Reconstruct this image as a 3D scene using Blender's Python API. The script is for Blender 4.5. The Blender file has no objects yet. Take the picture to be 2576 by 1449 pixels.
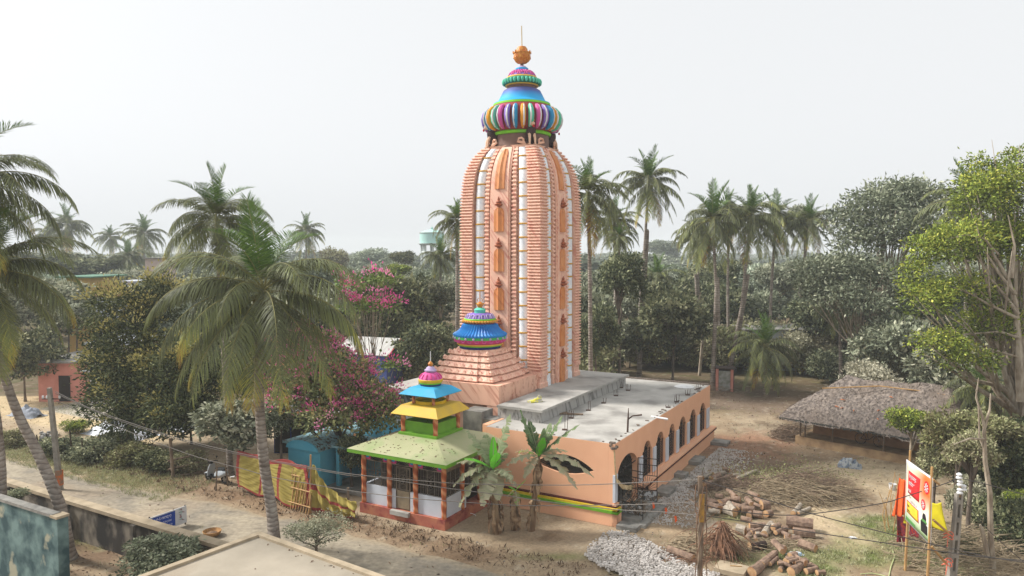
import bpy, bmesh, math, random
import numpy as np
from mathutils import Vector, Matrix, noise
R = math.radians
sc = bpy.context.scene
COL = sc.collection
random.seed(7)
rng = np.random.default_rng(11)

# ---------------------------------------------------------------- camera
F_, CX, CY, CAMZ = 1850.0, 1288.0, 724.5, 12.0
PITCH = math.atan((CY - 630.0) / F_)
cam = bpy.data.objects.new('camera', bpy.data.cameras.new('camera'))
COL.objects.link(cam)
cam.data.sensor_width = 36.0
cam.data.lens = 36.0 * F_ / 2576.0
cam.location = (0, 0, CAMZ)
cam.rotation_euler = (math.pi / 2 - PITCH, 0, 0)
cam.data.clip_end = 3000
sc.camera = cam

# ---------------------------------------------------------------- sky, sun, exposure
SUN_EL, SUN_AZ = R(42), R(-78)          # azimuth measured from +Y towards +X
w = bpy.data.worlds.new('World'); sc.world = w; w.use_nodes = True
nt = w.node_tree; nt.nodes.clear()
sky = nt.nodes.new('ShaderNodeTexSky'); sky.sky_type = 'NISHITA'; sky.sun_disc = False
sky.sun_elevation = SUN_EL; sky.sun_rotation = SUN_AZ
sky.dust_density = 6.0; sky.air_density = 1.2; sky.ozone_density = 1.0
bw = nt.nodes.new('ShaderNodeRGBToBW')
tint = nt.nodes.new('ShaderNodeMix'); tint.data_type = 'RGBA'; tint.blend_type = 'MULTIPLY'
tint.inputs[0].default_value = 1.0; tint.inputs[7].default_value = (0.985, 1.0, 1.02, 1)
even = nt.nodes.new('ShaderNodeMix'); even.data_type = 'RGBA'
even.inputs[0].default_value = 0.68; even.inputs[7].default_value = (9.3, 9.5, 9.7, 1)
bg = nt.nodes.new('ShaderNodeBackground'); bg.inputs[1].default_value = 0.081
out = nt.nodes.new('ShaderNodeOutputWorld')
nt.links.new(sky.outputs[0], bw.inputs[0]); nt.links.new(bw.outputs[0], tint.inputs[6])
nt.links.new(tint.outputs[2], even.inputs[6]); nt.links.new(even.outputs[2], bg.inputs[0])
nt.links.new(bg.outputs[0], out.inputs[0])

sl = bpy.data.lights.new('sun', 'SUN'); sl.energy = 3.3; sl.angle = R(10); sl.color = (1.0, 0.955, 0.89)
so = bpy.data.objects.new('sun', sl); COL.objects.link(so)
sd = Vector((math.sin(SUN_AZ) * math.cos(SUN_EL), math.cos(SUN_AZ) * math.cos(SUN_EL), math.sin(SUN_EL)))
so.rotation_euler = sd.to_track_quat('Z', 'Y').to_euler()

vs = sc.view_settings
vs.view_transform = 'Standard'; vs.look = 'None'; vs.exposure = 0.62; vs.gamma = 1.0
sc.display_settings.display_device = 'sRGB'
sc.cycles.volume_bounces = 4
sc.cycles.max_bounces = 6
sc.cycles.diffuse_bounces = 2

# ---------------------------------------------------------------- placing helpers
cP, sP = math.cos(PITCH), math.sin(PITCH)
def ray(u, v):
    x = (u - CX) / F_; y = (CY - v) / F_
    return (x, cP + y * sP, -sP + y * cP)
def G(u, v, z=0.0):                     # a sight line met with the level z
    r = ray(u, v); t = (z - CAMZ) / r[2]
    return Vector((r[0] * t, r[1] * t, z))
def AT(u, v, Y):                        # a sight line met with the distance Y
    r = ray(u, v); t = Y / r[1]
    return Vector((r[0] * t, Y, CAMZ + r[2] * t))
def ZAT(x, y, v):                       # height over (x, y) seen at row v
    s = (CY - v) / F_
    return CAMZ + y * (s * cP - sP) / (cP + s * sP)
ANG = R(29.4)
UX, UY = math.cos(ANG), -math.sin(ANG)
VX, VY = math.sin(ANG), math.cos(ANG)
OX, OY = 4.475, 31.645
def W(u, v, z=0.0): return Vector((OX + u * UX + v * VX, OY + u * UY + v * VY, z))
def LOC(p): 
    dx, dy = p[0] - OX, p[1] - OY
    return Vector((dx * UX + dy * UY, dx * VX + dy * VY, p[2]))

# ---------------------------------------------------------------- object helpers
def link(o, parent=None):
    COL.objects.link(o)
    if parent is not None: o.parent = parent
    return o
def tag(o, label=None, cat=None, group=None, kind=None):
    if label: o['label'] = label
    if cat: o['category'] = cat
    if group: o['group'] = group
    if kind: o['kind'] = kind
    return o
def thing(name, label, cat, loc=(0, 0, 0), rz=0.0, group=None):
    o = bpy.data.objects.new(name, None); o.empty_display_size = 0.3
    o.location = loc; o.rotation_euler = (0, 0, rz)
    link(o); return tag(o, label, cat, group)
def copy_tree(o, parent=None):
    c = o.copy(); link(c)
    if parent is not None: c.parent = parent
    for ch in [x for x in KIDS.get(o.name, [])]:
        copy_tree(ch, c)
    return c
KIDS = {}
class MB:
    def __init__(s): s.v = []; s.f = []; s.m = []; s.mi = 0
    def add(s, vs, fs):
        b = len(s.v); s.v += [tuple(p) for p in vs]
        for f in fs: s.f.append([b + i for i in f]); s.m.append(s.mi)
    def box(s, x0, x1, y0, y1, z0, z1):
        s.add([(x0,y0,z0),(x1,y0,z0),(x1,y1,z0),(x0,y1,z0),(x0,y0,z1),(x1,y0,z1),(x1,y1,z1),(x0,y1,z1)],
              [(0,3,2,1),(4,5,6,7),(0,1,5,4),(1,2,6,5),(2,3,7,6),(3,0,4,7)])
    def obox(s, c, ax, hx, hy, hz):     # box centred at c turned by ax about z
        ca, sa = math.cos(ax), math.sin(ax)
        P = []
        for z in (-hz, hz):
            for x, y in ((-hx,-hy),(hx,-hy),(hx,hy),(-hx,hy)):
                P.append((c[0]+x*ca-y*sa, c[1]+x*sa+y*ca, c[2]+z))
        s.add(P, [(0,3,2,1),(4,5,6,7),(0,1,5,4),(1,2,6,5),(2,3,7,6),(3,0,4,7)])
    def rings(s, rr, cap=True, closed=True):
        n = len(rr[0]); V = [p for r in rr for p in r]; Fc = []
        for i in range(len(rr)-1):
            for j in range(n if closed else n-1):
                k = (j+1) % n
                Fc.append((i*n+j, i*n+k, (i+1)*n+k, (i+1)*n+j))
        if cap:
            Fc.append(tuple(range(n-1, -1, -1))); Fc.append(tuple((len(rr)-1)*n + j for j in range(n)))
        s.add(V, Fc)
    def prism(s, poly, z0, z1): s.rings([[(x, y, z0) for x, y in poly], [(x, y, z1) for x, y in poly]])
    def lathe(s, prof, n=32, c=(0, 0), cap=True, a0=0.0):
        s.rings([[(c[0]+r*math.cos(a0+2*math.pi*j/n), c[1]+r*math.sin(a0+2*math.pi*j/n), z) for j in range(n)] for r, z in prof], cap)
    def tube(s, pts, rad, n=6, cap=True):
        pts = [Vector(p) for p in pts]
        if not hasattr(rad, '__len__'): rad = [rad] * len(pts)
        rr = []; up = None
        for i, p in enumerate(pts):
            d = (pts[min(i+1, len(pts)-1)] - pts[max(i-1, 0)])
            if d.length < 1e-9: d = Vector((0, 0, 1))
            d.normalize()
            if up is None: up = d.orthogonal().normalized()
            a = (up - d * up.dot(d))
            a = a.normalized() if a.length > 1e-6 else d.orthogonal().normalized()
            up = a; b = d.cross(a)
            rr.append([tuple(p + (a*math.cos(2*math.pi*j/n) + b*math.sin(2*math.pi*j/n)) * rad[i]) for j in range(n)])
        s.rings(rr, cap)
    def bar(s, a, b, wd, n=4): s.tube([a, b], wd, n)
    def quad(s, a, b, c, d): s.add([a, b, c, d], [(0, 1, 2, 3)])
    def ball(s, c, r, n=10, m=7, sx=1, sy=1, sz=1):
        rr = []
        for i in range(m+1):
            t = math.pi * i / m
            q = max(math.sin(t), 0.02)
            rr.append([(c[0]+sx*r*q*math.cos(2*math.pi*j/n), c[1]+sy*r*q*math.sin(2*math.pi*j/n), c[2]-sz*r*math.cos(t)) for j in range(n)])
        s.rings(rr)
    def build(s, name, mats, parent=None, smooth=False, loc=None):
        me = bpy.data.meshes.new(name); me.from_pydata(s.v, [], s.f)
        if not isinstance(mats, (list, tuple)): mats = [mats]
        for m in mats: me.materials.append(m)
        if len(mats) > 1: me.polygons.foreach_set('material_index', s.m)
        if smooth:
            me.polygons.foreach_set('use_smooth', [True]*len(s.f))
            try: me.set_sharp_from_angle(angle=R(38))
            except Exception: pass
        me.update()
        o = bpy.data.objects.new(name, me)
        if loc is not None: o.location = loc
        link(o, parent)
        if parent is not None: KIDS.setdefault(parent.name, []).append(o)
        return o
def npmesh(name, V, Q, mats, mi=None, tintv=None):
    me = bpy.data.meshes.new(name); V = np.asarray(V, np.float32); Q = np.asarray(Q, np.int32)
    n = Q.shape[1]
    me.vertices.add(len(V)); me.vertices.foreach_set('co', V.ravel())
    me.loops.add(Q.size); me.loops.foreach_set('vertex_index', Q.ravel())
    me.polygons.add(len(Q)); me.polygons.foreach_set('loop_start', np.arange(0, Q.size, n, dtype=np.int32))
    me.polygons.foreach_set('loop_total', np.full(len(Q), n, np.int32))
    for m in (mats if isinstance(mats, (list, tuple)) else [mats]): me.materials.append(m)
    if mi is not None: me.polygons.foreach_set('material_index', np.asarray(mi, np.int32))
    me.update(calc_edges=True)
    if tintv is not None:
        a = me.attributes.new('tint', 'FLOAT', 'FACE'); a.data.foreach_set('value', np.asarray(tintv, np.float32))
    return me
def meshobj(name, me, parent=None, loc=None, rot=None, scale=None):
    o = bpy.data.objects.new(name, me)
    if loc is not None: o.location = loc
    if rot is not None: o.rotation_euler = rot
    if scale is not None: o.scale = scale
    link(o, parent)
    if parent is not None: KIDS.setdefault(parent.name, []).append(o)
    return o

# ---------------------------------------------------------------- materials
def srgb(r, g, b):
    f = lambda c: ((c/255.0)/12.92 if c/255.0 <= 0.04045 else (((c/255.0)+0.055)/1.055)**2.4)
    return (f(r), f(g), f(b), 1.0)
def nodes(name):
    m = bpy.data.materials.new(name); m.use_nodes = True
    t = m.node_tree; b = t.nodes['Principled BSDF']; b.inputs['Specular IOR Level'].default_value = 0.3
    return m, t, b
def N(t, ty, **kw):
    n = t.nodes.new(ty)
    for k, v in kw.items(): setattr(n, k, v)
    return n
def ramp(t, stops):
    n = t.nodes.new('ShaderNodeValToRGB'); e = n.color_ramp.elements
    e[0].position, e[0].color = stops[0]; e[1].position, e[1].color = stops[-1]
    for p, c in stops[1:-1]:
        x = e.new(p); x.color = c
    return n
def coords(t, scale=(1, 1, 1), rot=(0, 0, 0), kind='Object'):
    tc = N(t, 'ShaderNodeTexCoord'); mp = N(t, 'ShaderNodeMapping')
    mp.inputs['Scale'].default_value = scale; mp.inputs['Rotation'].default_value = rot
    t.links.new(tc.outputs[kind], mp.inputs[0]); return mp
def mat(name, c1, c2=None, scale=3.0, rough=0.8, bump=0.0, lo=0.35, hi=0.65, detail=4.0, stretch=(1, 1, 1), rot=(0, 0, 0), c3=None, s3=0.7, l3=0.55, h3=0.7, metal=0.0, bscale=None):
    m, t, b = nodes(name); L = t.links
    b.inputs['Roughness'].default_value = rough; b.inputs['Metallic'].default_value = metal
    if c2 is None: c2 = tuple(c*0.86 for c in c1[:3]) + (1,)
    mp = coords(t, stretch, rot)
    nz = N(t, 'ShaderNodeTexNoise'); nz.inputs['Scale'].default_value = scale; nz.inputs['Detail'].default_value = detail
    L.new(mp.outputs[0], nz.inputs[0])
    rp = ramp(t, [(lo, c1), (hi, c2)]); L.new(nz.outputs[0], rp.inputs[0])
    colr = rp.outputs[0]
    if c3 is not None:
        n3 = N(t, 'ShaderNodeTexNoise'); n3.inputs['Scale'].default_value = s3; n3.inputs['Detail'].default_value = 6
        L.new(mp.outputs[0], n3.inputs[0])
        r3 = ramp(t, [(l3, (0, 0, 0, 1)), (h3, (1, 1, 1, 1))]); L.new(n3.outputs[0], r3.inputs[0])
        mx = N(t, 'ShaderNodeMix', data_type='RGBA'); mx.inputs[7].default_value = c3
        L.new(r3.outputs[0], mx.inputs[0]); L.new(colr, mx.inputs[6]); colr = mx.outputs[2]
    L.new(colr, b.inputs['Base Color'])
    if bump:
        nb = N(t, 'ShaderNodeTexNoise'); nb.inputs['Scale'].default_value = bscale or scale*4; nb.inputs['Detail'].default_value = 5
        L.new(mp.outputs[0], nb.inputs[0])
        bp = N(t, 'ShaderNodeBump'); bp.inputs['Strength'].default_value = bump; bp.inputs['Distance'].default_value = 0.03
        L.new(nb.outputs[0], bp.inputs['Height']); L.new(bp.outputs[0], b.inputs['Normal'])
    return m
def marble(name, base, vein, base2, rot, sc_=1.3, w0=0.52, w1=0.66, rough=0.55):   # painted stone with slanting veins
    m, t, b = nodes(name); L = t.links; b.inputs['Roughness'].default_value = rough
    m1 = coords(t, (1, 1, 1), rot); m2 = N(t, 'ShaderNodeMapping'); m2.inputs['Scale'].default_value = (5.5, 5.5, 0.45)
    L.new(m1.outputs[0], m2.inputs[0])
    nz = N(t, 'ShaderNodeTexNoise'); nz.inputs['Scale'].default_value = sc_; nz.inputs['Detail'].default_value = 3; nz.inputs['Distortion'].default_value = 0.25
    L.new(m2.outputs[0], nz.inputs[0])
    rp = ramp(t, [(0.42, base), (w0, base), (w1, vein), (0.72, base2)]); L.new(nz.outputs[0], rp.inputs[0])
    nb = N(t, 'ShaderNodeTexNoise'); nb.inputs['Scale'].default_value = 0.8; L.new(m1.outputs[0], nb.inputs[0])
    mx = N(t, 'ShaderNodeMix', data_type='RGBA'); mx.inputs[7].default_value = base2
    r2 = ramp(t, [(0.4, (0, 0, 0, 1)), (0.7, (.5, .5, .5, 1))]); L.new(nb.outputs[0], r2.inputs[0])
    L.new(r2.outputs[0], mx.inputs[0]); L.new(rp.outputs[0], mx.inputs[6])
    m5 = coords(t, (2.6, 2.6, .28)); n5 = N(t, 'ShaderNodeTexNoise'); n5.inputs['Scale'].default_value = 1.0; n5.inputs['Detail'].default_value = 7; L.new(m5.outputs[0], n5.inputs[0])
    r5 = ramp(t, [(.5, (0, 0, 0, 1)), (.75, (.34, .34, .34, 1))]); L.new(n5.outputs[0], r5.inputs[0])
    m6 = N(t, 'ShaderNodeMix', data_type='RGBA', blend_type='MULTIPLY'); m6.inputs[7].default_value = (.62, .56, .52, 1)
    L.new(r5.outputs[0], m6.inputs[0]); L.new(mx.outputs[2], m6.inputs[6]); L.new(m6.outputs[2], b.inputs['Base Color'])
    return m
# ================================================================ materials of the temple
M = {}
PEACH, VEIN = srgb(236, 188, 164), srgb(206, 128, 112)
M['marble'] = marble('peach_marble', PEACH, VEIN, srgb(240, 198, 176), (0, R(38), 0))
M['marble_flat'] = marble('peach_marble_flat', srgb(234, 184, 158), srgb(192, 122, 102), srgb(238, 194, 170), (0, R(42), 0), sc_=0.75)
M['marble_side'] = marble('peach_marble_side', srgb(234, 184, 158), srgb(192, 122, 102), srgb(238, 194, 170), (R(-18), 0, 0), sc_=0.75)
M['white_m'] = marble('white_marble', srgb(236, 239, 242), srgb(212, 219, 228), srgb(240, 242, 244), (0, R(52), 0), sc_=1.6, w0=0.5, w1=0.62)
M['niche'] = marble('orange_marble', srgb(206, 132, 78), srgb(178, 104, 60), srgb(218, 160, 116), (0, R(40), 0), sc_=1.0)
M['knob'] = mat('terracotta', srgb(170, 98, 66), srgb(140, 78, 54), scale=6, rough=0.5)
M['goldband'] = mat('gold_band', srgb(206, 160, 62), srgb(190, 140, 50), scale=5, rough=0.45)
M['gold'] = mat('gold_paint', srgb(214, 150, 62), srgb(190, 104, 40), scale=9, rough=0.42, bump=0.5, bscale=14)
M['brown'] = mat('brown_paint', srgb(122, 92, 80), srgb(112, 84, 74), scale=2, rough=0.6)
def paint(n, a, b=None, rough=0.66, sc_=2.5): M[n] = mat(n, a, b, scale=sc_, rough=rough, bump=0.12, c3=tuple(c*.72+.06 for c in a[:3])+(1,), s3=1.6, l3=.56, h3=.8)
paint('sky_blue', srgb(34, 164, 216), srgb(44, 176, 226)); paint('deep_blue', srgb(38, 108, 188), srgb(30, 88, 160))
paint('lime', srgb(132, 214, 52)); paint('red_paint', srgb(164, 66, 64), srgb(150, 58, 58)); paint('yellow_p', srgb(232, 184, 74))
paint('teal', srgb(26, 132, 100), srgb(22, 112, 88)); paint('mint', srgb(88, 198, 162)); paint('white_p', srgb(222, 222, 222))
paint('pink', srgb(214, 96, 164), srgb(206, 84, 150)); paint('violet', srgb(136, 106, 190)); paint('rib_blue', srgb(40, 146, 196))
paint('orange_p', srgb(232, 154, 32)); paint('lavender', srgb(186, 168, 206)); paint('navy', srgb(24, 46, 112)); paint('magenta', srgb(206, 62, 128))
paint('aqua', srgb(96, 206, 178)); paint('bead', srgb(214, 154, 66)); paint('green_p', srgb(74, 176, 92))
# the bell of the tower: a paint that goes from deep to light blue down the bell
def blue_fade(z0, z1):
    m, t, b = nodes('blue_fade_paint'); b.inputs['Roughness'].default_value = 0.62
    tc = N(t, 'ShaderNodeTexCoord'); sx = N(t, 'ShaderNodeSeparateXYZ'); t.links.new(tc.outputs['Object'], sx.inputs[0])
    mr = N(t, 'ShaderNodeMapRange'); mr.inputs[1].default_value = z0; mr.inputs[2].default_value = z1
    nz = N(t, 'ShaderNodeTexNoise'); nz.inputs['Scale'].default_value = 3
    ad = N(t, 'ShaderNodeMath', operation='MULTIPLY_ADD'); ad.inputs[1].default_value = 0.25; t.links.new(nz.outputs[0], ad.inputs[0]); t.links.new(sx.outputs[2], ad.inputs[2])
    t.links.new(ad.outputs[0], mr.inputs[0])
    r_ = ramp(t, [(0, srgb(24, 120, 186)), (0.2, srgb(40, 168, 222)), (0.55, srgb(38, 162, 218)), (0.9, srgb(66, 104, 176)), (1, srgb(84, 92, 150))])
    t.links.new(mr.outputs[0], r_.inputs[0]); t.links.new(r_.outputs[0], b.inputs['Base Color']); return m

# ================================================================ the tower
TU, TV = -9.75, 9.4
TW = W(TU, TV)
def tz(v): return ZAT(TW.x, TW.y, v)
PXM = F_ / TW.y
tower = thing('temple_tower', 'tall peach marbled temple tower with white columns, coloured ribbed crown and gold finial', 'temple tower', TW, -ANG)
HW = 2.75
ZB = 4.25; ZT = tz(379)
_y = [381, 389, 404, 424, 445, 468, 498, 539, 640]; _s = [.655, .715, .805, .88, .935, .962, .982, .995, 1.0]
_zz = [tz(v) for v in _y][::-1]; _ss = _s[::-1]
def S(z): return float(np.interp(z, _zz, _ss))
def rotk(p, k):
    x, y = p[0], p[1]
    for _ in range(k): x, y = -y, x
    return (x, y) + tuple(p[2:])
mb = MB()
zs = [0.0, 4.0, 8, 10, 12] + list(np.linspace(12.5, ZT, 16))
mb.rings([[(a*S(z)*HW*.86, b*S(z)*HW*.86, z) for a, b in ((-1,-1),(1,-1),(1,1),(-1,1))] for z in zs])
mb.build('tower_core', M['marble'], tower)
def layers(z0, z1, step, amp):
    out = []; z = z0
    while z < z1 - step*0.5:
        out += [(z, 0.0), (z+step*.14, amp*.8), (z+step*.34, amp), (z+step*.58, amp*.85), (z+step*.72, 0.0)]
        z += step
    out.append((z1, 0.0)); return out
# corner piers
LY = layers(ZB + 1.0, ZT, 0.178, 0.10)
for k in range(4):
    mb = MB(); x0, x1 = .67*HW, .965*HW
    rr = []
    for z, o in [(ZB-.3, .06), (ZB+.25, .06), (ZB+.3, .0), (ZB+.62, 0), (ZB+.66, .07), (ZB+.9, .07), (ZB+.95, 0)] + LY:
        s = S(z); a, b = x0*s, x1*s + o; c = 0.05 + o*.35
        ring = [(a, -b), (b-c, -b), (b, -b+c), (b, -a), (a, -a)]
        rr.append([rotk((p[0], p[1], z), k) for p in ring])
    mb.rings(rr); mb.build('corner_pier', M['marble'], tower)
# slim ribbed columns, white columns, centre panels
LS = layers(ZB + 0.8, ZT, 0.235, 0.075)
band_zs = [ZB + 0.75 + .775*i for i in range(17)]
for k in range(4):
    for sg in (-1, 1):
        mb = MB(); rr = []
        for z, o in [(ZB-.3, .05), (ZB+.5, .05), (ZB+.55, 0)] + LS:
            s = S(z); a, b = (.29*HW*s - o*.5), (.37*HW*s + o*.5); d = .935*HW*s + o; d0 = .8*HW*s
            ring = [(sg*a, -d), (sg*b, -d), (sg*b, -d0), (sg*a, -d0)]
            if sg < 0: ring = ring[::-1]
            rr.append([rotk((p[0], p[1], z), k) for p in ring])
        mb.rings(rr); mb.build('ribbed_column', M['marble'], tower)
        mb = MB(); rr = []
        zl = [ZB-.3, ZB+.35, ZB+.37] + list(np.linspace(ZB+.6, ZT-.05, 40))
        for z in zl:
            s = S(z); cx, cy = .53*HW*s*sg, -.87*HW*s; r = (.33 if z < ZB+.36 else .295) * (0.72 + .28*s)
            rr.append([rotk((cx + r*math.sin(q), cy - r*math.cos(q)*.85, z), k) for q in np.linspace(-math.pi/2, math.pi/2, 9)][::1])
        mb.rings(rr); wc = mb.build('white_column', M['white_m'], tower, smooth=True)
        if k in (0, 1, 3):
            for z in band_zs:
                if z > ZT - .3: continue
                s = S(z); m2 = MB(); cx, cy = .53*HW*s*sg, -.87*HW*s
                rr = []
                for dz, o in ((-.045, .0), (-.03, .035), (.03, .035), (.045, 0)):
                    r = .298*(0.72+.28*s) + o
                    rr.append([rotk((cx + r*math.sin(q), cy - r*math.cos(q)*.87, z+dz), k) for q in np.linspace(-math.pi/2, math.pi/2, 9)])
                m2.rings(rr); m2.build('gold_band', M['goldband'], wc)
    # centre panel
    mb = MB(); rr = []
    for z in [ZB-.3, ZB+2, ZB+5] + list(np.linspace(10, ZT, 24)):
        s = S(z); a = .245*HW*s; d = .985*HW*s; d0 = .8*HW*s
        rr.append([rotk(p, k) for p in ((-a, -d+.07, z), (-a+.1, -d+.07, z), (-a+.1, -d, z), (a-.1, -d, z), (a-.1, -d+.07, z), (a, -d+.07, z), (a, -d0, z), (-a, -d0, z))])
    mb.rings(rr); pan = mb.build('centre_panel', M['marble'], tower)
    if k in (2,): continue
    def niche(z0, z1, tall=False):
        m2 = MB(); n = 14; rr = []
        hwid = .32
        for i in range(n+1):
            z = z0 + (z1-z0)*i/n; s = S(z); f = i/n
            wv = hwid*s if f < .78 else hwid*s*math.sqrt(max(0.0, 1-((f-.78)/.24)**2))*1.0
            wv = max(wv, .05); d = .985*HW*s - .005; th = .15
            rr.append([rotk(p, k) for p in ((-wv, -d, z), (-wv, -d-th*.5, z), (-wv*.45, -d-th*.55, z), (0, -d-th, z), (wv*.45, -d-th*.55, z), (wv, -d-th*.5, z), (wv, -d, z))])
        m2.rings(rr); m2.build('niche', M['niche'], pan)
    if not (k == 0 and False):
        niche(tz(483), tz(384))
    zk = [(tz(585), tz(528)), (tz(680), tz(626)), (tz(772), tz(719)), (tz(863), tz(810)), (ZB, tz(893))]
    for a, b in zk:
        niche(a, b)
        zc = b + .03; s = S(zc); m2 = MB(); d = .985*HW*s + .08
        c = rotk((0, -d), k)
        m2.lathe([(.06, zc), (.1, zc+.05), (.22, zc+.1), (.24, zc+.16), (.12, zc+.22), (.17, zc+.27), (.15, zc+.33), (.06, zc+.38), (.075, zc+.44), (.02, zc+.6)], 10, c=c)
        m2.build('urn_ornament', M['knob'], pan, smooth=True)
# shoulder with scrolls
mb = MB(); s = S(ZT)
mb.rings([[(a*HW*s*.92, b*HW*s*.92, z) for a, b in ((-1,-.7),(-.7,-1),(.7,-1),(1,-.7),(1,.7),(.7,1),(-.7,1),(-1,.7))] for z in (ZT-.05, ZT+.12)])
for k in range(4):
    for sg in (-1, 1):
        cx, cy = rotk((HW*s*.80 - (0.34 if sg < 0 else 0.0), -HW*s*.80 + (0.34 if sg > 0 else 0)), k)
        q = math.atan2(cy, cx)
    for dq in (-.30, .30):
        q = -math.pi/4 + k*math.pi/2 + dq; rad = HW*s*1.08
        c = Vector((rad*math.cos(q), rad*math.sin(q), ZT+.28)); tq = Vector((-math.sin(q), math.cos(q), 0)); sg = 1 if dq > 0 else -1
        sp = [c + tq*sg*(.26 - .03*i)*math.cos(i*.8)*.9 + Vector((0, 0, (.26 - .03*i)*math.sin(i*.8))) for i in range(8)]
        mb.tube([c - tq*sg*.5 - Vector((0, 0, .22)), c - tq*sg*.2 - Vector((0,0,.1))] + sp, [.07, .09] + [.07]*8, 6)
mb.build('shoulder_scrolls', mat('peach_plaster', srgb(232, 186, 160), srgb(222, 170, 142), scale=5, rough=.6), tower, smooth=True)
# the crown of the tower, from the neck up
def P(*a): return [(r/PXM, tz(y)) for r, y in a]
def ringpart(nm, prof, mt, n=48, parent=tower):
    m2 = MB(); m2.lathe(prof, n); return m2.build(nm, mt, parent, smooth=True)
ringpart('neck', P((71, 382), (68, 370), (67, 345)), M['brown'])
ringpart('green_ring', P((66, 345), (71, 344), (73, 339), (70, 336)), M['lime'])
dsk = ringpart('ribbed_crown', P((68, 337), (76, 333), (84, 322), (87, 308), (86, 296), (80, 285), (76, 278), (74, 273), (70, 268)), M['red_paint'])
ribc = ['pink', 'violet', 'rib_blue', 'orange_p', 'mint']
for i in range(30):
    q = -math.pi/2 - .1 + i*2*math.pi/30
    pr = P((76, 334), (86, 328), (93, 316), (95, 304), (92, 291), (84, 281), (77, 276))
    pts = [(r*math.cos(q), r*math.sin(q), z) for r, z in pr]
    m2 = MB(); m2.tube(pts, [.05, .13, .165, .17, .165, .13, .05], 8); m2.mi = 1
    pts2 = [((r+.135)*math.cos(q+(.02 if i % 2 else -.02)), (r+.135)*math.sin(q+(.02 if i % 2 else -.02)), z) for r, z in pr]
    m2.tube(pts2, [.02, .045, .055, .06, .055, .045, .02], 6)
    m2.build('crown_rib', [M[ribc[i % 5]], M['white_p']], dsk, smooth=True)
ringpart('lime_ring', P((70, 270), (72, 269), (71, 264), (69, 263)), M['lime'])
M['fade'] = blue_fade(tz(266), tz(228))
ringpart('blue_bell', P((71, 265), (70, 262), (62, 259), (59, 256), (55, 248), (50, 238), (46, 230), (41, 227), (36, 225)), M['fade'])
ringpart('upper_neck', P((36, 227), (37, 220), (40, 217)), M['brown'])
ringpart('gold_ring', P((38, 219), (41, 218), (41, 215), (38, 214)), M['yellow_p'])
bd = ringpart('bead_collar', P((39, 217), (45, 214), (47, 209), (45, 203), (39, 199)), M['teal'])
for i in range(30):
    q = i*2*math.pi/30; m2 = MB()
    m2.ball((1.12*math.cos(q), 1.12*math.sin(q), tz(208.5)), .085, 8, 6, 1, 1, 1.9)
    m2.build('bead', M['mint'] if i % 2 else M['aqua'], bd, smooth=True)
ringpart('yellow_ring', P((38, 200), (38.5, 197), (37, 195), (34, 194.5)), M['yellow_p'])
lt = ringpart('lotus_dome', P((35, 195.5), (32, 190), (26, 183), (19, 179), (16, 178)), M['violet'], 32)
for i in range(12):
    q = i*2*math.pi/12; m2 = MB()
    pts = []
    for a_, (r, y) in ((-.17, (33, 193)), (-.2, (29, 186)), (-.15, (22, 180.5)), (.15, (22, 180.5)), (.2, (29, 186)), (.17, (33, 193))):
        pts.append(((r/PXM+.02)*math.cos(q+a_), (r/PXM+.02)*math.sin(q+a_), tz(y)))
    m2.tube(pts, .045, 5); m2.ball((28/PXM*math.cos(q), 28/PXM*math.sin(q), tz(187)), .1, 8, 5, 1, 1, 1.2)
    m2.build('petal', M['pink'], lt, smooth=True)
ringpart('blue_disc', P((15.5, 179), (16, 178), (16, 173), (15, 172)), M['sky_blue'], 24)
ringpart('bud', P((14, 172.5), (13, 170), (9, 167), (4, 166)), M['lavender'], 24)
ringpart('stem', P((4, 167), (4, 159)), M['brown'], 12)
kl = ringpart('gold_pot', P((5, 161), (12, 159), (18, 153), (20.5, 145), (20.5, 137), (22, 135.5), (22, 133), (15, 131), (14, 124), (10, 118), (5, 117)), M['gold'], 24)
for i in range(10):
    q = i*2*math.pi/10; m2 = MB(); r = 20.5/PXM
    m2.tube([(r*math.cos(q), r*math.sin(q), tz(134)), (r*1.12*math.cos(q), r*1.12*math.sin(q), tz(128.5))], [.09, .01], 5)
    m2.tube([(r*.98*math.cos(q-.2), r*.98*math.sin(q-.2), tz(138)), (r*1.0*math.cos(q), r*1.0*math.sin(q), tz(147)), (r*.75*math.cos(q+.15), r*.75*math.sin(q+.15), tz(156))], [.02, .05, .02], 5)
    m2.build('pot_leaf', M['gold'], kl, smooth=True)
m2 = MB(); m2.tube([(0, 0, tz(118)), (-.03, 0, tz(65))], .035, 8); m2.build('finial_rod', mat('pale_brass', srgb(214, 196, 160), rough=.4), tower)
# seated lions on the four shoulders, at the foot of the neck
M['mane'] = mat('dark_mane', srgb(74, 52, 48), srgb(48, 34, 34), scale=16, rough=.7, bump=.8, bscale=30)
M['cream'] = mat('cream_skin', srgb(226, 190, 162), srgb(214, 172, 142), scale=6, rough=.6)
def skin(name, pts, edges, mt, parent, sub=1, loc=None, rotz=0):
    me = bpy.data.meshes.new(name); me.from_pydata([p[:3] for p in pts], edges, [])
    me.materials.append(mt)
    o = bpy.data.objects.new(name, me); link(o, parent)
    if parent is not None: KIDS.setdefault(parent.name, []).append(o)
    if loc is not None: o.location = loc
    o.rotation_euler = (0, 0, rotz)
    md = o.modifiers.new('Skin', 'SKIN')
    if not me.skin_vertices: me.attributes
    for i, p in enumerate(pts):
        r = p[3]; me.skin_vertices[0].data[i].radius = (r, r)
    me.skin_vertices[0].data[0].use_root = True
    md.use_smooth_shade = True
    s_ = o.modifiers.new('Subdivision', 'SUBSURF'); s_.levels = sub; s_.render_levels = sub
    return o
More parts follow.
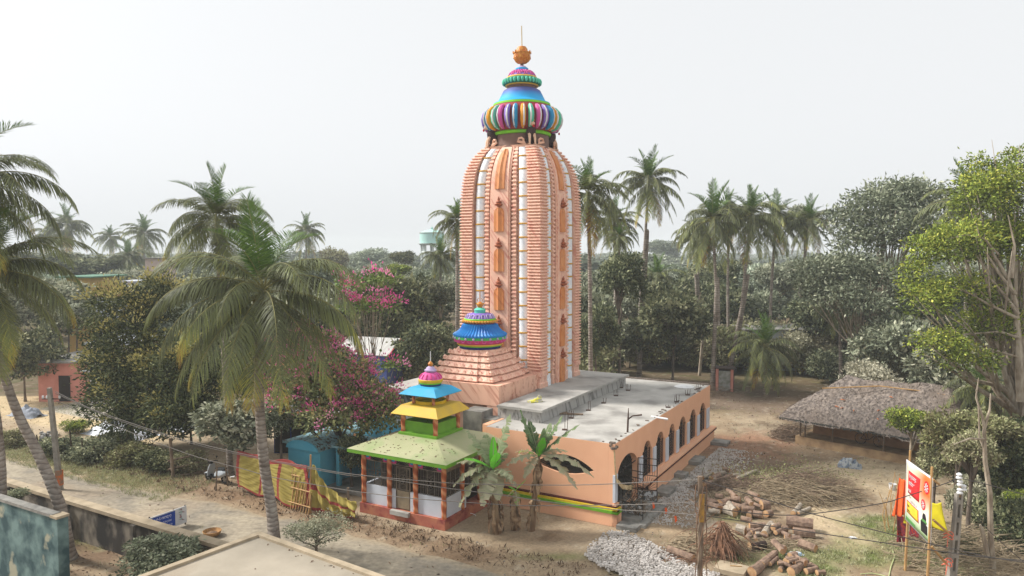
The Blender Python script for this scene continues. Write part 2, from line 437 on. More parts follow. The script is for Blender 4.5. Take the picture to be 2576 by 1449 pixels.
for k in range(4):
    q = -math.pi/4 + k*math.pi/2
    lc = Vector((math.cos(q)*HW*S(ZT)*1.0, math.sin(q)*HW*S(ZT)*1.0, ZT+.1))
    pts = [(-.2,0,.26,.3), (-.06,0,.48,.33), (.06,0,.72,.34), (.12,0,.92,.28), (.14,0,1.08,.2),
           (-.1,.2,.22,.14), (.12,.3,.16,.1), (.3,.32,.06,.07), (-.1,-.2,.22,.14), (.12,-.3,.16,.1), (.3,-.32,.06,.07), (-.45,.0,.2,.07), (-.6,.1,.5,.05)]
    ed = [(0,1),(1,2),(2,3),(3,4),(0,5),(5,6),(6,7),(0,8),(8,9),(9,10),(0,11),(11,12)]
    body = skin('lion_statue', pts, ed, M['mane'], tower, 1, lc, q)
    skin('lion_head', [(.1,0,1.18,.2), (.28,0,1.2,.2), (.42,0,1.16,.15), (.52,0,1.12,.12)], [(0,1),(1,2),(2,3)], M['cream'], body)
    mm = MB(); mm.tube([(.2,.14,.6), (.33,.16,.35), (.36,.17,.0)], [.1,.075,.06], 6); mm.tube([(.36,.17,.0), (.46,.18,-.02)], [.07,.05], 6)
    mm.tube([(.2,-.14,.6), (.33,-.16,.35), (.36,-.17,.0)], [.1,.075,.06], 6); mm.tube([(.36,-.17,.0), (.46,-.18,-.02)], [.07,.05], 6)
    mm.build('foreleg', M['cream'], body, smooth=True)
    mm = MB(); mm.lathe([(.2, 1.3), (.22, 1.34), (.18, 1.42), (.1, 1.48), (.03, 1.54)], 10, c=(.18, 0)); mm.ball((.14,.2,1.32), .07, 6, 4); mm.ball((.14,-.2,1.32), .07, 6, 4)
    mm.build('crown', M['goldband'], body, smooth=True)
    mm = MB(); mm.ball((.56, 0, 1.0), .06, 6, 5, 1, 1, 1.4); mm.build('tongue', mat('tongue_red', srgb(190, 30, 40)), body, smooth=True)
    mm = MB(); mm.ball((.48, .09, 1.26), .045, 6, 5); mm.ball((.48, -.09, 1.26), .045, 6, 5); mm.build('eyes', mat('eye_black', srgb(20, 18, 18)), body, smooth=True)

# ================================================================ the stepped porch
PU, PV = -9.85, 4.75
PWD = W(PU, PV)
porch = thing('stepped_porch', 'stepped peach marble porch with a blue bell dome, standing in front of the tower', 'temple porch', PWD, -ANG)
def pz(v): return ZAT(PWD.x, PWD.y, v)
PP = F_/PWD.y
mb = MB(); mb.box(-2.45, 2.62, -2.4, 2.0, 4.02, 5.07); mb.build('fascia_block', M['marble_flat'], porch)
mb = MB(); mb.box(-2.2, 2.35, -2.1, 2.0, 0.0, 4.02); mb.box(1.9, 2.6, -2.38, -1.6, 0.0, 4.02); mb.build('porch_wall', M['marble_flat'], porch)
nt_ = 5; zt0 = 5.07; zt1 = pz(876) + .02
for i in range(nt_):
    a = 2.2 - .215*i; z0 = zt0 + (zt1-zt0)*i/nt_; z1 = zt0 + (zt1-zt0)*(i+1)/nt_
    def plan(h): 
        c, d = h*.52, h*.93; e = h*.78
        q = [(-c,-h),(c,-h),(c,-d),(e,-d),(e,-d+.04),(d,-d+.04),(d,-e),(d,-c),(h,-c)]
        full = []
        for k in range(4): full += [rotk(p, k) for p in q[1:]]
        return full
    mb = MB()
    rr = []
    for f, h in ((0, a-.1), (.16, a-.1), (.2, a+.0), (.3, a+.03), (.42, a-.02), (.95, a-.2), (1.0, a-.24)):
        rr.append([(x, y, z0+(z1-z0)*f) for x, y in plan(h)])
    mb.rings(rr)
    for k in range(4):
        n = 8 - (i//2)
        for j in range(n):
            t = (j+.5)/n*2-1; x = t*a*.93; d = (a if abs(x) < a*.52 else a*.93) - .02
            zc = z0+(z1-z0)*.3; hh = .2
            A_ = [(x-.13, -d-.05, zc), (x+.13, -d-.05, zc), (x, -d+.02, zc+hh), (x-.13, -d+.16, zc), (x+.13, -d+.16, zc)]
            mb.add([rotk(p, k) for p in A_], [(0,1,2), (3,0,2), (1,4,2), (4,3,2)])
    for k in range(4):
        x = a*.9; p = rotk((x, -x), k); zc = z0+(z1-z0)*.35
        mb.lathe([(.13, zc), (.1, zc+.08), (.12, zc+.12), (.01, zc+.24)], 6, c=p[:2])
    mb.build('roof_tier', M['marble'], porch)
def PQ(*a): return [(r/PP, pz(y)) for r, y in a]
mb = MB(); mb.lathe([(1.3, zt1-.1), (1.28, zt1+.03)], 32); mb.build('roof_cap', M['marble'], porch)
def rp2(nm, prof, mt, n=44): 
    m2 = MB(); m2.lathe(prof, n); return m2.build(nm, mt, porch, smooth=True)
rp2('navy_drum', PQ((52, 878), (52, 868)), M['navy'])
rp2('lime_ring', PQ((53, 868), (55, 867), (56, 864.5)), M['lime'])
rp2('yellow_ring', PQ((56, 865), (58, 864), (58.5, 861)), M['yellow_p'])
mg = rp2('magenta_bowl', PQ((57, 861.5), (62, 858), (65.5, 853), (66, 849)), M['magenta'])
for i in range(22):
    q = i*2*math.pi/22; m2 = MB(); r = 65/PP
    m2.tube([(r*math.cos(q-.07), r*math.sin(q-.07), pz(851)), (r*.985*math.cos(q-.05), r*.985*math.sin(q-.05), pz(856)), (r*.985*math.cos(q+.05), r*.985*math.sin(q+.05), pz(856)), (r*math.cos(q+.07), r*math.sin(q+.07), pz(851))], .03, 5)
    m2.build('bowl_petal', M['pink'], mg, smooth=True)
gr = rp2('green_band', PQ((66.5, 850), (66.5, 844), (64, 843)), M['green_p'])
for i in range(20):
    q = i*2*math.pi/20; m2 = MB(); m2.ball((66.5/PP*math.cos(q), 66.5/PP*math.sin(q), pz(847)), .07, 8, 5); m2.build('stud', M['lavender'], gr)
# fluted bell
m2 = MB(); rr = []; nfl = 48
for r, y in ((66, 843.5), (67, 840), (65, 837), (57, 833), (50, 827), (45, 820), (43, 815), (38, 812)):
    ring = []
    for j in range(nfl*4):
        q = 2*math.pi*j/(nfl*4); amp = .045 if 813 < y < 842 else .01
        rr_ = r/PP + amp*math.cos(q*nfl)
        ring.append((rr_*math.cos(q), rr_*math.sin(q), pz(y)))
    rr.append(ring)
m2.rings(rr); m2.build('fluted_bell', mat('bell_blue', srgb(36, 138, 206), srgb(28, 112, 190), scale=1.5, rough=.45), porch, smooth=True)
rp2('red_ring', PQ((38, 814), (39, 811), (40, 809)), M['red_paint'])
bc = rp2('bead_collar', PQ((39, 810), (42, 808), (42, 805), (39, 803)), M['orange_p'])
for i in range(36):
    q = i*2*math.pi/36; m2 = MB(); m2.ball((43/PP*math.cos(q), 43/PP*math.sin(q), pz(807)), .07, 8, 5); m2.build('bead', M['bead'], bc, smooth=True)
rp2('green_ring', PQ((40, 804), (40.5, 801.5), (39, 800)), M['lime'])
ld = rp2('lotus_dome', PQ((39, 801), (36, 797), (31, 791), (27, 788), (15, 787)), M['violet'])
for i in range(16):
    q = i*2*math.pi/16; m2 = MB()
    m2.tube([((38/PP)*math.cos(q-.12), (38/PP)*math.sin(q-.12), pz(799)), (.72*math.cos(q-.12), .72*math.sin(q-.12), pz(792)), (.68*math.cos(q), .68*math.sin(q), pz(790)), (.72*math.cos(q+.12), .72*math.sin(q+.12), pz(792)), ((38/PP)*math.cos(q+.12), (38/PP)*math.sin(q+.12), pz(799))], .035, 5)
    m2.build('petal', M['lavender'], ld, smooth=True)
rp2('mint_drum', PQ((14, 788), (14, 781), (15, 779), (12, 776), (6, 774)), M['aqua'], 24)
kp = rp2('gold_pot', PQ((3, 775), (6, 772), (8, 768), (8, 764), (5, 761), (2, 759)), M['gold'], 16)
m2 = MB(); m2.tube([(0,0,pz(760)), (0,0,pz(733))], .025, 6)
for s_ in (-1, 1): m2.tube([(0,0,pz(762)), (s_*.13,0,pz(760)), (s_*.17,0,pz(754)), (s_*.1,0,pz(750))], .018, 5)
m2.build('trident', M['gold'], kp)
# small tower-foot details: the antefix figures on the side wall come with the tiers
# ================================================================ the assembly hall
M['hall_peach'] = mat('hall_paint', srgb(238, 184, 148), srgb(234, 178, 142), scale=1.2, rough=.75, c3=srgb(224, 170, 142), s3=.9, l3=.62, h3=.8, bump=.05)
M['concrete'] = mat('roof_concrete', srgb(178, 175, 169), srgb(164, 161, 155), scale=1.1, rough=.9, bump=.35, bscale=18, c3=srgb(138, 135, 130), s3=.6, l3=.5, h3=.66, detail=8)
M['conc_dark'] = mat('grey_concrete', srgb(150, 147, 140), srgb(112, 110, 106), scale=2.2, rough=.92, bump=.5, bscale=16, detail=8)
M['conc_wash'] = marble('washed_concrete', srgb(176, 174, 170), srgb(96, 94, 92), srgb(158, 156, 152), (0, R(30), 0), sc_=.8, w0=.5, w1=.62, rough=.9)
M['conc_wash_side'] = marble('washed_concrete_side', srgb(176, 174, 170), srgb(108, 106, 104), srgb(158, 156, 152), (R(-24), 0, 0), sc_=.8, w0=.5, w1=.62, rough=.9)
M['white_wall'] = mat('whitewash', srgb(206, 212, 222), srgb(196, 202, 212), scale=2, rough=.7, c3=srgb(176, 172, 168), s3=1.2, l3=.62, h3=.8)
M['iron'] = mat('black_iron', srgb(44, 42, 42), srgb(62, 54, 50), scale=8, rough=.55, metal=.3)
M['maroon'] = mat('maroon_paint', srgb(84, 36, 30)); M['brickgrey'] = mat('rubble', srgb(128, 116, 106), srgb(96, 84, 76), scale=8, rough=.95)
M['dark_in'] = mat('dim_interior', srgb(120, 104, 92), srgb(96, 84, 76), rough=.9)
hall = thing('assembly_hall', 'peach painted hall with arched windows and a flat concrete roof beside the tower', 'hall', W(0, 0), -ANG)
HZ = 3.56
def wall_open(mbx, x0, x1, z0, z1, ops, mapf, th, step=.08):
    # ops: list of (a, b, lower(x), upper(x)); mapf(x, depth, z) -> point; wall occupies depth 0..th
    xs = {x0, x1}
    for a, b, lo, up in ops:
        n = max(2, int((b-a)/step))
        for i in range(n+1): xs.add(a+(b-a)*i/n)
    xs = sorted(xs)
    def op_at(xm):
        for o in ops:
            if o[0] < xm < o[1]: return o
    def face(xa, xb, za0, za1, zb0, zb1):
        for d in (0, th):
            q = [mapf(xa, d, za0), mapf(xb, d, zb0), mapf(xb, d, zb1), mapf(xa, d, za1)]
            mbx.add(q if d == 0 else q[::-1], [(0,1,2,3)])
    for xa, xb in zip(xs[:-1], xs[1:]):
        o = op_at((xa+xb)/2)
        if o is None: face(xa, xb, z0, z1, z0, z1); continue
        a, b, lo, up = o
        la, lb, ua, ub = lo(xa), lo(xb), up(xa), up(xb)
        if min(la, lb) > z0+1e-4: face(xa, xb, z0, la, z0, lb)
        face(xa, xb, ua, z1, ub, z1)
        mbx.quad(mapf(xa, 0, la), mapf(xb, 0, lb), mapf(xb, th, lb), mapf(xa, th, la))
        mbx.quad(mapf(xa, 0, ua), mapf(xb, 0, ub), mapf(xb, th, ub), mapf(xa, th, ua))
    for a, b, lo, up in ops:
        for x in (a, b):
            mbx.quad(mapf(x, 0, lo(x)), mapf(x, th, lo(x)), mapf(x, th, up(x)), mapf(x, 0, up(x)))
    mbx.quad(mapf(x0, 0, z1), mapf(x1, 0, z1), mapf(x1, th, z1), mapf(x0, th, z1))
    for x in (x0, x1): mbx.quad(mapf(x, 0, z0), mapf(x, th, z0), mapf(x, th, z1), mapf(x, 0, z1))
SILL = .98
bays = [(3.62, 5.02), (5.62, 7.05), (7.67, 8.95), (9.55, 11.02), (11.63, 13.13), (13.78, 15.24)]
def arch(a, b, spring=2.2, top=2.74, cusp=True):
    m_ = (a+b)/2; h = (b-a)/2
    def f(x):
        t = abs(x-m_)/h
        if not cusp: return spring + (top-spring)*math.sqrt(max(0, 1-t*t))
        if t > .72: return spring + .14*math.sqrt(max(0, 1-((t-.86)/.14)**2))       # small cusp at the foot
        return spring + .08 + (top-spring-.08)*math.sqrt(max(0, 1-(t/.74)**2))
    return f
mb = MB()
ops = [(a, b, (lambda x: SILL), arch(a, b)) for a, b in bays]
ops.append((.30, 2.98, (lambda x: .32), arch(.30, 2.98, 1.85, 2.74, False)))
ops.sort()
wall_open(mb, 0.0, 16.2, 0.0, HZ, ops, lambda x, d, z: (-d, x, z), .28)
mb.build('side_wall', M['hall_peach'], hall)
mb = MB()
ea, eb = -3.86, -.96; em = (ea+eb)/2; eh = (eb-ea)/2
up = lambda x: 2.24 + .54*(1-((x-em)/eh)**2); lo = lambda x: 2.24 - .32*(1-((x-em)/eh)**2)
wall_open(mb, -6.6, -.284, 0.0, HZ, [(ea, eb, lo, up)], lambda x, d, z: (x, d, z), .28)
mb.build('front_wall', M['hall_peach'], hall)
mb = MB(); mb.box(-6.6, -.284, 15.92, 16.2, 0, HZ-.01); mb.box(-6.6, -6.32, .284, 15.92, 0, HZ-.01); mb.build('rear_wall', M['hall_peach'], hall)
mb = MB(); mb.box(-6.3, -.3, .3, 15.9, .02, .3); mb.build('hall_floor', M['conc_dark'], hall)
# roof slab with a ragged plastered rim
mb = MB(); mb.box(-6.58, -.02, .02, 16.18, 3.40, HZ+.012)
rn = random.Random(3)
mb.build('roof_slab', M['concrete'], hall)
mb = MB()
for i in range(60):                                   # broken rim and leftover rubble along the roof edges
    if i < 42: x, y = -rn.uniform(.02, .35), rn.uniform(.4, 16)
    else: x, y = -rn.uniform(.3, 6.2), rn.choice([rn.uniform(.05, .2), rn.uniform(15.9, 16.15)])
    s_ = rn.uniform(.015, .05)
    mb.obox((x, y, HZ+.012+s_*.4), rn.uniform(0, 3), s_*rn.uniform(.8, 2.2), s_, s_*.5)
mb.box(-6.58, -.05, 16.0, 16.18, HZ+.012, HZ+.09)
for s_ in range(5): mb.obox((-.12+rn.uniform(-.1,.1), .1+rn.uniform(-.08,.1), HZ+.02-.05*s_), s_, .12, .09, .05)
tag(mb.build('rim_rubble', M['brickgrey'], hall), kind='stuff')
# raised roof by the tower
mb = MB(); mb.box(-7.0, -4.58, 1.85, 13.5, HZ-.1, 4.14); mb.build('raised_wall', M['conc_wash_side'], hall)
mb = MB(); mb.box(-6.96, -4.42, 1.68, 13.68, 4.13, 4.25); mb.box(-14.4, -6.96, 6.4, 13.68, 4.13, 4.25); mb.box(-14.3, -7.0, 6.6, 13.5, 0.1, 4.13)
mb.box(-15.2, -12.42, 2.0, 6.4, 4.13, 4.25)
mb.build('raised_slab', M['concrete'], hall)
mb = MB(); mb.box(-15.1, -12.5, 2.2, 6.6, 0.05, 4.13); mb.build('west_wall', M['conc_wash'], hall)
mb = MB(); mb.box(-8.6, -7.5, 1.1, 2.2, 0, 3.95); mb.box(-7.5, -6.8, 1.25, 2.1, 0, 3.6); mb.build('concrete_stub', M['conc_dark'], hall)
mb = MB(); mb.box(-6.58, -5.1, 1.3, 1.83, HZ, 4.0) if False else mb.box(-6.95, -6.62, .3, 1.84, 0, 3.58); mb.build('end_pier', M['hall_peach'], hall)
# white jambs between the windows
for v0, v1 in [(3.0, 3.6), (5.04, 5.6), (7.07, 7.65), (8.97, 9.53), (11.04, 11.61), (13.15, 13.76), (15.26, 15.98), (.02, .28)]:
    mb = MB(); mb.box(.003, .05, v0+.1 if v0 > .1 else v0, v1, SILL, 2.2); mb.build('white_jamb', M['white_wall'], hall)
mb = MB(); mb.box(-.06, .0, -.05, -.003, SILL, 2.2); mb.box(.0, .05, -.05, .02, SILL, 2.2); mb.build('corner_jamb', M['white_wall'], hall)
# ledge round the two faces, with its painted bands
mb = MB(); mb.box(.003, .34, 3.0, 16.55, .84, .93); mb.box(-.06, .12, -.12, .3, .84, .93); mb.build('ledge', M['hall_peach'], hall)
mb = MB(); mb.box(.003, .36, 3.0, 16.57, .76, .84); mb.box(-6.4, .13, -.13, -.003, .78, .86); mb.box(.003, .13, -.13, .3, .76, .84); mb.build('maroon_band', M['maroon'], hall)
mb = MB(); mb.box(-6.4, .2, -.21, -.003, .68, .78); mb.box(.003, .2, -.21, .28, .68, .76); mb.build('yellow_band', mat('band_yellow', srgb(226, 190, 40)), hall)
mb = MB(); mb.box(-6.4, .27, -.29, -.003, .56, .68); mb.box(.003, .27, -.29, .26, .56, .68); mb.build('green_band', mat('band_green', srgb(108, 168, 40)), hall)
mb = MB(); mb.box(.003, .26, 3.0, 16.3, 0, .76); mb.box(-6.3, .22, -.24, -.003, 0, .56); mb.box(.003, .22, -.24, .3, 0, .56); mb.build('plinth', M['hall_peach'], hall)
# window grilles
def grille(a, b):
    m2 = MB(); x = -.1
    for i in range(14): 
        z = SILL + .04 + i*.085
        m2.bar((x, a+.02, z), (x, b-.02, z), .014)
    mid = (a+b)/2
    for y in (a+.03, mid-.25, mid+.25, b-.03): m2.bar((x-.01, y, SILL), (x-.01, y, 2.35), .022)
    for i in range(4):
        z = SILL+.2+i*.28; m2.tube([(x+.02, mid+.15*math.cos(q), z+.12*math.sin(q)) for q in np.linspace(0, 2*math.pi, 9)], .014, 4)
    for i in range(7):
        q = math.pi*i/6; m2.bar((x, mid, 2.25), (x, mid+.5*math.cos(q), 2.25+.44*math.sin(q)), .012)
    m2.build('window_grille', M['iron'], hall)
for a, b in bays: grille(a, b)
m2 = MB()
for i in range(25):
    x = ea + (eb-ea)*(i+.5)/25; q0 = Vector((em, .12, lo(em)+.03)); m2.bar(q0, (x, .12, up(x)), .011)
for i in range(9):
    x = ea + .3 + (eb-ea-.6)*i/8; m2.bar((em, .12, lo(em)+.03), (x, .12, lo(x)), .011)
m2.build('eye_grille', M['iron'], hall)
# fixed grille, gates and steps of the side door
m2 = MB()
for i in range(7): m2.bar((-.1, .34+i*.085, .35), (-.1, .34+i*.085, 2.3), .014)
for z in (.4, 1.1, 2.0): m2.bar((-.1, .3, z), (-.1, .95, z), .02)
for i in range(9): 
    q = math.pi*i/8; m2.bar((-.1, 1.64, 2.1), (-.1, 1.64+.95*math.cos(q), 2.1+.5*math.sin(q)), .013)
m2.bar((-.1, .7, 2.1), (-.1, 2.95, 2.1), .025)
m2.build('door_screen', M['iron'], hall)
def gate(hy, ang, wd, grp_extra=None):
    m2 = MB(); ca, sa = math.cos(ang), math.sin(ang)
    f = lambda t, z: (.02 + t*ca, hy + t*sa, z)
    for t in (0, wd): m2.bar(f(t, .1), f(t, 2.25), .022)
    for z in (.12, .75, 1.45, 1.95, 2.25): m2.bar(f(0, z), f(wd, z), .02)
    for i in range(9): m2.bar(f(wd*i/8, 1.45), f(wd*i/8, 1.95), .009)
    for i in range(13): 
        q = math.pi*i/12; c_ = (wd/2, .78); e = (wd/2+wd*.5*math.cos(q), .78+.64*math.sin(q)); m2.bar(f(*c_), f(*e), .01)
    m2.tube([f(wd/2 + .12*math.cos(q), 1.7+.16*math.sin(q)) for q in (0, math.pi/2, math.pi, 1.5*math.pi, 2*math.pi)], .015, 4)
    g = m2.build('iron_gate', M['iron'], hall)
    m3 = MB(); q = f(0.02, .14), f(wd-.02, .14), f(wd-.02, .72), f(.02, .72)
    nrm = Vector((-sa, ca, 0))*.012
    m3.add([Vector(p)+nrm for p in q]+[Vector(p)-nrm for p in q], [(0,1,2,3),(7,6,5,4),(0,4,5,1),(1,5,6,2),(2,6,7,3),(3,7,4,0)])
    m3.build('gate_panel', mat('flaking_white', srgb(196, 198, 200), srgb(90, 92, 92), scale=5, lo=.5, hi=.56, rough=.8), g)
    return g
gate(.98, R(-8), 1.0); gate(2.95, R(10), .9)
mb = MB(); mb.box(.0, 1.35, .2, 3.1, 0.0, .14); mb.box(.0, 1.0, .35, 2.9, .14, .3); mb.build('door_step', M['conc_dark'], hall)
for v0, v1, wd in ((4.6, 5.9, .75), (7.9, 8.6, .6), (10.6, 12.0, .6), (15.4, 16.4, 1.0), (-.45, .1, .9)):
    mb = MB(); mb.box(.262, .262+wd, v0, v1, 0.0, rn.uniform(.14, .22)); mb.build('footing_block', M['conc_dark'], hall)
# rainwater pipe and rebars on the roof
mb = MB(); mb.tube([(-.35, 5.9, HZ+.02), (.55, 5.8, HZ-.0)], .055, 10); mb.build('drain_pipe', M['white_p'], hall, smooth=True)
def roofpt(u, v): return LOC(G(u, v, HZ))
k_ = .18514
rb = [(830, 380, 110, 4), (925, 418, 110, 3), (760, 490, 90, 3), (592, 590, 80, 2), (385, 690, 140, 2), (150, 795, 110, 4), (65, 955, 200, 2), (1585, 575, 100, 4), (1735, 480, 90, 4), (1875, 400, 90, 4), (1470, 650, 40, 3)]
for x, y, h, n in rb:
    p = roofpt(1408.7+x*k_, 905.6+y*k_); m2 = MB(); hh = h*k_/45.0
    for i in range(n):
        q = 1.57*i+.4; a = Vector((p.x+.12*math.cos(q), p.y+.12*math.sin(q), HZ)); m2.tube([a, a+Vector((rn.uniform(-.04,.04), 0, hh*rn.uniform(.8, 1.1)))], .014, 4)
    m2.obox((p.x, p.y, HZ+.025), .3, .12, .1, .03)
    m2.build('rebar_stub', mat('rusty_bar', srgb(78, 58, 50)) if 'rusty_bar' not in bpy.data.materials else bpy.data.materials['rusty_bar'], hall)
p = roofpt(1408.7+918*k_, 905.6+985*k_); m2 = MB()
m2.tube([(p.x, p.y, HZ), (p.x+.02, p.y, HZ+.62), (p.x+.04, p.y, HZ+1.15)], [.05, .045, .015], 6)
m2.tube([(p.x, p.y, HZ+.6), (p.x+.2, p.y+.1, HZ+.78), (p.x+.62, p.y+.2, HZ+.86)], [.04, .03, .045], 6)
m2.build('bent_rod', bpy.data.materials['rusty_bar'], hall)
M['plank'] = mat('old_plank', srgb(150, 130, 108), srgb(112, 94, 78), scale=4, stretch=(1, 8, 1), rough=.9)
def loose(name, label, cat, build, group=None, loc=(0,0,0), rz=0.0, mt=None, smooth=False):
    m2 = MB(); build(m2); o = m2.build(name, mt, None, smooth); o.location = loc; o.rotation_euler = (0, 0, rz)
    return tag(o, label, cat, group)
p = G(1408.7+170*k_, 905.6+740*k_, HZ+.03)
loose('wooden_plank', 'short grey plank lying on the hall roof by the raised slab', 'plank', lambda m: (m.obox((0,0,.03), 0, .55, .06, .03), m.obox((-.5,.1,.03), 1.0, .3, .05, .03)), loc=p, rz=-.2, mt=M['plank'])
p = G(1408.7+1690*k_, 905.6+360*k_, HZ+.02)
loose('cement_patch', 'white heap of spilled plaster near the far corner of the hall roof', 'plaster heap', lambda m: m.lathe([(.62, 0), (.5, .05), (.25, .09), (.03, .1)], 14), loc=p, mt=M['white_p'], smooth=True)
p = G(1352, 1010, 4.26)
loose('packing_sack', 'crumpled yellow and white sack on the raised grey slab', 'sack', lambda m: (m.ball((0,0,.08), .16, 8, 6, 1.5, .8, .8), m.ball((.12,.05,.18), .12, 7, 5, 1, .5, 1.2), m.obox((-.15,.1,.04), .5, .4, .14, .04), m.obox((-.1,-.15,.03), .1, .35, .07, .03)), loc=p, rz=.3, mt=mat('sack_yellow', srgb(206, 200, 80), srgb(176, 172, 160), scale=4, lo=.45, hi=.55))
# ================================================================ pavilion with the tiered roof
PC = W(-8.4, -1.95)
pav = thing('shrine_pavilion', 'small shrine pavilion with green, yellow and blue tiered roofs and twisted orange pillars', 'shrine', PC, -ANG)
H0 = 2.36
M['red_base'] = mat('red_plinth', srgb(156, 82, 74), srgb(178, 116, 88), scale=1.4, rough=.85, c3=srgb(132, 62, 60), s3=2.0, l3=.5, h3=.62, bump=.2)
M['green_edge'] = mat('green_fascia', srgb(112, 166, 48), srgb(100, 150, 44), scale=2, rough=.6)
M['green_top'] = mat('faded_green_roof', srgb(172, 170, 136), srgb(160, 164, 124), scale=.7, rough=.9, c3=srgb(134, 158, 102), s3=.9, l3=.5, h3=.75, bump=.08)
M['leaf_lit'] = mat('dry_litter', srgb(96, 74, 60), srgb(130, 108, 84), scale=9, rough=.9)
M['twist'] = None
def twist_mat():
    m, t, b = nodes('twisted_orange'); b.inputs['Roughness'].default_value = .5
    tc = N(t, 'ShaderNodeTexCoord'); sx = N(t, 'ShaderNodeSeparateXYZ'); t.links.new(tc.outputs['Object'], sx.inputs[0])
    at = N(t, 'ShaderNodeMath', operation='ARCTAN2'); t.links.new(sx.outputs[1], at.inputs[0]); t.links.new(sx.outputs[0], at.inputs[1])
    ma = N(t, 'ShaderNodeMath', operation='MULTIPLY_ADD'); ma.inputs[1].default_value = 13.0; t.links.new(sx.outputs[2], ma.inputs[0]); t.links.new(at.outputs[0], ma.inputs[2])
    sn = N(t, 'ShaderNodeMath', operation='SINE'); t.links.new(ma.outputs[0], sn.inputs[0])
    r_ = ramp(t, [(0.0, srgb(164, 84, 48)), (.55, srgb(188, 102, 60)), (1.0, srgb(214, 150, 108))])
    mr = N(t, 'ShaderNodeMapRange'); mr.inputs[1].default_value = -1; t.links.new(sn.outputs[0], mr.inputs[0]); t.links.new(mr.outputs[0], r_.inputs[0])
    t.links.new(r_.outputs[0], b.inputs['Base Color']); return m
M['twist'] = twist_mat()
def pillar(x, y, z0, z1, r, parent):
    m2 = MB(); n = 16; rr = []
    for i in range(31):
        z = (z1-z0)*i/30
        rr.append([((r*(1+.1*math.cos(2*q+z*9)))*math.cos(q), (r*(1+.1*math.cos(2*q+z*9)))*math.sin(q), z) for q in [2*math.pi*j/n for j in range(n)]])
    m2.rings(rr); return m2.build('twisted_pillar', M['twist'], parent, smooth=True, loc=(x, y, z0))
mb = MB(); mb.box(-H0, H0, -H0+.06, H0, 0, .45); mb.build('plinth', M['red_base'], pav)
EZ = 2.84
px = [-H0+.14, -H0+1.62, .72, H0-.14]
for x in px: pillar(x, -H0+.2, .45, EZ, .11, pav)
for y in px[1:]: pillar(H0-.14, y, .45, EZ, .11, pav)
for y in px[1:]: pillar(-H0+.14, y, .45, EZ, .11, pav)
mb = MB(); f = -H0+.24; wz = 1.32
segs = [(px[0]+.1, px[1]-.1), (px[1]+.1, -.42), (.38, px[2]-.1), (px[2]+.1, px[3]-.08)]
def dado(*a): m9 = MB(); m9.box(*a, .45, wz); m9.build('dado_wall', M['white_wall'], pav)
for a, b in segs: dado(a, b, f, f+.12)
for a, b in ((px[0]+.26, px[1]+.3), (px[2]+.5, px[3]-.1)): dado(H0-.24, H0-.12, a, b)
dado(-H0+.12, -H0+.24, -H0+.4, H0-.1)
mb = MB(); mb.box(-H0+.2, H0-.2, f+.03, f+.12, 2.42, EZ); mb.box(H0-.22, H0-.13, -H0+.3, H0-.1, 2.42, EZ); mb.build('lintel', mat('lintel_tan', srgb(150, 132, 112), srgb(120, 104, 90)), pav)
mb = MB()
for a, b in ((px[0], px[1]), (px[1], px[2]), (px[2], px[3])):
    m_ = (a+b)/2
    for i in range(9):
        q = math.pi*(i+.5)/9; mb.tube([(m_, f+.01, 2.45), (m_+.42*math.cos(q), f+.005, 2.45+.3*math.sin(q))], [.012, .03], 4)
mb.build('fan_relief', M['iron'], pav)
for x in px:
    for s_ in (-1, 1):
        if (x == px[0] and s_ < 0) or (x == px[3] and s_ > 0): continue
        m2 = MB(); a, b = x+s_*.11, x+s_*.42
        m2.add([(a, f-.02, 2.48), (x+s_*.36, f-.02, 2.48), (b, f-.02, 2.86), (a, f-.02, 2.86), (a, f+.03, 2.48), (x+s_*.36, f+.03, 2.48), (b, f+.03, 2.86), (a, f+.03, 2.86)], [(0,1,2,3), (4,7,6,5), (0,4,5,1), (1,5,6,2), (3,2,6,7)])
        br = m2.build('bracket', M['magenta'], pav)
        m3 = MB(); m3.add([(a+s_*.02, f-.035, 2.56), (x+s_*.29, f-.035, 2.56), (x+s_*.34, f-.035, 2.82), (a+s_*.02, f-.035, 2.82)], [(0,1,2,3)]); m3.build('bracket_inlay', M['rib_blue'], br)
def screen(p0, p1, z0, z1, center=True):
    m2 = MB(); p0, p1 = Vector(p0), Vector(p1); L_ = (p1-p0).length; d = (p1-p0)/L_
    P_ = lambda t, z: (p0.x+d.x*t, p0.y+d.y*t, z)
    n = int(L_/.085)
    for i in range(n+1):
        t = L_*i/n
        if center and abs(t-L_/2) < .21: continue
        m2.bar(P_(t, z0), P_(t, z1), .011)
        for z in (z0+.3, (z0+z1)/2, z1-.3): m2.ball(P_(t, z), .022, 5, 4)
    for z in (z0, z1, (z0+z1)/2-.09, (z0+z1)/2+.09): m2.bar(P_(0, z), P_(L_, z), .016)
    if center:
        for s_ in (-.2, .2): m2.bar(P_(L_/2+s_, z0), P_(L_/2+s_, z1), .02)
        for i in range(5):
            for b_ in (z0+.04, z1-.3): m2.bar(P_(L_/2-.18, b_+i*.06), P_(L_/2+.18, b_+i*.06), .012)
        zm = (z0+z1)/2
        for s1 in (-1, 1):
            for s2 in (-1, 1): m2.tube([P_(L_/2+s1*(.08+.07*math.cos(q)), zm+s2*(.13+.09*math.sin(q))) for q in np.linspace(0, 5, 8)], .012, 4)
        m2.ball(P_(L_/2, zm), .05, 6, 4)
    return m2
M['grille_steel'] = mat('weathered_grille', srgb(128, 118, 106), srgb(96, 88, 80), scale=6, rough=.6, metal=.2)
for a, b in (segs[0], segs[3]): screen((a, f+.05, 0), (b, f+.05, 0), wz, 2.42).build('grille', M['grille_steel'], pav)
for a, b in (segs[1], segs[2]): screen((a, f+.05, 0), (b, f+.05, 0), wz, 2.42, False).build('grille', M['grille_steel'], pav)
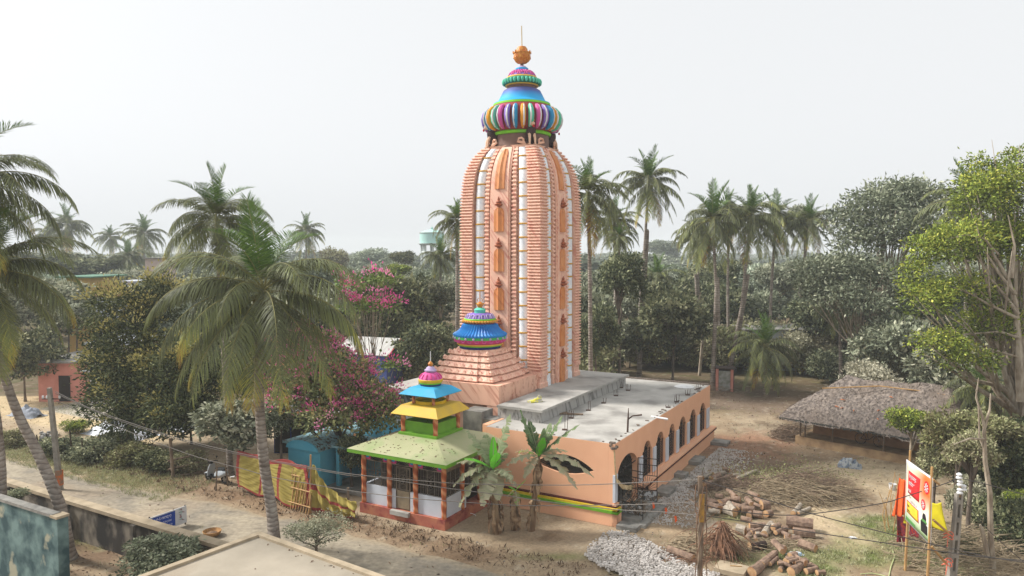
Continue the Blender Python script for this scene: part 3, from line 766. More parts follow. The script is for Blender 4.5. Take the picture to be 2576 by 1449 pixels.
for a, b in zip([px[0]+.1]+px[1:-1], px[1:]): screen((H0-.16, a+.1, 0), (H0-.16, b-.1, 0), wz, 2.42).build('grille', M['grille_steel'], pav)
m2 = screen((-.36, f+.02, 0), (.34, f+.02, 0), 1.35, 2.3); m2.bar((-.39, f+.02, .47), (-.39, f+.02, 2.36), .03); m2.bar((.37, f+.02, .47), (.37, f+.02, 2.36), .03); m2.bar((-.39, f+.02, 2.36), (.37, f+.02, 2.36), .03)
dr = m2.build('door', mat('steel_frame', srgb(140, 124, 104), srgb(110, 98, 86)), pav)
mb = MB(); mb.box(-.34, .32, f, f+.03, .5, 1.3); mb.build('door_panel', mat('khaki_sheet', srgb(142, 128, 104), srgb(122, 108, 88), scale=2), dr)
mb = MB(); mb.box(-.5, .5, -H0-.1, -H0+.1, .28, .47); mb.build('door_sill', M['concrete'], pav)
# green eave roof: sloping slab, then curb, box, posts, yellow roof, drum, posts, blue roof
mb = MB(); mb.box(-1.85, 1.75, -1.35, 2.0, .45, 2.8); mb.build('shade_core', mat('interior_shade_brown', srgb(58, 46, 40), srgb(42, 34, 30), scale=2), pav)  # added box, its dark colour stands for the deep shade inside the pavilion
RE = 2.72
def sq(h, z, n=1): return [(-h,-h,z), (h,-h,z), (h,h,z), (-h,h,z)]
mb = MB(); mb.rings([sq(RE-.03, EZ), sq(RE, EZ+.005), sq(RE, EZ+.17)]); mb.build('eave_edge', M['green_edge'], pav)
mb = MB(); mb.rings([sq(RE+.01, EZ+.172), sq(RE-.42, EZ+.33), sq(1.2, 3.52)]); mb.build('green_roof', M['green_top'], pav)
mb = MB(); mb.rings([sq(1.08, 3.45), sq(1.08, 3.62), sq(.95, 3.66)]); mb.build('roof_curb', M['green_edge'], pav)
mb = MB(); mb.rings([sq(.90, 3.6), sq(.90, 4.16), sq(.8, 4.16), sq(.8, 3.75)]); mb.build('vent_box', M['green_edge'], pav)
for x, y in ((-.84,-.84), (.84,-.84), (.84,.84), (-.84,.84)): pillar(x*1.08, y*1.08, 3.63, 4.52, .11, pav)
def flared(z0, z1, h0, h1, mt, nm):
    mb = MB(); mb.rings([sq(h0-.03, z0-.0), sq(h0, z0+.03), sq(h1, z1), sq(h1*.7, z1+.05)]); return mb.build(nm, mt, pav)
M['yel_roof'] = mat('yellow_roof', srgb(222, 184, 58), srgb(212, 172, 66), scale=1, rough=.6, c3=srgb(196, 164, 84), s3=1.1, l3=.5, h3=.75)
M['blu_roof'] = mat('blue_roof', srgb(46, 166, 214), srgb(54, 158, 200), scale=1, rough=.6, c3=srgb(80, 160, 190), s3=1.3, l3=.5, h3=.75)
flared(4.48, 4.88, 1.32, .98, M['yel_roof'], 'yellow_roof')
mb = MB(); mb.lathe([(.73, 4.85), (.73, 5.06), (.66, 5.06), (.66, 4.95)], 32); mb.build('yellow_drum', mat('drum_yellow', srgb(228, 186, 30)), pav)
for k in range(4):
    q = math.pi/4+k*math.pi/2; pillar(.8*math.cos(q), .8*math.sin(q), 4.86, 5.42, .075, pav)
flared(5.36, 5.68, 1.06, .68, M['blu_roof'], 'blue_roof')
cz = lambda v: ZAT(PC.x, PC.y, v); cp = F_/PC.y
def rp3(nm, prof, mt, n=32, par=pav):
    m2 = MB(); m2.lathe([(r/cp, cz(y)) for r, y in prof], n); return m2.build(nm, mt, par, smooth=True)
rp3('navy_drum', ((26.5, 974), (26.5, 963.5)), M['navy'])
rp3('lime_ring', ((27, 964), (28.5, 962.5), (29, 960)), M['lime'])
rp3('yellow_ring', ((29, 960.5), (31, 957), (31, 953), (29, 951.5)), mat('ring_yellow', srgb(232, 190, 50)))
lo3 = rp3('lotus_dome', ((30, 952.5), (27, 946), (20, 939), (14, 935.5)), M['pink'])
for i in range(14):
    q = i*2*math.pi/14; m2 = MB(); m2.tube([(.52*math.cos(q), .52*math.sin(q), cz(950)), (.44*math.cos(q), .44*math.sin(q), cz(943)), (.27*math.cos(q), .27*math.sin(q), cz(937))], [.05, .045, .02], 5); m2.build('petal', M['magenta'], lo3, smooth=True)
rp3('purple_bud', ((11, 937), (15, 933.5), (15.5, 930), (12, 928), (10, 924), (5, 921)), M['lavender'], 20)
rp3('gold_pot', ((3, 922), (6, 918.5), (6.5, 914.5), (4, 911), (2, 909)), M['gold'], 14)
m2 = MB(); m2.tube([(0, 0, cz(911)), (0, 0, cz(884))], .02, 6); m2.build('finial_rod', M['white_p'], pav)
mb = MB(); rn = random.Random(5)
for i in range(230):                                # dead leaves on the green roof
    if i < 140: x, y = rn.gauss(-1.95, .28), rn.gauss(-.6, .6)
    else: x, y = rn.uniform(-2.5, 2.4), rn.uniform(-2.6, -1.2)
    if abs(x) > 2.6 or abs(y) > 2.6 or max(abs(x), abs(y)) < 1.25: continue
    h = max(abs(x), abs(y)); z = (EZ+.33+(3.52-EZ-.33)*(2.3-h)/1.1) if h < 2.3 else EZ+.172+(2.73-h)/.43*.158
    s_ = rn.uniform(.01, .028); mb.obox((x, y, z+.008), rn.uniform(0, 3), s_*1.4, s_, .006)
tag(mb.build('leaf_litter', M['leaf_lit'], pav), kind='stuff')
# ================================================================ ground, road, yard
def vnoise(x, y, seed=0):
    xi = np.floor(x).astype(np.int64); yi = np.floor(y).astype(np.int64); xf = x-xi; yf = y-yi
    def h(a, b):
        n = (a*374761393 + b*668265263 + seed*1442695041) & 0xffffffff
        n = ((n ^ (n >> 13))*1274126177) & 0xffffffff
        return ((n ^ (n >> 16)) & 0xffff)/65535.0
    u = xf*xf*(3-2*xf); v = yf*yf*(3-2*yf)
    return (h(xi,yi)*(1-u)+h(xi+1,yi)*u)*(1-v) + (h(xi,yi+1)*(1-u)+h(xi+1,yi+1)*u)*v
def fbm(x, y, f=1.0, o=4, seed=0):
    s = 0; a = .5; t = 0
    for i in range(o):
        s = s + a*vnoise(x*f, y*f, seed+i*17); t += a; a *= .5; f *= 2.03
    return s/t
def sm(a, b, x): 
    t = np.clip((x-a)/(b-a), 0, 1); return t*t*(3-2*t)
xs_ = np.concatenate([[-840, -500, -300, -150, -90, -65], np.arange(-50, 42, .2), [50, 65, 90, 150, 300, 600, 840]])
ys_ = np.concatenate([[-60, 0, 12], np.arange(18, 76, .2), [80, 90, 110, 150, 220, 350, 600, 940]])
X, Y = np.meshgrid(xs_, ys_); nx, ny = len(xs_), len(ys_)
Lu = (X-OX)*UX + (Y-OY)*UY; Lv = (X-OX)*VX + (Y-OY)*VY
n1 = fbm(X, Y, .35, 5, 1); n2 = fbm(X, Y, 1.1, 5, 5); n3 = fbm(X, Y, .12, 3, 9); n4 = fbm(X, Y, 4, 3, 21)
def C3(r, g, b): return np.array(srgb(r, g, b)[:3])[None, None, :]
col = C3(176, 158, 134)*(1+0*X[..., None])
def blend(c, m): 
    global col
    m = np.clip(m, 0, 1)[..., None]; col = col*(1-m) + c*m
def blob(px_, py_, rx, ry, soft=.5, amp=.6):       # patch centred where that pixel meets the ground, radii in metres
    g_ = G(px_, py_); d = np.sqrt(((X-g_.x)/rx)**2 + ((Y-g_.y)/ry)**2) + (n1-.5)*amp*2 + (n2-.5)*amp
    return 1-sm(1-soft, 1+soft*.3, d)
blend(C3(160, 138, 112), sm(.45, .65, n1)*.6)
wood = sm(52, 60, Y + (n3-.5)*14 + np.clip((X-8)*.0, 0, 0)); wood = np.maximum(wood, sm(22, 27, X + (n1-.5)*5)*sm(20, 24, Y))
blend(C3(104, 90, 70), wood*.9); blend(C3(90, 92, 60), wood*sm(.5, .7, n2)*.7)
blend(C3(150, 138, 100), blob(2140, 955, 14, 2.2)*.8)                    # dry clearing behind the hut
blend(C3(150, 108, 86), blob(1870, 1130, 4.5, 4.5)*.75); blend(C3(130, 112, 98), blob(1900, 1010, 8, 5)*.8); blend(C3(118, 102, 92), blob(1900, 1170, 4, 1.6)*.8)
blend(C3(128, 108, 88), sm(.42, .58, n1)*.55*sm(-1, 2, Lu)); blend(C3(116, 98, 80), sm(.55, .65, n2)*.5*sm(-1, 2, Lu))
blend(C3(198, 178, 148), blob(2200, 1200, 5.0, 3.4)*.9); blend(C3(194, 174, 144), blob(2110, 1330, 1.0, 5.0, .5, .35)*.9); blend(C3(198, 180, 152), blob(2400, 1130, 7, 1.6)*.5)
blend(C3(196, 172, 142), blob(1650, 1345, 2.0, 1.1)*.8)
blend(C3(168, 164, 158), blob(1690, 1200, 1.3, 4.2)*.9); blend(C3(168, 160, 150), blob(1760, 1300, 1.2, 2.4)*.6)
for a in [(2180, 1400, 1.6, 2.0), (1880, 1385, 2.4, 1.6), (1830, 1300, 1.6, 1.0), (2050, 1440, 1.3, 1.0), (2230, 1330, 1.3, 1.8), (1600, 1440, 1.3, .6), (1380, 1400, 2.2, .7), (260, 1360, 1.5, 1.0), (2330, 1400, 2, 2)]:
    blend(C3(104, 116, 62), blob(*a, .9, 1.0)*(.55+.6*sm(.4, .56, n2)))
for a in [(1200, 1400, 3.2, .8), (1330, 1350, 2.6, 1.0), (870, 1320, 1.5, .8), (620, 1245, 3.5, 1.1), (240, 1400, 2.5, 2.0)]:
    blend(C3(122, 100, 80), blob(*a, .9, .8)*(.3+.7*sm(.4, .6, n2)))
blend(C3(176, 150, 124), blob(520, 1210, 4, 1.2)*.7)
blend(C3(150, 124, 98), blob(1650, 1260, 4.5, 5)*.45)
verge = sm(-7.0, -6.0, Lv + (n2-.5)*1.4)*(1-sm(-5.2, -4.4, Lv + (n2-.5)))*(1-sm(-4, -2, Lu)); blend(C3(136, 112, 90), verge*.8)
blend(C3(112, 108, 72), sm(-7.6, -7.0, Lv+(n2-.5))*(1-sm(-4.5, -3.5, Lv))*(1-sm(-24, -21, Lu))*.85)
blend(C3(206, 184, 148), (1-sm(-31, -29, Lu + (n2-.5)*2))*sm(-2.6, -1.6, Lv)*(1-sm(6, 9, Lv))*(Y < 60)*.9)
blend(C3(188, 180, 166), (1-sm(-37.5, -37, Lu))*sm(-47, -46.5, Lu)*sm(.6, .8, Lv)*(1-sm(4.2, 4.4, Lv)))
yard = 1-sm(-12.9, -12.5, Lv + 0*X); blend(C3(134, 112, 92), yard*sm(.35, .6, n2)*.7)
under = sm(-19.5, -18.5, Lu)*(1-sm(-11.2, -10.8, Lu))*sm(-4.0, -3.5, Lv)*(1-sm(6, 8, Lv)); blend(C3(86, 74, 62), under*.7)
speck = (n4 > .66)[..., None]*(np.clip(.16+n2*.2, 0, 1))[..., None]; col = col*(1-speck) + C3(104, 84, 66)*speck
speck = (fbm(X, Y, 3.1, 2, 77) > .78)[..., None]*.25; col = col*(1-speck) + C3(216, 206, 186)*speck
col = col*(.9+.2*fbm(X, Y, 2.3, 3, 40))[..., None]
Z = np.where((Y < 76) & (Y > 18), (n2-.5)*.10*(np.abs(Lv+9) > 3.4) + (n4-.5)*.03, 0.0)
inside = (Lu > -15.5) & (Lu < 1.4) & (Lv > -4.6) & (Lv < 16.6); Z = np.where(inside, -.01, Z)
Z = np.where((np.abs(Lv+9.1) < 2.9), -.03, Z)
idx = np.arange(nx*ny).reshape(ny, nx)
col = col*np.array([.87, .875, .86])[None, None]
Q = np.stack([idx[:-1, :-1], idx[:-1, 1:], idx[1:, 1:], idx[1:, :-1]], -1).reshape(-1, 4)
def vcmat(name, attr='soil', rough=.95, bump=.6, bs=9):
    m, t, b = nodes(name); b.inputs['Roughness'].default_value = rough; b.inputs['Specular IOR Level'].default_value = .1
    a = N(t, 'ShaderNodeAttribute', attribute_name=attr); mp = coords(t)
    nz = N(t, 'ShaderNodeTexNoise'); nz.inputs['Scale'].default_value = bs; nz.inputs['Detail'].default_value = 8; t.links.new(mp.outputs[0], nz.inputs[0])
    mr = N(t, 'ShaderNodeMapRange'); mr.inputs[1].default_value = .3; mr.inputs[2].default_value = .7; mr.inputs[3].default_value = .78; mr.inputs[4].default_value = 1.16; t.links.new(nz.outputs[0], mr.inputs[0])
    mx = N(t, 'ShaderNodeMix', data_type='RGBA', blend_type='MULTIPLY'); mx.inputs[0].default_value = 1
    t.links.new(a.outputs['Color'], mx.inputs[6]); t.links.new(mr.outputs[0], mx.inputs[7]); t.links.new(mx.outputs[2], b.inputs['Base Color'])
    bp = N(t, 'ShaderNodeBump'); bp.inputs['Strength'].default_value = bump; bp.inputs['Distance'].default_value = .04; t.links.new(nz.outputs[0], bp.inputs['Height']); t.links.new(bp.outputs[0], b.inputs['Normal'])
    return m
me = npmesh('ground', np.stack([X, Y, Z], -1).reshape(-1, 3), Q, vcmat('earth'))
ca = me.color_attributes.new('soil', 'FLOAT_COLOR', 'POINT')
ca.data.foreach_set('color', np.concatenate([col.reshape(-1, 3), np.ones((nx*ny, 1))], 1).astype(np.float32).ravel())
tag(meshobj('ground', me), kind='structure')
GX, GY, GC = xs_, ys_, col
def gcol(x, y): return GC[min(np.searchsorted(ys_, y), ny-1), min(np.searchsorted(xs_, x), nx-1)]
# road: a worn concrete lane whose edges wander under the dust
us = np.arange(-75, 30, .3); vv = np.linspace(0, 1, 24)
UU, TT = np.meshgrid(us, vv)
near_e = np.full_like(us, -11.86) + 0*us; near_e = np.where(us > -9.5, -12.3 - (us+9.5)*.05, near_e)
far_e = np.interp(us, [-75, -34, -24, -18, -10, -2, 30], [-7.8, -7.6, -7.3, -6.75, -6.5, -6.7, -7.4]) + (fbm(us, us*0, .5, 4, 3)-.5)*.7
VVv = near_e[None, :]*(1-TT) + far_e[None, :]*TT
RX = OX + UU*UX + VVv*VX; RY = OY + UU*UY + VVv*VY
col = C3(160, 148, 130)*(1+0*RX[..., None]); X, Y = RX, RY
r1 = fbm(RX, RY, .4, 5, 31); r2 = fbm(RX, RY, 1.6, 4, 35)
blend(C3(176, 163, 142), sm(.45, .62, r1)); blend(C3(138, 130, 118), sm(.52, .66, r2)*.65); blend(C3(174, 152, 128), sm(.6, .72, fbm(RX, RY, .25, 3, 51))*.35)
edge = np.minimum(TT, 1-TT); blend(C3(172, 154, 128), (1-sm(0, .07, edge + (r2-.5)*.1))*.85)
cr = np.abs(fbm(RX, RY, .9, 4, 61)-.5) < .008; blend(C3(112, 102, 90), cr*.6)
col = col*np.array([.84, .86, .88])
idx = np.arange(RX.size).reshape(RX.shape)
Q = np.stack([idx[:-1, :-1], idx[:-1, 1:], idx[1:, 1:], idx[1:, :-1]], -1).reshape(-1, 4)
me = npmesh('road', np.stack([RX, RY, .006 + .012*np.sin(TT*math.pi) + (r2-.5)*.012*np.sin(TT*math.pi)], -1).reshape(-1, 3), Q, vcmat('road_concrete', bump=.35, bs=5))
ca = me.color_attributes.new('soil', 'FLOAT_COLOR', 'POINT')
ca.data.foreach_set('color', np.concatenate([col.reshape(-1, 3), np.ones((col.size//3, 1))], 1).astype(np.float32).ravel())
tag(meshobj('road', me), kind='structure')
# ================================================================ vegetation makers
def leafmat(name, stops, transl=.16, rough=.72, vary=True):
    m = bpy.data.materials.new(name); m.use_nodes = True; t = m.node_tree; t.nodes.clear()
    o = N(t, 'ShaderNodeOutputMaterial'); a = N(t, 'ShaderNodeAttribute', attribute_name='tint'); r_ = ramp(t, stops); t.links.new(a.outputs['Fac'], r_.inputs[0])
    d = N(t, 'ShaderNodeBsdfPrincipled'); d.inputs['Roughness'].default_value = rough; d.inputs['Specular IOR Level'].default_value = .16
    tr = N(t, 'ShaderNodeBsdfTranslucent'); mx = N(t, 'ShaderNodeMixShader'); mx.inputs[0].default_value = transl
    oi = N(t, 'ShaderNodeObjectInfo'); hs = N(t, 'ShaderNodeHueSaturation'); mv = N(t, 'ShaderNodeMapRange'); mv.inputs[3].default_value = .72; mv.inputs[4].default_value = 1.3; mh = N(t, 'ShaderNodeMath', operation='FRACT'); mm_ = N(t, 'ShaderNodeMath', operation='MULTIPLY'); mm_.inputs[1].default_value = 7.31; t.links.new(oi.outputs['Random'], mm_.inputs[0]); t.links.new(mm_.outputs[0], mh.inputs[0]); m3 = N(t, 'ShaderNodeMapRange'); m3.inputs[3].default_value = .478; m3.inputs[4].default_value = .512; t.links.new(mh.outputs[0], m3.inputs[0]); t.links.new(m3.outputs[0], hs.inputs['Hue']); m4 = N(t, 'ShaderNodeMapRange'); m4.inputs[3].default_value = 1.0; m4.inputs[4].default_value = .7; t.links.new(oi.outputs['Random'], m4.inputs[0]); t.links.new(m4.outputs[0], hs.inputs['Saturation']); t.links.new(oi.outputs['Random'], mv.inputs[0])
    if vary: t.links.new(mv.outputs[0], hs.inputs['Value'])
    else: hs.inputs['Hue'].default_value = .5; t.links.remove(hs.inputs['Hue'].links[0]); t.links.remove(hs.inputs['Saturation'].links[0])
    t.links.new(r_.outputs[0], hs.inputs['Color']); t.links.new(hs.outputs[0], d.inputs['Base Color']); t.links.new(hs.outputs[0], tr.inputs[0])
    t.links.new(d.outputs[0], mx.inputs[1]); t.links.new(tr.outputs[0], mx.inputs[2]); t.links.new(mx.outputs[0], o.inputs[0]); return m
def norm(a): return a/np.maximum(np.linalg.norm(a, axis=-1, keepdims=True), 1e-9)
def leafcloud(C, D, ln, wd, r, curl=.25):
    """C base points, D directions: one folded diamond per leaf"""
    n = len(C); D = norm(D); q = norm(np.cross(D, r.normal(size=(n, 3)))); up = norm(np.cross(q, D))
    ln = ln[:, None]; wd = wd[:, None]
    V = np.stack([C, C + D*ln*.5 + q*wd + up*ln*.06, C + D*ln - up*ln*curl*.5, C + D*ln*.5 - q*wd + up*ln*.06], 1)
    return V.reshape(-1, 3), np.arange(n*4).reshape(n, 4)
def clumps(blobs, n, r, low=-.6, inner=.25, rag=.35):
    A = np.array([b[3]*b[4]+b[3]*b[5]+b[4]*b[5] for b in blobs]); k = r.choice(len(blobs), n, p=A/A.sum()); B = np.array(blobs)[k]
    d = norm(r.normal(size=(n, 3))); d[:, 2] = np.where(d[:, 2] < low, -d[:, 2]*.6, d[:, 2]); d = norm(d)
    nz = np.sin(d[:, 0]*4.3+k*1.7)*np.sin(d[:, 1]*3.9+k)*np.cos(d[:, 2]*5+k*2.3)
    f = np.where(r.random(n) < inner, r.uniform(.45, .8, n), r.uniform(.82, 1.04, n)) + nz*rag*.5
    return B[:, :3] + d*B[:, 3:6]*f[:, None], d
def crown_mesh(name, blobs, nclump, per, ll, mt, seed=0, csz=.34, low=-.6, inner=.25, rag=.35, droop=.1, wr=.2, tbase=.42, tvar=.24, top=.16, extra=None):
    r = np.random.default_rng(seed); cc, cd = clumps(blobs, nclump, r, low, inner, rag)
    n = nclump*per; k = np.repeat(np.arange(nclump), per)
    off = r.normal(size=(n, 3))*csz*.5*r.uniform(.6, 1.3, nclump)[k][:, None]; off[:, 2] *= .7
    C = cc[k] + off; D = norm(off)*.7 + cd[k]*.45 + r.normal(size=(n, 3))*.6; D[:, 2] -= droop
    ln = ll*r.uniform(.65, 1.3, n); V, Q = leafcloud(C, D, ln, ln*wr*r.uniform(.8, 1.2, n), r)
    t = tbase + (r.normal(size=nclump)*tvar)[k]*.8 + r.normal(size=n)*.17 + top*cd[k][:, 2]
    mi = np.zeros(n, int); mats = [mt]
    me = npmesh(name, V, Q, mats, mi, np.clip(t, 0, 1)); return me, cc
def limb_mesh(name, base, top, r0, targets, mt, seed=0, fork=.45, nl=9):
    rn_ = random.Random(seed); m = MB(); base, top = Vector(base), Vector(top)
    k = 7; pts = []; jx = 0
    for i in range(k+1):
        f = i/k; jx += rn_.uniform(-.06, .06); pts.append(base.lerp(top, f) + Vector((jx, rn_.uniform(-.05, .05), 0))*r0*6*f)
    m.tube(pts, [r0*(1.35 if i == 0 else 1)*(1-.72*i/k) for i in range(k+1)], 8)
    ts = list(targets); rn_.shuffle(ts)
    for t in ts[:nl]:
        t = Vector(t); f = rn_.uniform(fork, .95); s_ = base.lerp(top, f); rr = r0*(1-.7*f)*.75
        mid = s_.lerp(t, .45) + Vector((0, 0, -(t-s_).length*.08 + rn_.uniform(-.1, .25)))
        q = [s_, s_.lerp(mid, .5)+Vector((rn_.uniform(-.1,.1), rn_.uniform(-.1,.1), .05)), mid, mid.lerp(t, .5)+Vector((rn_.uniform(-.15,.15), rn_.uniform(-.15,.15), .08)), t]
        m.tube(q, [rr, rr*.8, rr*.6, rr*.4, rr*.12], 5)
        for _ in range(2):
            t2 = t + Vector((rn_.uniform(-.4,.4), rn_.uniform(-.4,.4), rn_.uniform(-.2,.12)))*(t-s_).length*.4
            m.tube([mid, mid.lerp(t2, .5)+Vector((0,0,.08)), t2], [rr*.45, rr*.3, rr*.08], 4)
    me = bpy.data.meshes.new(name); me.from_pydata(m.v, [], m.f); me.materials.append(mt)
    me.polygons.foreach_set('use_smooth', [True]*len(m.f)); me.update(); return me
s = srgb
M['bark'] = mat('bark', s(122, 110, 98), s(84, 74, 66), scale=5, stretch=(1, 1, .3), rough=.95, bump=.6)
M['pale_bark'] = mat('pale_bark', s(176, 164, 146), s(130, 116, 100), scale=5, stretch=(1, 1, .4), rough=.95, bump=.5)
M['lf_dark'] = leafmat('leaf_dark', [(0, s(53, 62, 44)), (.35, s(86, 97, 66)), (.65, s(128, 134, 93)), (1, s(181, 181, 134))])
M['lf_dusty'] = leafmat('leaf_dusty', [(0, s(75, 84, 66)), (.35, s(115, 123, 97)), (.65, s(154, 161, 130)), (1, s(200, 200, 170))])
M['lf_flush'] = leafmat('leaf_flush', [(0, s(58, 66, 40)), (.3, s(92, 102, 56)), (.55, s(122, 140, 62)), (.8, s(162, 176, 76)), (1, s(202, 202, 98))], vary=False)
M['lf_green'] = leafmat('leaf_fresh', [(0, s(56, 84, 40)), (.5, s(86, 122, 54)), (1, s(140, 164, 84))])
M['lf_green2'] = leafmat('leaf_orchid', [(0, s(82, 101, 66)), (.4, s(126, 141, 93)), (.7, s(167, 174, 115)), (.9, s(209, 198, 119)), (1, s(225, 170, 104))])
M['lf_mango'] = leafmat('leaf_mango', [(0, s(38, 46, 32)), (.35, s(64, 74, 48)), (.65, s(96, 104, 68)), (1, s(140, 142, 100))], vary=False)
M['lf_pale'] = leafmat('leaf_pale', [(0, s(93, 106, 86)), (.5, s(137, 150, 123)), (1, s(183, 194, 165))])
M['lf_airy'] = leafmat('leaf_airy', [(0, s(110, 110, 86)), (.5, s(161, 159, 128)), (1, s(209, 205, 172))])
M['lf_brown'] = leafmat('leaf_brown', [(0, s(78, 60, 46)), (.5, s(126, 104, 82)), (1, s(176, 154, 124))], .15)
M['lf_scrub'] = leafmat('leaf_scrub', [(0, s(97, 90, 66)), (.35, s(134, 126, 90)), (.65, s(150, 156, 101)), (1, s(194, 189, 141))])
M['bloom'] = leafmat('mango_bloom', [(0, s(128, 124, 70)), (.5, s(168, 158, 96)), (1, s(204, 194, 132))], .2, vary=False)
M['pinkf'] = leafmat('pink_petals', [(0, s(224, 74, 150)), (.5, s(242, 112, 180)), (1, s(245, 168, 206))], .35, vary=False)
M['palm'] = leafmat('palm_leaf', [(0, s(56, 58, 46)), (.25, s(88, 92, 70)), (.42, s(116, 122, 86)), (.6, s(134, 142, 86)), (.76, s(176, 174, 84)), (.9, s(190, 158, 76)), (1, s(150, 116, 76))], .18, .5, False)
M['palm_g'] = leafmat('palm_leaf_fresh', [(0, s(58, 72, 44)), (.4, s(84, 112, 56)), (.7, s(122, 148, 70)), (1, s(168, 172, 84))], .18, .5, False)
M['rachis'] = mat('frond_rib', s(140, 138, 84), s(118, 112, 70), rough=.7)
M['ptrunk'] = None
def palm_trunk_mat():
    m, t, b = nodes('palm_trunk'); b.inputs['Roughness'].default_value = .95; mp = coords(t)
    wv = N(t, 'ShaderNodeTexWave', bands_direction='Z'); wv.inputs['Scale'].default_value = 1.7; wv.inputs['Distortion'].default_value = 7; wv.inputs['Detail'].default_value = 3
    nz = N(t, 'ShaderNodeTexNoise'); nz.inputs['Scale'].default_value = 2.2; nz.inputs['Detail'].default_value = 5
    t.links.new(mp.outputs[0], wv.inputs[0]); t.links.new(mp.outputs[0], nz.inputs[0])
    r1_ = ramp(t, [(.3, s(116, 104, 94)), (.6, s(158, 148, 138)), (.8, s(176, 168, 156))]); t.links.new(nz.outputs[0], r1_.inputs[0])
    r2_ = ramp(t, [(0, (.55, .52, .5, 1)), (.35, (1, 1, 1, 1))]); t.links.new(wv.outputs[0], r2_.inputs[0])
    mx = N(t, 'ShaderNodeMix', data_type='RGBA', blend_type='MULTIPLY'); mx.inputs[0].default_value = .8
    t.links.new(r1_.outputs[0], mx.inputs[6]); t.links.new(r2_.outputs[0], mx.inputs[7]); t.links.new(mx.outputs[2], b.inputs['Base Color'])
    bp = N(t, 'ShaderNodeBump'); bp.inputs['Strength'].default_value = .5; bp.inputs['Distance'].default_value = .04; t.links.new(wv.outputs[0], bp.inputs['Height']); t.links.new(bp.outputs[0], b.inputs['Normal']); return m
M['ptrunk'] = palm_trunk_mat()
# ---------------------------------------------------------------- palm fronds
def frond_arrays(L_, e0, droop, nl, r, lw=.045, hang=.6, maxl=.95, tint0=.3, tip=.5, segs=3, fold=0.35):
    ns = 22; s_ = np.linspace(0, 1, ns); ang = e0 - droop*s_**1.25
    dx = np.cos(ang); dz = np.sin(ang); st = L_/(ns-1)
    px_ = np.concatenate([[0], np.cumsum((dx[:-1]+dx[1:])/2*st)]); pz_ = np.concatenate([[0], np.cumsum((dz[:-1]+dz[1:])/2*st)])
    Vs, Qs, Ts, Ms = [], [], [], []; nv = 0
    # rib
    wb = np.interp(s_, [0, .12, 1], [.05, .028, .006])*L_/4.3; rb = []
    for i in range(ns):
        for a in (0, 2.1, 4.2): rb.append((px_[i]-wb[i]*math.cos(a)*dz[i], wb[i]*math.sin(a), pz_[i]+wb[i]*math.cos(a)*dx[i]))
    q = [(i*3+j, i*3+(j+1) % 3, (i+1)*3+(j+1) % 3, (i+1)*3+j) for i in range(ns-1) for j in range(3)]
    Vs.append(np.array(rb)); Qs.append(np.array(q)); Ts.append(np.full(len(q), .55)); Ms.append(np.ones(len(q), int)); nv += len(rb)
    for side in (-1, 1):
        t = np.linspace(.14, .995, nl) + r.normal(size=nl)*.004
        P0 = np.stack([np.interp(t, s_, px_), 0*t, np.interp(t, s_, pz_)], 1); ta = np.interp(t, s_, ang)
        T = np.stack([np.cos(ta), 0*ta, np.sin(ta)], 1); Nn = np.stack([-np.sin(ta), 0*ta, np.cos(ta)], 1)
        ll = maxl*np.interp(t, [.14, .3, .55, .85, 1], [.55, 1, 1, .62, .38])*r.uniform(.85, 1.1, nl)*L_/4.3
        fw = np.interp(t, [.14, .6, 1], [.35, .6, 1.6])[:, None]
        D = norm(np.array([0, side, 0])[None]*1.0 + T*fw + Nn*fold + r.normal(size=(nl, 3))*.12)
        P = P0; wv = T*(lw/2)[..., None] if hasattr(lw, '__len__') else T*lw*.5*L_/4.3
        rows = [np.stack([P-wv*.5, P+wv*.5], 1)]
        for k in range(1, segs+1):
            g = hang*(k/segs)*r.uniform(.7, 1.3, nl)[:, None]
            Dk = norm(D + np.array([0, 0, -1])[None]*g*1.25)
            P = P + Dk*ll[:, None]/segs; ww = (1.0 if k < segs else .12)
            rows.append(np.stack([P-wv*ww, P+wv*ww], 1))
        R_ = np.stack(rows, 1); Vs.append(R_.reshape(-1, 3)); m_ = segs+1
        b = nv + np.arange(nl)[:, None]*(2*m_) + np.arange(segs)[None]*2
        Qs.append(np.stack([b, b+1, b+3, b+2], -1).reshape(-1, 4)); nv += nl*2*m_
        tt = tint0 + r.normal(size=nl)*.09 + tip*np.clip((t-.45)/.55, 0, 1)**1.5
        tt = np.repeat(tt[:, None], segs, 1) + np.linspace(0, .12, segs)[None]*(.4+tip); Ts.append(np.clip(tt, 0, 1).ravel()); Ms.append(np.zeros(nl*segs, int))
    return np.concatenate(Vs), np.concatenate(Qs), np.concatenate(Ts), np.concatenate(Ms)
# kinds of frond, from the spear at the top to the old hanging ones: (start angle, droop, hang, tint, tip, fold)
FK = [(84, 20, .05, .40, .05, .7), (68, 62, .22, .38, .12, .5), (50, 104, .7, .33, .12, .25), (28, 108, 1.2, .3, .25, .1), (6, 92, 1.4, .3, .45, .05), (-24, 58, 1.1, .34, .6, .1), (-50, 32, .6, .45, .45, .1), (-66, 14, .3, .95, .05, .1)]
near_fr = {}
def near_frond(kind, var):
    key = (kind, var)
    if key not in near_fr:
        r = np.random.default_rng(100+kind*7+var); e, d, h, t0, tp, fo = FK[kind]
        V, Q, T, Mi = frond_arrays(1.0*4.3, R(e+r.uniform(-6, 6)), R(d*r.uniform(.85, 1.2)), 105, r, hang=h*1.1, tint0=t0+r.uniform(-.05, .08), tip=tp*(r.uniform(.5, 1.2) if var else .12), fold=fo, lw=.036, maxl=1.12)
        near_fr[key] = npmesh('frond', V, Q, [M['palm_g'] if kind < 2 else M['palm'], M['rachis']], Mi, T)
    return near_fr[key]
far_cr = {}
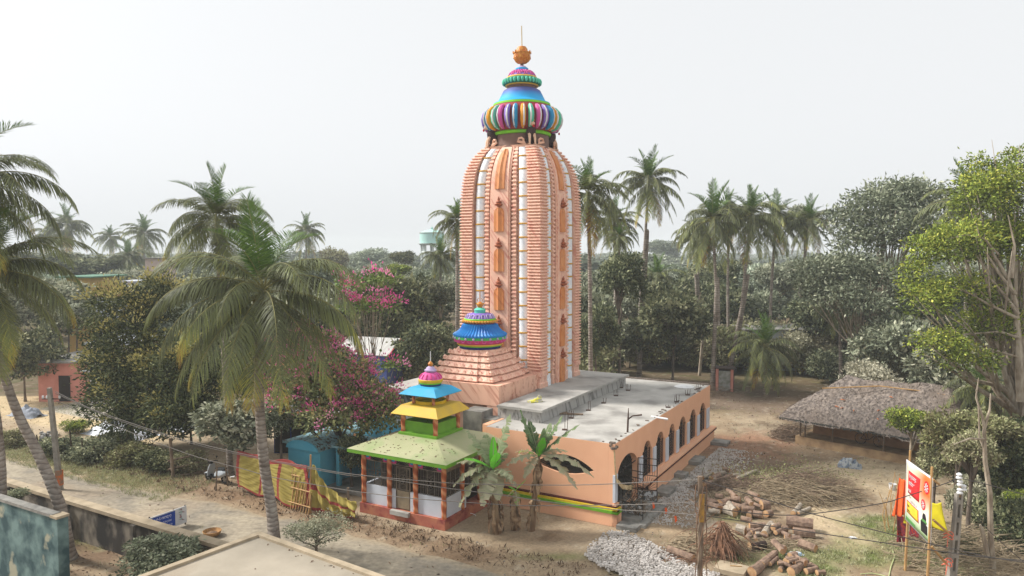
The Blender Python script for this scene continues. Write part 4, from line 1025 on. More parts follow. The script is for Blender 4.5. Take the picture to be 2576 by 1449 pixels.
def far_crown(var, fresh=0.0):
    if var not in far_cr:
        r = np.random.default_rng(300+var); VV, QQ, TT_, MM = [], [], [], []; nv = 0
        n = 38; az = r.uniform(0, 6)
        for i in range(n):
            f = i/(n-1); kind = [0, 0, 0, 1, 1, 1, 1, 1, 2, 2, 2, 2, 2, 2, 2, 3, 3, 3, 3, 3, 3, 3, 4, 4, 4, 4, 4, 4, 5, 5, 5, 5, 5, 6, 6, 6, 6, 7][i]
            e, d, h, t0, tp, fo = FK[kind]; az += 2.399 + r.uniform(-.3, .3)
            V, Q, T, Mi = frond_arrays(4.3*r.uniform(.8, 1.1)*(.7 if kind < 2 else 1), R(e+r.uniform(-8, 8)), R(d*r.uniform(.8, 1.2)), 40, r, hang=h, tint0=t0+r.uniform(-.08, .1), tip=tp*(r.uniform(.2, 1.3) if i % 3 == 0 else .1), fold=fo, lw=.1, maxl=1.0, segs=2)
            ca, sa = math.cos(az), math.sin(az); V = np.stack([V[:, 0]*ca-V[:, 1]*sa, V[:, 0]*sa+V[:, 1]*ca, V[:, 2]+.3*(1-f)], 1)
            VV.append(V/4.3); QQ.append(Q+nv); TT_.append(T); MM.append(np.where((Mi == 0) & (kind < 2), 2, Mi)); nv += len(V)
        far_cr[var] = npmesh('palm_crown', np.concatenate(VV), np.concatenate(QQ), [M['palm'], M['rachis'], M['palm_g']], np.concatenate(MM), np.concatenate(TT_))
    return far_cr[var]
def palm_trunk(root, pts, r0, r1, n=10):
    m = MB(); P_ = [Vector(p) for p in pts]; o = []
    # smooth the path
    k = len(P_); dense = []
    for i in range(k-1):
        a, b, c, d = P_[max(i-1, 0)], P_[i], P_[i+1], P_[min(i+2, k-1)]
        for j in range(8):
            t = j/8; dense.append(.5*((2*b)+(c-a)*t+(2*a-5*b+4*c-d)*t*t+(3*b-a-3*c+d)*t**3))
    dense.append(P_[-1]); q = len(dense)
    rad = [r0+(r1-r0)*(i/(q-1))**.6 + (r0*.55*math.exp(-i/(q*.05))) + .006*math.sin(i*2.3) for i in range(q)]
    m.tube(dense, rad, n); return m.build('trunk', M['ptrunk'], root, smooth=True)
def palm(label, crown, base, Rr, near=False, seed=0, mid=None, r0=.17, r1=.11, group=None, tilt=0, coco=True, fronds=None):
    crown, base = Vector(crown), Vector(base)
    root = thing('coconut_palm', label, 'palm tree', base, 0, group)
    pts = [Vector((0, 0, -.1))] + ([Vector(m_)-base for m_ in mid] if mid else [(crown-base)*.35 + Vector((0, 0, 0)), (crown-base)*.7]) + [crown-base]
    palm_trunk(root, pts, r0, r1)
    c = crown-base; r = np.random.default_rng(seed)
    if near:
        spec = fronds or [0, 0, 1, 1, 1, 1, 2, 2, 2, 2, 2, 2, 3, 3, 3, 3, 3, 3, 4, 4, 4, 4, 4, 4, 5, 5, 5, 5, 5, 5, 6, 6, 6]
        az = r.uniform(0, 6)
        for i, sp in enumerate(spec):
            if isinstance(sp, tuple): kind, a_, sc_ = sp
            else: az += 2.399 + r.uniform(-.25, .25); kind, a_, sc_ = sp, az, r.uniform(.88, 1.08)
            me_ = near_frond(kind, i % 2); k_ = sc_*Rr/4.3*(.74 if kind == 0 else (.8 if kind == 1 else 1))
            meshobj('frond', me_, root, loc=c + Vector((0, 0, .25*(1-i/len(spec)))), rot=(R(r.uniform(-8, 8)), 0, a_), scale=(k_, k_, k_))
    else:
        meshobj('crown', far_crown(seed % 4), root, loc=c, rot=(R(tilt), 0, seed*1.3), scale=(Rr, Rr, Rr*r.uniform(.95, 1.1)))
    if coco:
        m = MB(); k_ = Rr/4.3
        for i in range(9):
            a_ = i*2.4; m.ball((c.x+.26*k_*math.cos(a_), c.y+.26*k_*math.sin(a_), c.z-.22*k_-.05*(i % 3)), .13*k_, 7, 5)
        m.build('coconuts', bpy.data.materials.get('coconut') or mat('coconut', s(122, 116, 62), s(100, 84, 52)), root, smooth=True)
    return root
# ---------------------------------------------------------------- broadleaf trees
protos = {}
def proto(kind):
    """crown and limbs of unit radius, trunk foot at z = -1.6"""
    if kind in protos: return protos[kind]
    rr = random.Random(sum(map(ord, kind))); seed = rr.randint(0, 9999)
    nb = 7; blobs = []
    spec = {'dense': (.62, .75, 560, 14, .115, 'lf_dark', .13, 'bark'), 'dense2': (.66, .8, 560, 13, .12, 'lf_dark', .13, 'bark'), 'dusty': (.55, .65, 520, 13, .115, 'lf_dusty', .13, 'bark'),
            'loose': (.6, .5, 330, 12, .13, 'lf_dusty', .12, 'pale_bark'), 'pale': (.58, .7, 460, 12, .13, 'lf_pale', .14, 'bark'), 'flush': (.6, .7, 480, 12, .115, 'lf_flush', .12, 'pale_bark'), 'airyb': (.6, .6, 380, 12, .11, 'lf_airy', .15, 'bark'), 'airy': (.55, .5, 300, 13, .075, 'lf_airy', .12, 'bark'), 'scrub': (.6, .6, 430, 12, .13, 'lf_scrub', .15, 'bark'), 'scrub2': (.6, .65, 430, 12, .13, 'lf_dark', .15, 'bark')}[kind]
    a, h, nc, per, ll, mt_, cs, bk = spec
    for i in range(nb):
        q = i*2*math.pi/(nb-1)+rr.uniform(-.3, .3); d = 0 if i == 0 else rr.uniform(.35, .62)
        k_ = rr.uniform(.34, .5); blobs.append((d*math.cos(q), d*math.sin(q), rr.uniform(-.45, .5)*h, k_*1.1, k_*1.1, k_*(h+.35)))
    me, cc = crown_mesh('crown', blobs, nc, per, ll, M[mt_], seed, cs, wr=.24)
    foot = -1.6 if ('scrub' not in kind and kind != 'airyb') else -.55
    tr = limb_mesh('trunk', (0, 0, foot), (rr.uniform(-.1, .1), rr.uniform(-.1, .1), .1), .07, [tuple(c) for c in cc[::17]], M[bk], seed, nl=10)
    protos[kind] = (me, tr, foot); return protos[kind]
def tree(kind, label, ctr, Rr, rz=None, name='broadleaf_tree', cat='tree', group=None, rot=0.0, ground=0.0):
    me, tr, foot = proto(kind); rz = rz or Rr; ctr = Vector(ctr)
    root = thing(name, label, cat, (ctr.x, ctr.y, ground), 0, group)
    # the trunk is stretched so that it stands on the ground
    zc = max(ctr.z - ground, rz*.5)
    nv_ = len(tr.vertices); co = np.empty(nv_*3, np.float32); tr.vertices.foreach_get('co', co); co = co.reshape(-1, 3)
    z_ = co[:, 2]; zk = -.3 if foot < -1 else -.1
    z2 = np.where(z_ > zk, z_*rz, zk*rz + (z_-zk)/(foot-zk)*(-zc-zk*rz-.05)); co[:, 2] = z2; tm = tr.copy()
    rs = np.clip(1.0/Rr*(.6+.08*zc), .2, 1)      # keep trunk girth sensible on wide crowns
    co[:, 0] *= Rr; co[:, 1] *= Rr
    low_ = z_ < zk - .05; co[low_, 0] *= rs*1.6; co[low_, 1] *= rs*1.6
    tm.vertices.foreach_set('co', co.ravel()); tm.update()
    meshobj('trunk', tm, root, loc=(0, 0, zc), rot=(0, 0, rot))
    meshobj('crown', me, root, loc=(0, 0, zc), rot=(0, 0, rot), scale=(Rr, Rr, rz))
    return root
# ================================================================ coconut palms
def mp(px_, Y): return px_*Y/F_
# foreground palm before the pavilion: fronds as (kind, azimuth, length); azimuth 0 = to the right, -90 towards the camera
D_ = R
fr_main = [(0, D_(-80), 1.05), (0, D_(100), 1.0), (1, D_(150), 1.0), (1, D_(30), .9), (1, D_(-120), .95), (1, D_(75), .95), (2, D_(178), 1.05), (2, D_(-5), 1.0), (2, D_(-150), .95), (2, D_(-48), .9), (2, D_(120), 1.0), (2, D_(50), 1.0),
           (3, D_(195), 1.1), (3, D_(-22), 1.1), (3, D_(-100), .8), (3, D_(80), 1), (3, D_(140), 1), (4, D_(170), 1.1), (4, D_(215), 1.1), (4, D_(5), 1.1), (4, D_(-62), 1.0), (4, D_(-128), 1.0), (5, D_(-150), 1.1), (5, D_(-30), 1.1), (5, D_(-100), 1.05), (5, D_(190), 1.0), (5, D_(60), 1), (6, D_(-75), 1.0), (6, D_(-15), .9), (6, D_(-120), 1.0), (4, D_(30), 1.1), (5, D_(-62), 1.1), (5, D_(-125), 1.1), (3, D_(-160), 1.05), (5, D_(10), 1)]
c = AT(662, 740, 29.4)
palm('full crowned coconut palm with a ringed leaning trunk in front of the bougainvillea', c, G(692, 1390), 4.7, True, 1, [AT(684, 1290, 29.3), AT(664, 1160, 29.35), AT(652, 1000, 29.4), AT(654, 860, 29.4)], .25, .17, fronds=fr_main)
palm('tall dark coconut palm rising behind the foreground palm', AT(545, 565, 39), G(580, 1195), 3.8, True, 2, None, .16, .12)
c = AT(-40, 690, 28)
palm('coconut palm with a strongly curved leaning trunk at the left edge', c, G(172, 1405), 4.2, True, 3, [AT(152, 1280, 27.6), AT(100, 1150, 27.8), AT(45, 1040, 28), AT(-2, 900, 28)], .27, .13)
palm('coconut palm mostly outside the left edge, only its upright grey trunk and one frond showing', AT(-95, 470, 27), G(4, 1400), 3.9, True, 4, [AT(4, 1250, 27), AT(-4, 1100, 27), AT(-45, 800, 27)], .22, .13)
far = [ # label, crown px, Y, radius px, trunk foot px or None, seed, tilt
 ('tallest coconut palm right of the tower with a slender curved trunk', (1632, 463), 68, 86, (1606, 1010), [(1629, 582), (1612, 745), (1604, 880)], 0),
 ('bushy coconut palm standing close against the right side of the tower', (1480, 497), 52, 100, (1487, 1050), [(1484, 714)], 1),
 ('broad coconut palm left of the pair of palms beyond the hall', (1793, 562), 63, 94, (1792, 985), [(1804, 700), (1807, 819)], 2),
 ('coconut palm with a brown vine-wrapped trunk behind two nearer palms', (1832, 540), 76, 62, (1833, 935), [(1831, 740)], 3),
 ('coconut palm with a trunk that bends left towards its foot by the outhouse', (1889, 552), 65, 88, (1828, 990), [(1882, 690), (1860, 828)], 1),
 ('coconut palm with an upright pale trunk right of the bending palm', (1952, 560), 76, 75, (1935, 935), [(1940, 740)], 2),
 ('small coconut palm with a thin pale trunk curving before the wood', (1755, 598), 78, 62, (1765, 925), [(1750, 690), (1757, 800)], 0),
 ('coconut palm on a leaning pale trunk in front of the grey-green tree', (2036, 562), 74, 64, (1992, 940), [(2021, 660), (2006, 790)], 3),
 ('coconut palm half hidden behind the yellow-green tree', (2440, 520), 56, 118, (2420, 1035), None, 0),
 ('coconut palm with brown dead skirt of fronds behind the thatched hut', (2112, 770), 64, 66, (2116, 975), None, 2),
 ('leaning coconut palm trunk with yellow hanging fronds behind the hut', (2272, 815), 62, 62, (2222, 985), [(2245, 900)], 1),
 ('pale coconut palm low in the gap between the tall palm and the wood', (1653, 705), 84, 62, (1655, 890), None, 3),
 ('low young coconut palm with ground-sweeping fronds near the outhouse', (1925, 880), 61, 84, (1925, 990), None, 2),
 ('young coconut palm spreading over the right end of the thatched hut', (2478, 985), 41, 98, (2478, 1160), None, 1),
 ('tall hazy coconut palm far off on the left', (168, 572), 170, 56, (172, 870), None, 3),
 ('hazy coconut palm beside the tall one on the left', (128, 596), 185, 46, (132, 860), None, 0),
 ('small hazy coconut palm standing alone in the far left distance', (277, 598), 210, 37, (277, 820), None, 1),
 ('hazy coconut palm with spreading fronds near the mango tree top', (363, 592), 165, 52, (364, 865), None, 2),
 ('short pale coconut palm in front of two hazy palms on the left', (322, 652), 140, 48, (322, 890), None, 0),
 ('hazy coconut palm right of the foreground palm crown', (770, 586), 150, 46, (772, 880), None, 3),
 ('coconut palm peeping out from behind the left side of the tower', (1150, 560), 60, 66, (1150, 1000), None, 1),
 ('coconut palm below the water tank, left of the temple tower', (1108, 650), 76, 52, (1108, 915), None, 2),
 ('coconut palm crowded behind the bushy palm by the tower', (1545, 560), 74, 66, (1550, 925), None, 3),
 ('coconut palm with drooping fronds behind the hall roof', (1560, 600), 66, 40, (1530, 960), None, 1),
]
for i, (lb, cp_, Y, rp, ft, mid, sd_) in enumerate(far):
    cc_ = AT(cp_[0], cp_[1], Y); ft_ = G(ft[0], ft[1]); ft_ = Vector((cc_.x + (ft_.x/ft_.y*Y - cc_.x), Y, 0))
    md = [AT(m_[0], m_[1], Y) for m_ in mid] if mid else None
    palm(lb, cc_, ft_, mp(rp, Y)*1.32, False, i*4+sd_, md, .19 if Y < 80 else .2, .12, coco=Y < 72)
# pale bare palm stems standing in the wood
for lb, u, v0, v1, Y, dx in [('bare pale palm trunk nearest the tower foot on the right', 1487, 700, 950, 70, -4), ('grey palm trunk behind the dark tree by the tower', 1545, 770, 920, 66, -6), ('thin pale trunk in the shade under the grey-green tree', 2179, 820, 930, 70, 0), ('brown palm trunk beside the leaning palm', 2222, 800, 940, 62, 2), ('white palm trunk under the yellow-green tree', 2517, 800, 930, 60, -6), ('thin grey trunk between the palms behind the hut', 2135, 790, 940, 68, 0)]:
    a, b = AT(u, v0, Y), AT(u+dx, v1, Y); b.z = 0
    rt = thing('bare_palm_trunk', lb, 'tree trunk', b); palm_trunk(rt, [(0, 0, -.1), (a-b)*.5, a-b], .2, .14)
# ================================================================ broadleaf trees one can tell apart
def T(kind, lb, u, v, Y, rx, rz, name='broadleaf_tree', cat='tree', group=None, rot=0):
    c_ = AT(u, v, Y); return tree(kind, lb, c_, mp(rx, Y), mp(rz, Y), name, cat, group, rot)
T('dense', 'dark round-topped tree left of the tower behind the blue bell dome', 1085, 880, 57, 82, 92)
T('dusty', 'broad olive tree with small leaves above the purple house', 985, 735, 74, 92, 62)
T('dense2', 'dark tree left of the dark round one, behind the purple gable', 1010, 850, 66, 55, 60, rot=1)
T('pale', 'hazy grey-green tree on the skyline left of the water tank', 930, 652, 210, 62, 42)
T('dense', 'small dark green tree on the skyline beside the water tank', 1011, 650, 140, 32, 24, rot=2)
T('flush', 'small olive tree below the skyline in the gap left of the tower', 1005, 680, 88, 30, 22, rot=1)
T('loose', 'pale flowering scrubby tree against the left side of the tower', 1105, 740, 64, 46, 60, rot=2)
T('dense', 'big dark tree beside the tallest palm right of the tower', 1562, 700, 62, 68, 82, rot=1)
T('dense2', 'dark green tree beside the right foot of the tower', 1500, 830, 58, 55, 85, rot=2)
T('dusty', 'rounded dusty tree left of the tall palm trunk', 1560, 850, 75, 62, 60, rot=3)
T('dusty', 'wide dusty thicket tree between the tall palm and the outhouse', 1690, 850, 75, 85, 78, rot=1)
T('pale', 'pale hazy tree in the gap right of the tallest palm', 1680, 690, 150, 55, 40, rot=2)
T('pale', 'hazy blue tree far off in the gap between the palms', 1668, 625, 300, 50, 32, rot=4)
T('flush', 'light green tree low behind the small palm', 1665, 745, 92, 38, 26, rot=4)
T('dense', 'dark wood tree behind the pair of palms', 1750, 790, 82, 70, 72, rot=4)
T('dusty', 'shaded tree between the two curved palm trunks', 1900, 790, 84, 75, 80, rot=3)
T('dusty', 'tall hazy tree topping the wood right of the pale trunked palm', 2025, 560, 95, 46, 58, rot=1)
T('dense', 'dark tree in the shade behind the brown skirted palm', 2060, 800, 70, 75, 80, rot=2)
T('dense2', 'dark shaded tree right of the leaning palm', 2330, 820, 62, 85, 85, rot=1)
T('dusty', 'shaded bush tree behind the hut ridge', 2290, 920, 58, 80, 40, rot=2)
T('dense2', 'big hazy dark tree behind the yellow house on the left', 215, 672, 140, 98, 46)
T('dusty', 'dusty green tree behind the pink house', 130, 760, 66, 110, 80, rot=1)
T('dusty', 'round tree over the flat grey roof of the pink house', 190, 800, 64, 55, 50, rot=3)
T('dense', 'dark tree shading the sacks left of the pink house', 60, 900, 58, 85, 92, rot=3)
T('dense2', 'hazy tree between the two left palm crowns', 45, 660, 170, 80, 35, rot=2)
T('scrub', 'leafy tree with reddish bare twigs far beyond the foreground palm', 845, 655, 170, 36, 44, rot=1)
T('pale', 'pale tree hidden behind the foreground palm crown', 790, 690, 82, 55, 50, rot=4)
T('dense', 'dark tree behind the bougainvillea', 900, 830, 70, 70, 60, rot=5)
T('dusty', 'grey-green roadside tree beside the parked scooter', 612, 1080, 38, 122, 98, rot=1)
T('dusty', 'grey-green tree in front of the dark blue wall', 705, 1060, 37, 48, 60, rot=2)
T('dense2', 'dark tree under the mango between the courtyard and the road', 480, 1040, 45, 95, 70, rot=2)
T('dense', 'dark ivy-like tree over the corner of the green roofed pavilion', 885, 1140, 36.5, 38, 66, rot=2)
T('flush', 'leafy green papaya-like tree in front of the thatched hut', 2292, 1062, 36, 60, 46, rot=1)
# small roadside tree with a bare stem, garden shrub, wall plant
T('airy', 'small umbrella shaped roadside tree with a thin stem by the flat roof', 798, 1330, 27.6, 100, 50, 'small_tree', 'small tree')
T('dusty', 'bushy green shrub between the boundary wall and the flat roof', 402, 1412, 24.5, 112, 66, 'shrub', 'shrub')
T('scrub2', 'small dry plant growing against the stained boundary wall', 32, 1245, 29.5, 38, 22, 'wall_plant', 'plant')
T('scrub', 'dry scrub tree with brown leaves by the right utility pole', 2410, 1095, 33, 84, 92, 'dry_tree', 'tree', rot=1)
T('scrub', 'dry scrub tree hanging over the right pole', 2350, 1165, 34, 52, 60, 'dry_tree', 'tree', rot=3)
T('scrub', 'brown leafed dry bush at the right edge under the yellow-green tree', 2500, 1080, 34, 80, 60, 'bush', 'bush', rot=6)
T('scrub', 'thin sparse bush beside the bare white forked tree', 2440, 1130, 29, 60, 70, 'bush', 'bush', rot=2)
T('airyb', 'olive dry thicket bush behind the right utility pole', 2440, 1260, 31, 60, 90, 'bush', 'bush', rot=3)
T('scrub2', 'low green bush behind the festival banner', 2410, 1370, 28.5, 46, 50, 'bush', 'bush', rot=5)
T('dense2', 'dense dark bush at the right edge behind the pole', 2500, 1190, 34, 95, 110, 'bush', 'bush', rot=2)
T('dense', 'dark green bush at the lower right corner', 2520, 1360, 29, 75, 110, 'bush', 'bush', rot=1)
T('flush', 'fresh green bush beside the thin white trunk', 2555, 1260, 30, 34, 40, 'bush', 'bush', rot=4)
# the mango tree in bloom on the left: clumps of leaf with yellow panicles
def big_tree(lb, name, blobs, ncl, per, ll, mt_, foot, limbs, bark, seed, bloom=None, wr=.2, cs=.6, cat='tree', r0=.22, tb=.45, top=.1, nl=14, rag=.3, fmt=None, fname='blossom'):
    B = [tuple(AT(u, v, Y)) + (mp(a, Y), mp(a, Y)*.85, mp(b, Y)) for u, v, Y, a, b in blobs]
    ft_ = Vector(foot); B = [(x-ft_.x, y-ft_.y, z-ft_.z, a, b, c_) for x, y, z, a, b, c_ in B]
    root = thing(name, lb, cat, ft_); me_, cc_ = crown_mesh('crown', B, ncl, per, ll, M[mt_], seed, cs, wr=wr, tbase=tb, top=top, rag=rag)
    cm = B[0]; tr = limb_mesh('trunk', (0, 0, -.1), (limbs[0], limbs[1], limbs[2]), r0, [tuple(c_) for c_ in cc_[::max(1, ncl//nl)]], M[bark], seed, nl=nl+4, fork=.35)
    meshobj('trunk', tr, root); meshobj('crown', me_, root)
    if bloom:
        r = np.random.default_rng(seed+5); n, per2, sz, bm = bloom; c2, d2 = clumps(B, n, r, -.2, 0, rag); keep = (d2[:, 1] < .5)
        c2, d2 = c2[keep], d2[keep]; k = np.repeat(np.arange(len(c2)), per2); off = r.normal(size=(len(k), 3))*sz*.5; off[:, 2] = np.abs(off[:, 2])*1.2
        C = c2[k]*1.0 + d2[k]*.3 + off; V, Q = leafcloud(C, off+d2[k]*.2, np.full(len(k), sz*.42)*r.uniform(.6, 1.3, len(k)), np.full(len(k), sz*.11), r)
        tag(meshobj(fname, npmesh(fname, V, Q, [M[bm]], None, np.clip(.5+(r.normal(size=len(c2))*.25)[k]+r.normal(size=len(k))*.12, 0, 1)), root), kind='stuff')
    return root
mf = G(300, 1130)
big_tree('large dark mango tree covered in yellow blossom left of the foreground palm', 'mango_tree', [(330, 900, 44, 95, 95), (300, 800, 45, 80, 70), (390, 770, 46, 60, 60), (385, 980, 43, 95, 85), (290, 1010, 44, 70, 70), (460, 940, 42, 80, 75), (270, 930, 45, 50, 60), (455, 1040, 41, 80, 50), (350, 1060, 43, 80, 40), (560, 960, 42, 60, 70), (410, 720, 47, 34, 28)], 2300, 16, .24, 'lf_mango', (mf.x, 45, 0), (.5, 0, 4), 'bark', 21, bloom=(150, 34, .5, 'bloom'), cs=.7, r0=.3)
# yellow-green tree on the right with visible pale limbs
tf = AT(2568, 1000, 38); tf.z = 0
yg = big_tree('big yellow-green leafed tree with pale forking branches at the right edge', 'leafy_tree', [(2480, 500, 38, 75, 60), (2560, 480, 38, 80, 75), (2410, 620, 37.5, 80, 60), (2500, 620, 38.5, 100, 60), (2340, 640, 37, 50, 45), (2570, 600, 38, 70, 60), (2330, 760, 36.5, 55, 50), (2420, 740, 37.5, 70, 50), (2490, 820, 37.5, 70, 45), (2370, 870, 36, 62, 36), (2560, 400, 39, 26, 28), (2470, 430, 39, 34, 36), (2300, 700, 37, 34, 45), (2440, 905, 36, 60, 26), (2540, 740, 39, 60, 60)], 1800, 17, .19, 'lf_flush', tf, (.1, .3, 7.5), 'pale_bark', 33, cs=.5, r0=.34, nl=30, rag=.4, tb=.5, top=.22, wr=.21)
gf = AT(2200, 900, 62); gf.z = 0
big_tree('broad grey-green tree with a domed crown against the sky behind the hut', 'broadleaf_tree', [(2130, 560, 62, 50, 38), (2200, 520, 62, 62, 46), (2270, 505, 63, 60, 46), (2340, 520, 62, 55, 55), (2240, 580, 61, 80, 40), (2310, 590, 60, 60, 50), (2160, 610, 61, 50, 30), (2215, 485, 63, 20, 24), (2290, 480, 63, 30, 24)], 900, 14, .36, 'lf_dusty', gf, (.5, 0, 8), 'pale_bark', 61, cs=.9, r0=.3, nl=16, rag=.4)
big_tree('layered grey-leaved tree below the domed tree behind the hut', 'broadleaf_tree', [(2060, 680, 60, 60, 28), (2140, 670, 60, 70, 30), (2210, 700, 59, 60, 28), (2100, 740, 59, 70, 26), (2180, 770, 58, 60, 26), (2240, 830, 57, 55, 26), (2050, 720, 60, 50, 30), (2280, 760, 59, 40, 30)], 800, 14, .34, 'lf_dusty', AT(2150, 900, 59)*1.0 - Vector((0, 0, AT(2150, 900, 59).z)), (.5, 0, 6.5), 'pale_bark', 63, cs=.8, r0=.22, nl=18, rag=.45)
mb = MB()
for pl, rr_ in [([(2568, 1010), (2565, 850), (2560, 760), (2545, 700), (2512, 640), (2492, 590)], .2), ([(2562, 790), (2530, 740), (2500, 700), (2470, 640)], .1), ([(2558, 800), (2500, 770), (2440, 735), (2400, 720)], .09), ([(2565, 850), (2520, 835), (2450, 842), (2395, 850)], .08), ([(2555, 740), (2520, 690), (2480, 620), (2470, 560)], .09), ([(2566, 900), (2500, 880), (2440, 905), (2380, 880)], .07), ([(2545, 700), (2560, 620), (2550, 540)], .1), ([(2500, 770), (2470, 730), (2455, 690)], .05), ([(2512, 640), (2480, 600), (2440, 590), (2400, 600)], .05)]:
    mb.tube([AT(u, v, 36.2) - tf + Vector((0, .6*i/len(pl), 0)) for i, (u, v) in enumerate(pl)], [rr_*(1-.8*i/(len(pl)-1)) for i in range(len(pl))], 7)
mb.build('bare_branches', M['pale_bark'], yg, smooth=True)
# bougainvillea / orchid tree with pink flowers
bf = G(850, 1215)
big_tree('wide pink flowering tree between the foreground palm and the pavilion', 'flowering_tree', [(840, 960, 37.5, 95, 70), (925, 1005, 37, 72, 48), (760, 930, 38, 70, 60), (850, 1050, 36.5, 90, 45), (740, 1010, 37.5, 60, 50), (960, 1040, 36.5, 45, 50), (790, 870, 38.5, 60, 35), (700, 900, 38.5, 40, 40)], 1200, 15, .2, 'lf_green2', (bf.x, 38, 0), (0, 0, 3.5), 'bark', 45, bloom=(300, 18, .3, 'pinkf'), wr=.33, cs=.55, r0=.16, fname='flower_clusters')
big_tree('slender pink flowering tree with upright sprigs against the dark wood', 'flowering_tree', [(888, 715, 41, 34, 20), (960, 705, 41, 34, 24), (985, 775, 41, 16, 20), (880, 770, 41, 24, 22), (935, 775, 41, 36, 30), (985, 925, 40, 26, 14)], 105, 13, .2, 'lf_green', AT(935, 1150, 41)*1.0 - Vector((0, 0, AT(935, 1150, 41).z)), (.1, 0, 7.0), 'pale_bark', 52, bloom=(34, 26, .42, 'pinkf'), wr=.34, cs=.5, r0=.08, nl=20, tb=.75, fname='flower_clusters')
# bare forked tree at lower right
def bare_tree(lb, pts_list, name='bare_tree', r0=.1, mt_='pale_bark', Y=None):
    p0 = Vector(pts_list[0][0]); root = thing(name, lb, 'tree', (p0.x, p0.y, 0)); m = MB()
    for pl in pts_list:
        a = pl[0:-1]; ra = pl[-1]; m.tube([Vector(q)-Vector((p0.x, p0.y, 0)) for q in a], ra, 6)
    m.build('trunk', M[mt_], root, smooth=True); return root
Yb = 26
bare_tree('thin white bare tree forking upward at the lower right', [[AT(2500, 1470, Yb), AT(2492, 1350, Yb), AT(2490, 1240, Yb), AT(2478, 1160, Yb), AT(2476, 1080, Yb), AT(2490, 1030, Yb), AT(2492, 990, Yb), [.12, .1, .09, .08, .06, .04, .02]],
   [AT(2478, 1088, Yb), AT(2472, 1050, Yb), AT(2455, 1000, Yb), AT(2462, 950, Yb), [.055, .045, .03, .015]], [AT(2478, 1105, Yb), AT(2440, 1103, Yb-.4), AT(2400, 1118, Yb-.8), [.05, .035, .015]], [AT(2476, 1130, Yb), AT(2464, 1100, Yb), AT(2462, 1030, Yb), AT(2455, 980, Yb), [.04, .035, .025, .012]],
   [AT(2485, 1400, Yb), AT(2470, 1330, Yb), AT(2465, 1320, Yb), [.09, .07, .04]]])
bare_tree('pale forked sapling trunk standing in the thicket left of the palms', [[AT(1760, 900, 70)-Vector((0, 0, AT(1760, 900, 70).z)), AT(1768, 850, 70), AT(1770, 800, 70), AT(1765, 750, 70), [.16, .13, .1, .05]], [AT(1770, 790, 70), AT(1758, 770, 70), AT(1762, 735, 70), [.08, .06, .03]]])
# ================================================================ banana plants
M['ban_g'] = leafmat('banana_leaf', [(0, s(64, 92, 56)), (.3, s(112, 134, 92)), (.5, s(164, 170, 136)), (.65, s(188, 180, 152)), (.8, s(160, 134, 108)), (.9, s(120, 196, 66)), (1, s(112, 206, 58))], .3, .45, False)
M['ban_trunk'] = mat('banana_stem', s(150, 128, 100), s(110, 84, 62), scale=3, stretch=(1, 1, .25), rough=.9, bump=.6)
def banana_leaf(tip, r, wd=.26, tint=.4, rise=.35, ragged=.5):
    tip = Vector(tip); n = 18; L_ = tip.length; mid = tip*.45 + Vector((0, 0, rise*L_)); V, Q, T_ = [], [], []
    rib = []
    for i in range(n*2+1):
        t = i/(n*2); rib.append((mid*(2*t*(1-t)) + tip*(t*t)))
    hz = Vector((-tip.y, tip.x, 0)); hz = hz.normalized() if hz.length > .05 else Vector((1, 0, 0))
    for i in range(n*2):
        t = (i+.5)/(n*2)
        if t < .12: wv = .03
        else: wv = wd*math.sin(math.pi*min(1, ((t-.1)/.92))**.75)**.7 + .02
        a, b = rib[i], rib[i+1]; d = (b-a).normalized(); side = d.cross(Vector((0, 0, 1))); side = side.normalized() if side.length > .2 else hz
        nrm = side.cross(d).normalized()
        if nrm.z < 0: nrm = -nrm
        for sg in (-1, 1):
            dr = .16 + ragged*(.28*math.sin(i*.8+sg*2)+r.uniform(-.08, .12)); gap = r.random() < ragged*.1; k = wv*(1+.06*math.sin(i*1.7+sg))*r.uniform(.96, 1.02); sh = d*(-.05 if gap else .0)
            e = side*sg*k*math.cos(dr) - nrm*k*math.sin(dr) + d*k*.25
            a2 = a + e*(1 if not gap else .92) + sh + (d*.02 if gap else Vector()); b2 = b + e + sh - (d*.03 if gap else Vector()); q = len(V); V += [a, b, b2, a2]; Q.append((q, q+1, q+2, q+3)) ; T_.append(tint + r.uniform(-.07, .07) + (.05 if gap else 0))
    # midrib
    for i in range(0, n*2, 2):
        a, b = rib[i], rib[i+2]; q = len(V); ww = hz*.018*(1.6-i/(n*2)); u_ = Vector((0, 0, .012)); V += [a-ww+u_, a+ww+u_, b+ww*.9+u_, b-ww*.9+u_]; Q.append((q, q+1, q+2, q+3)); T_.append(.56)
    return npmesh('leaf_blade', V, Q, [M['ban_g']], None, np.clip(T_, 0, 1))
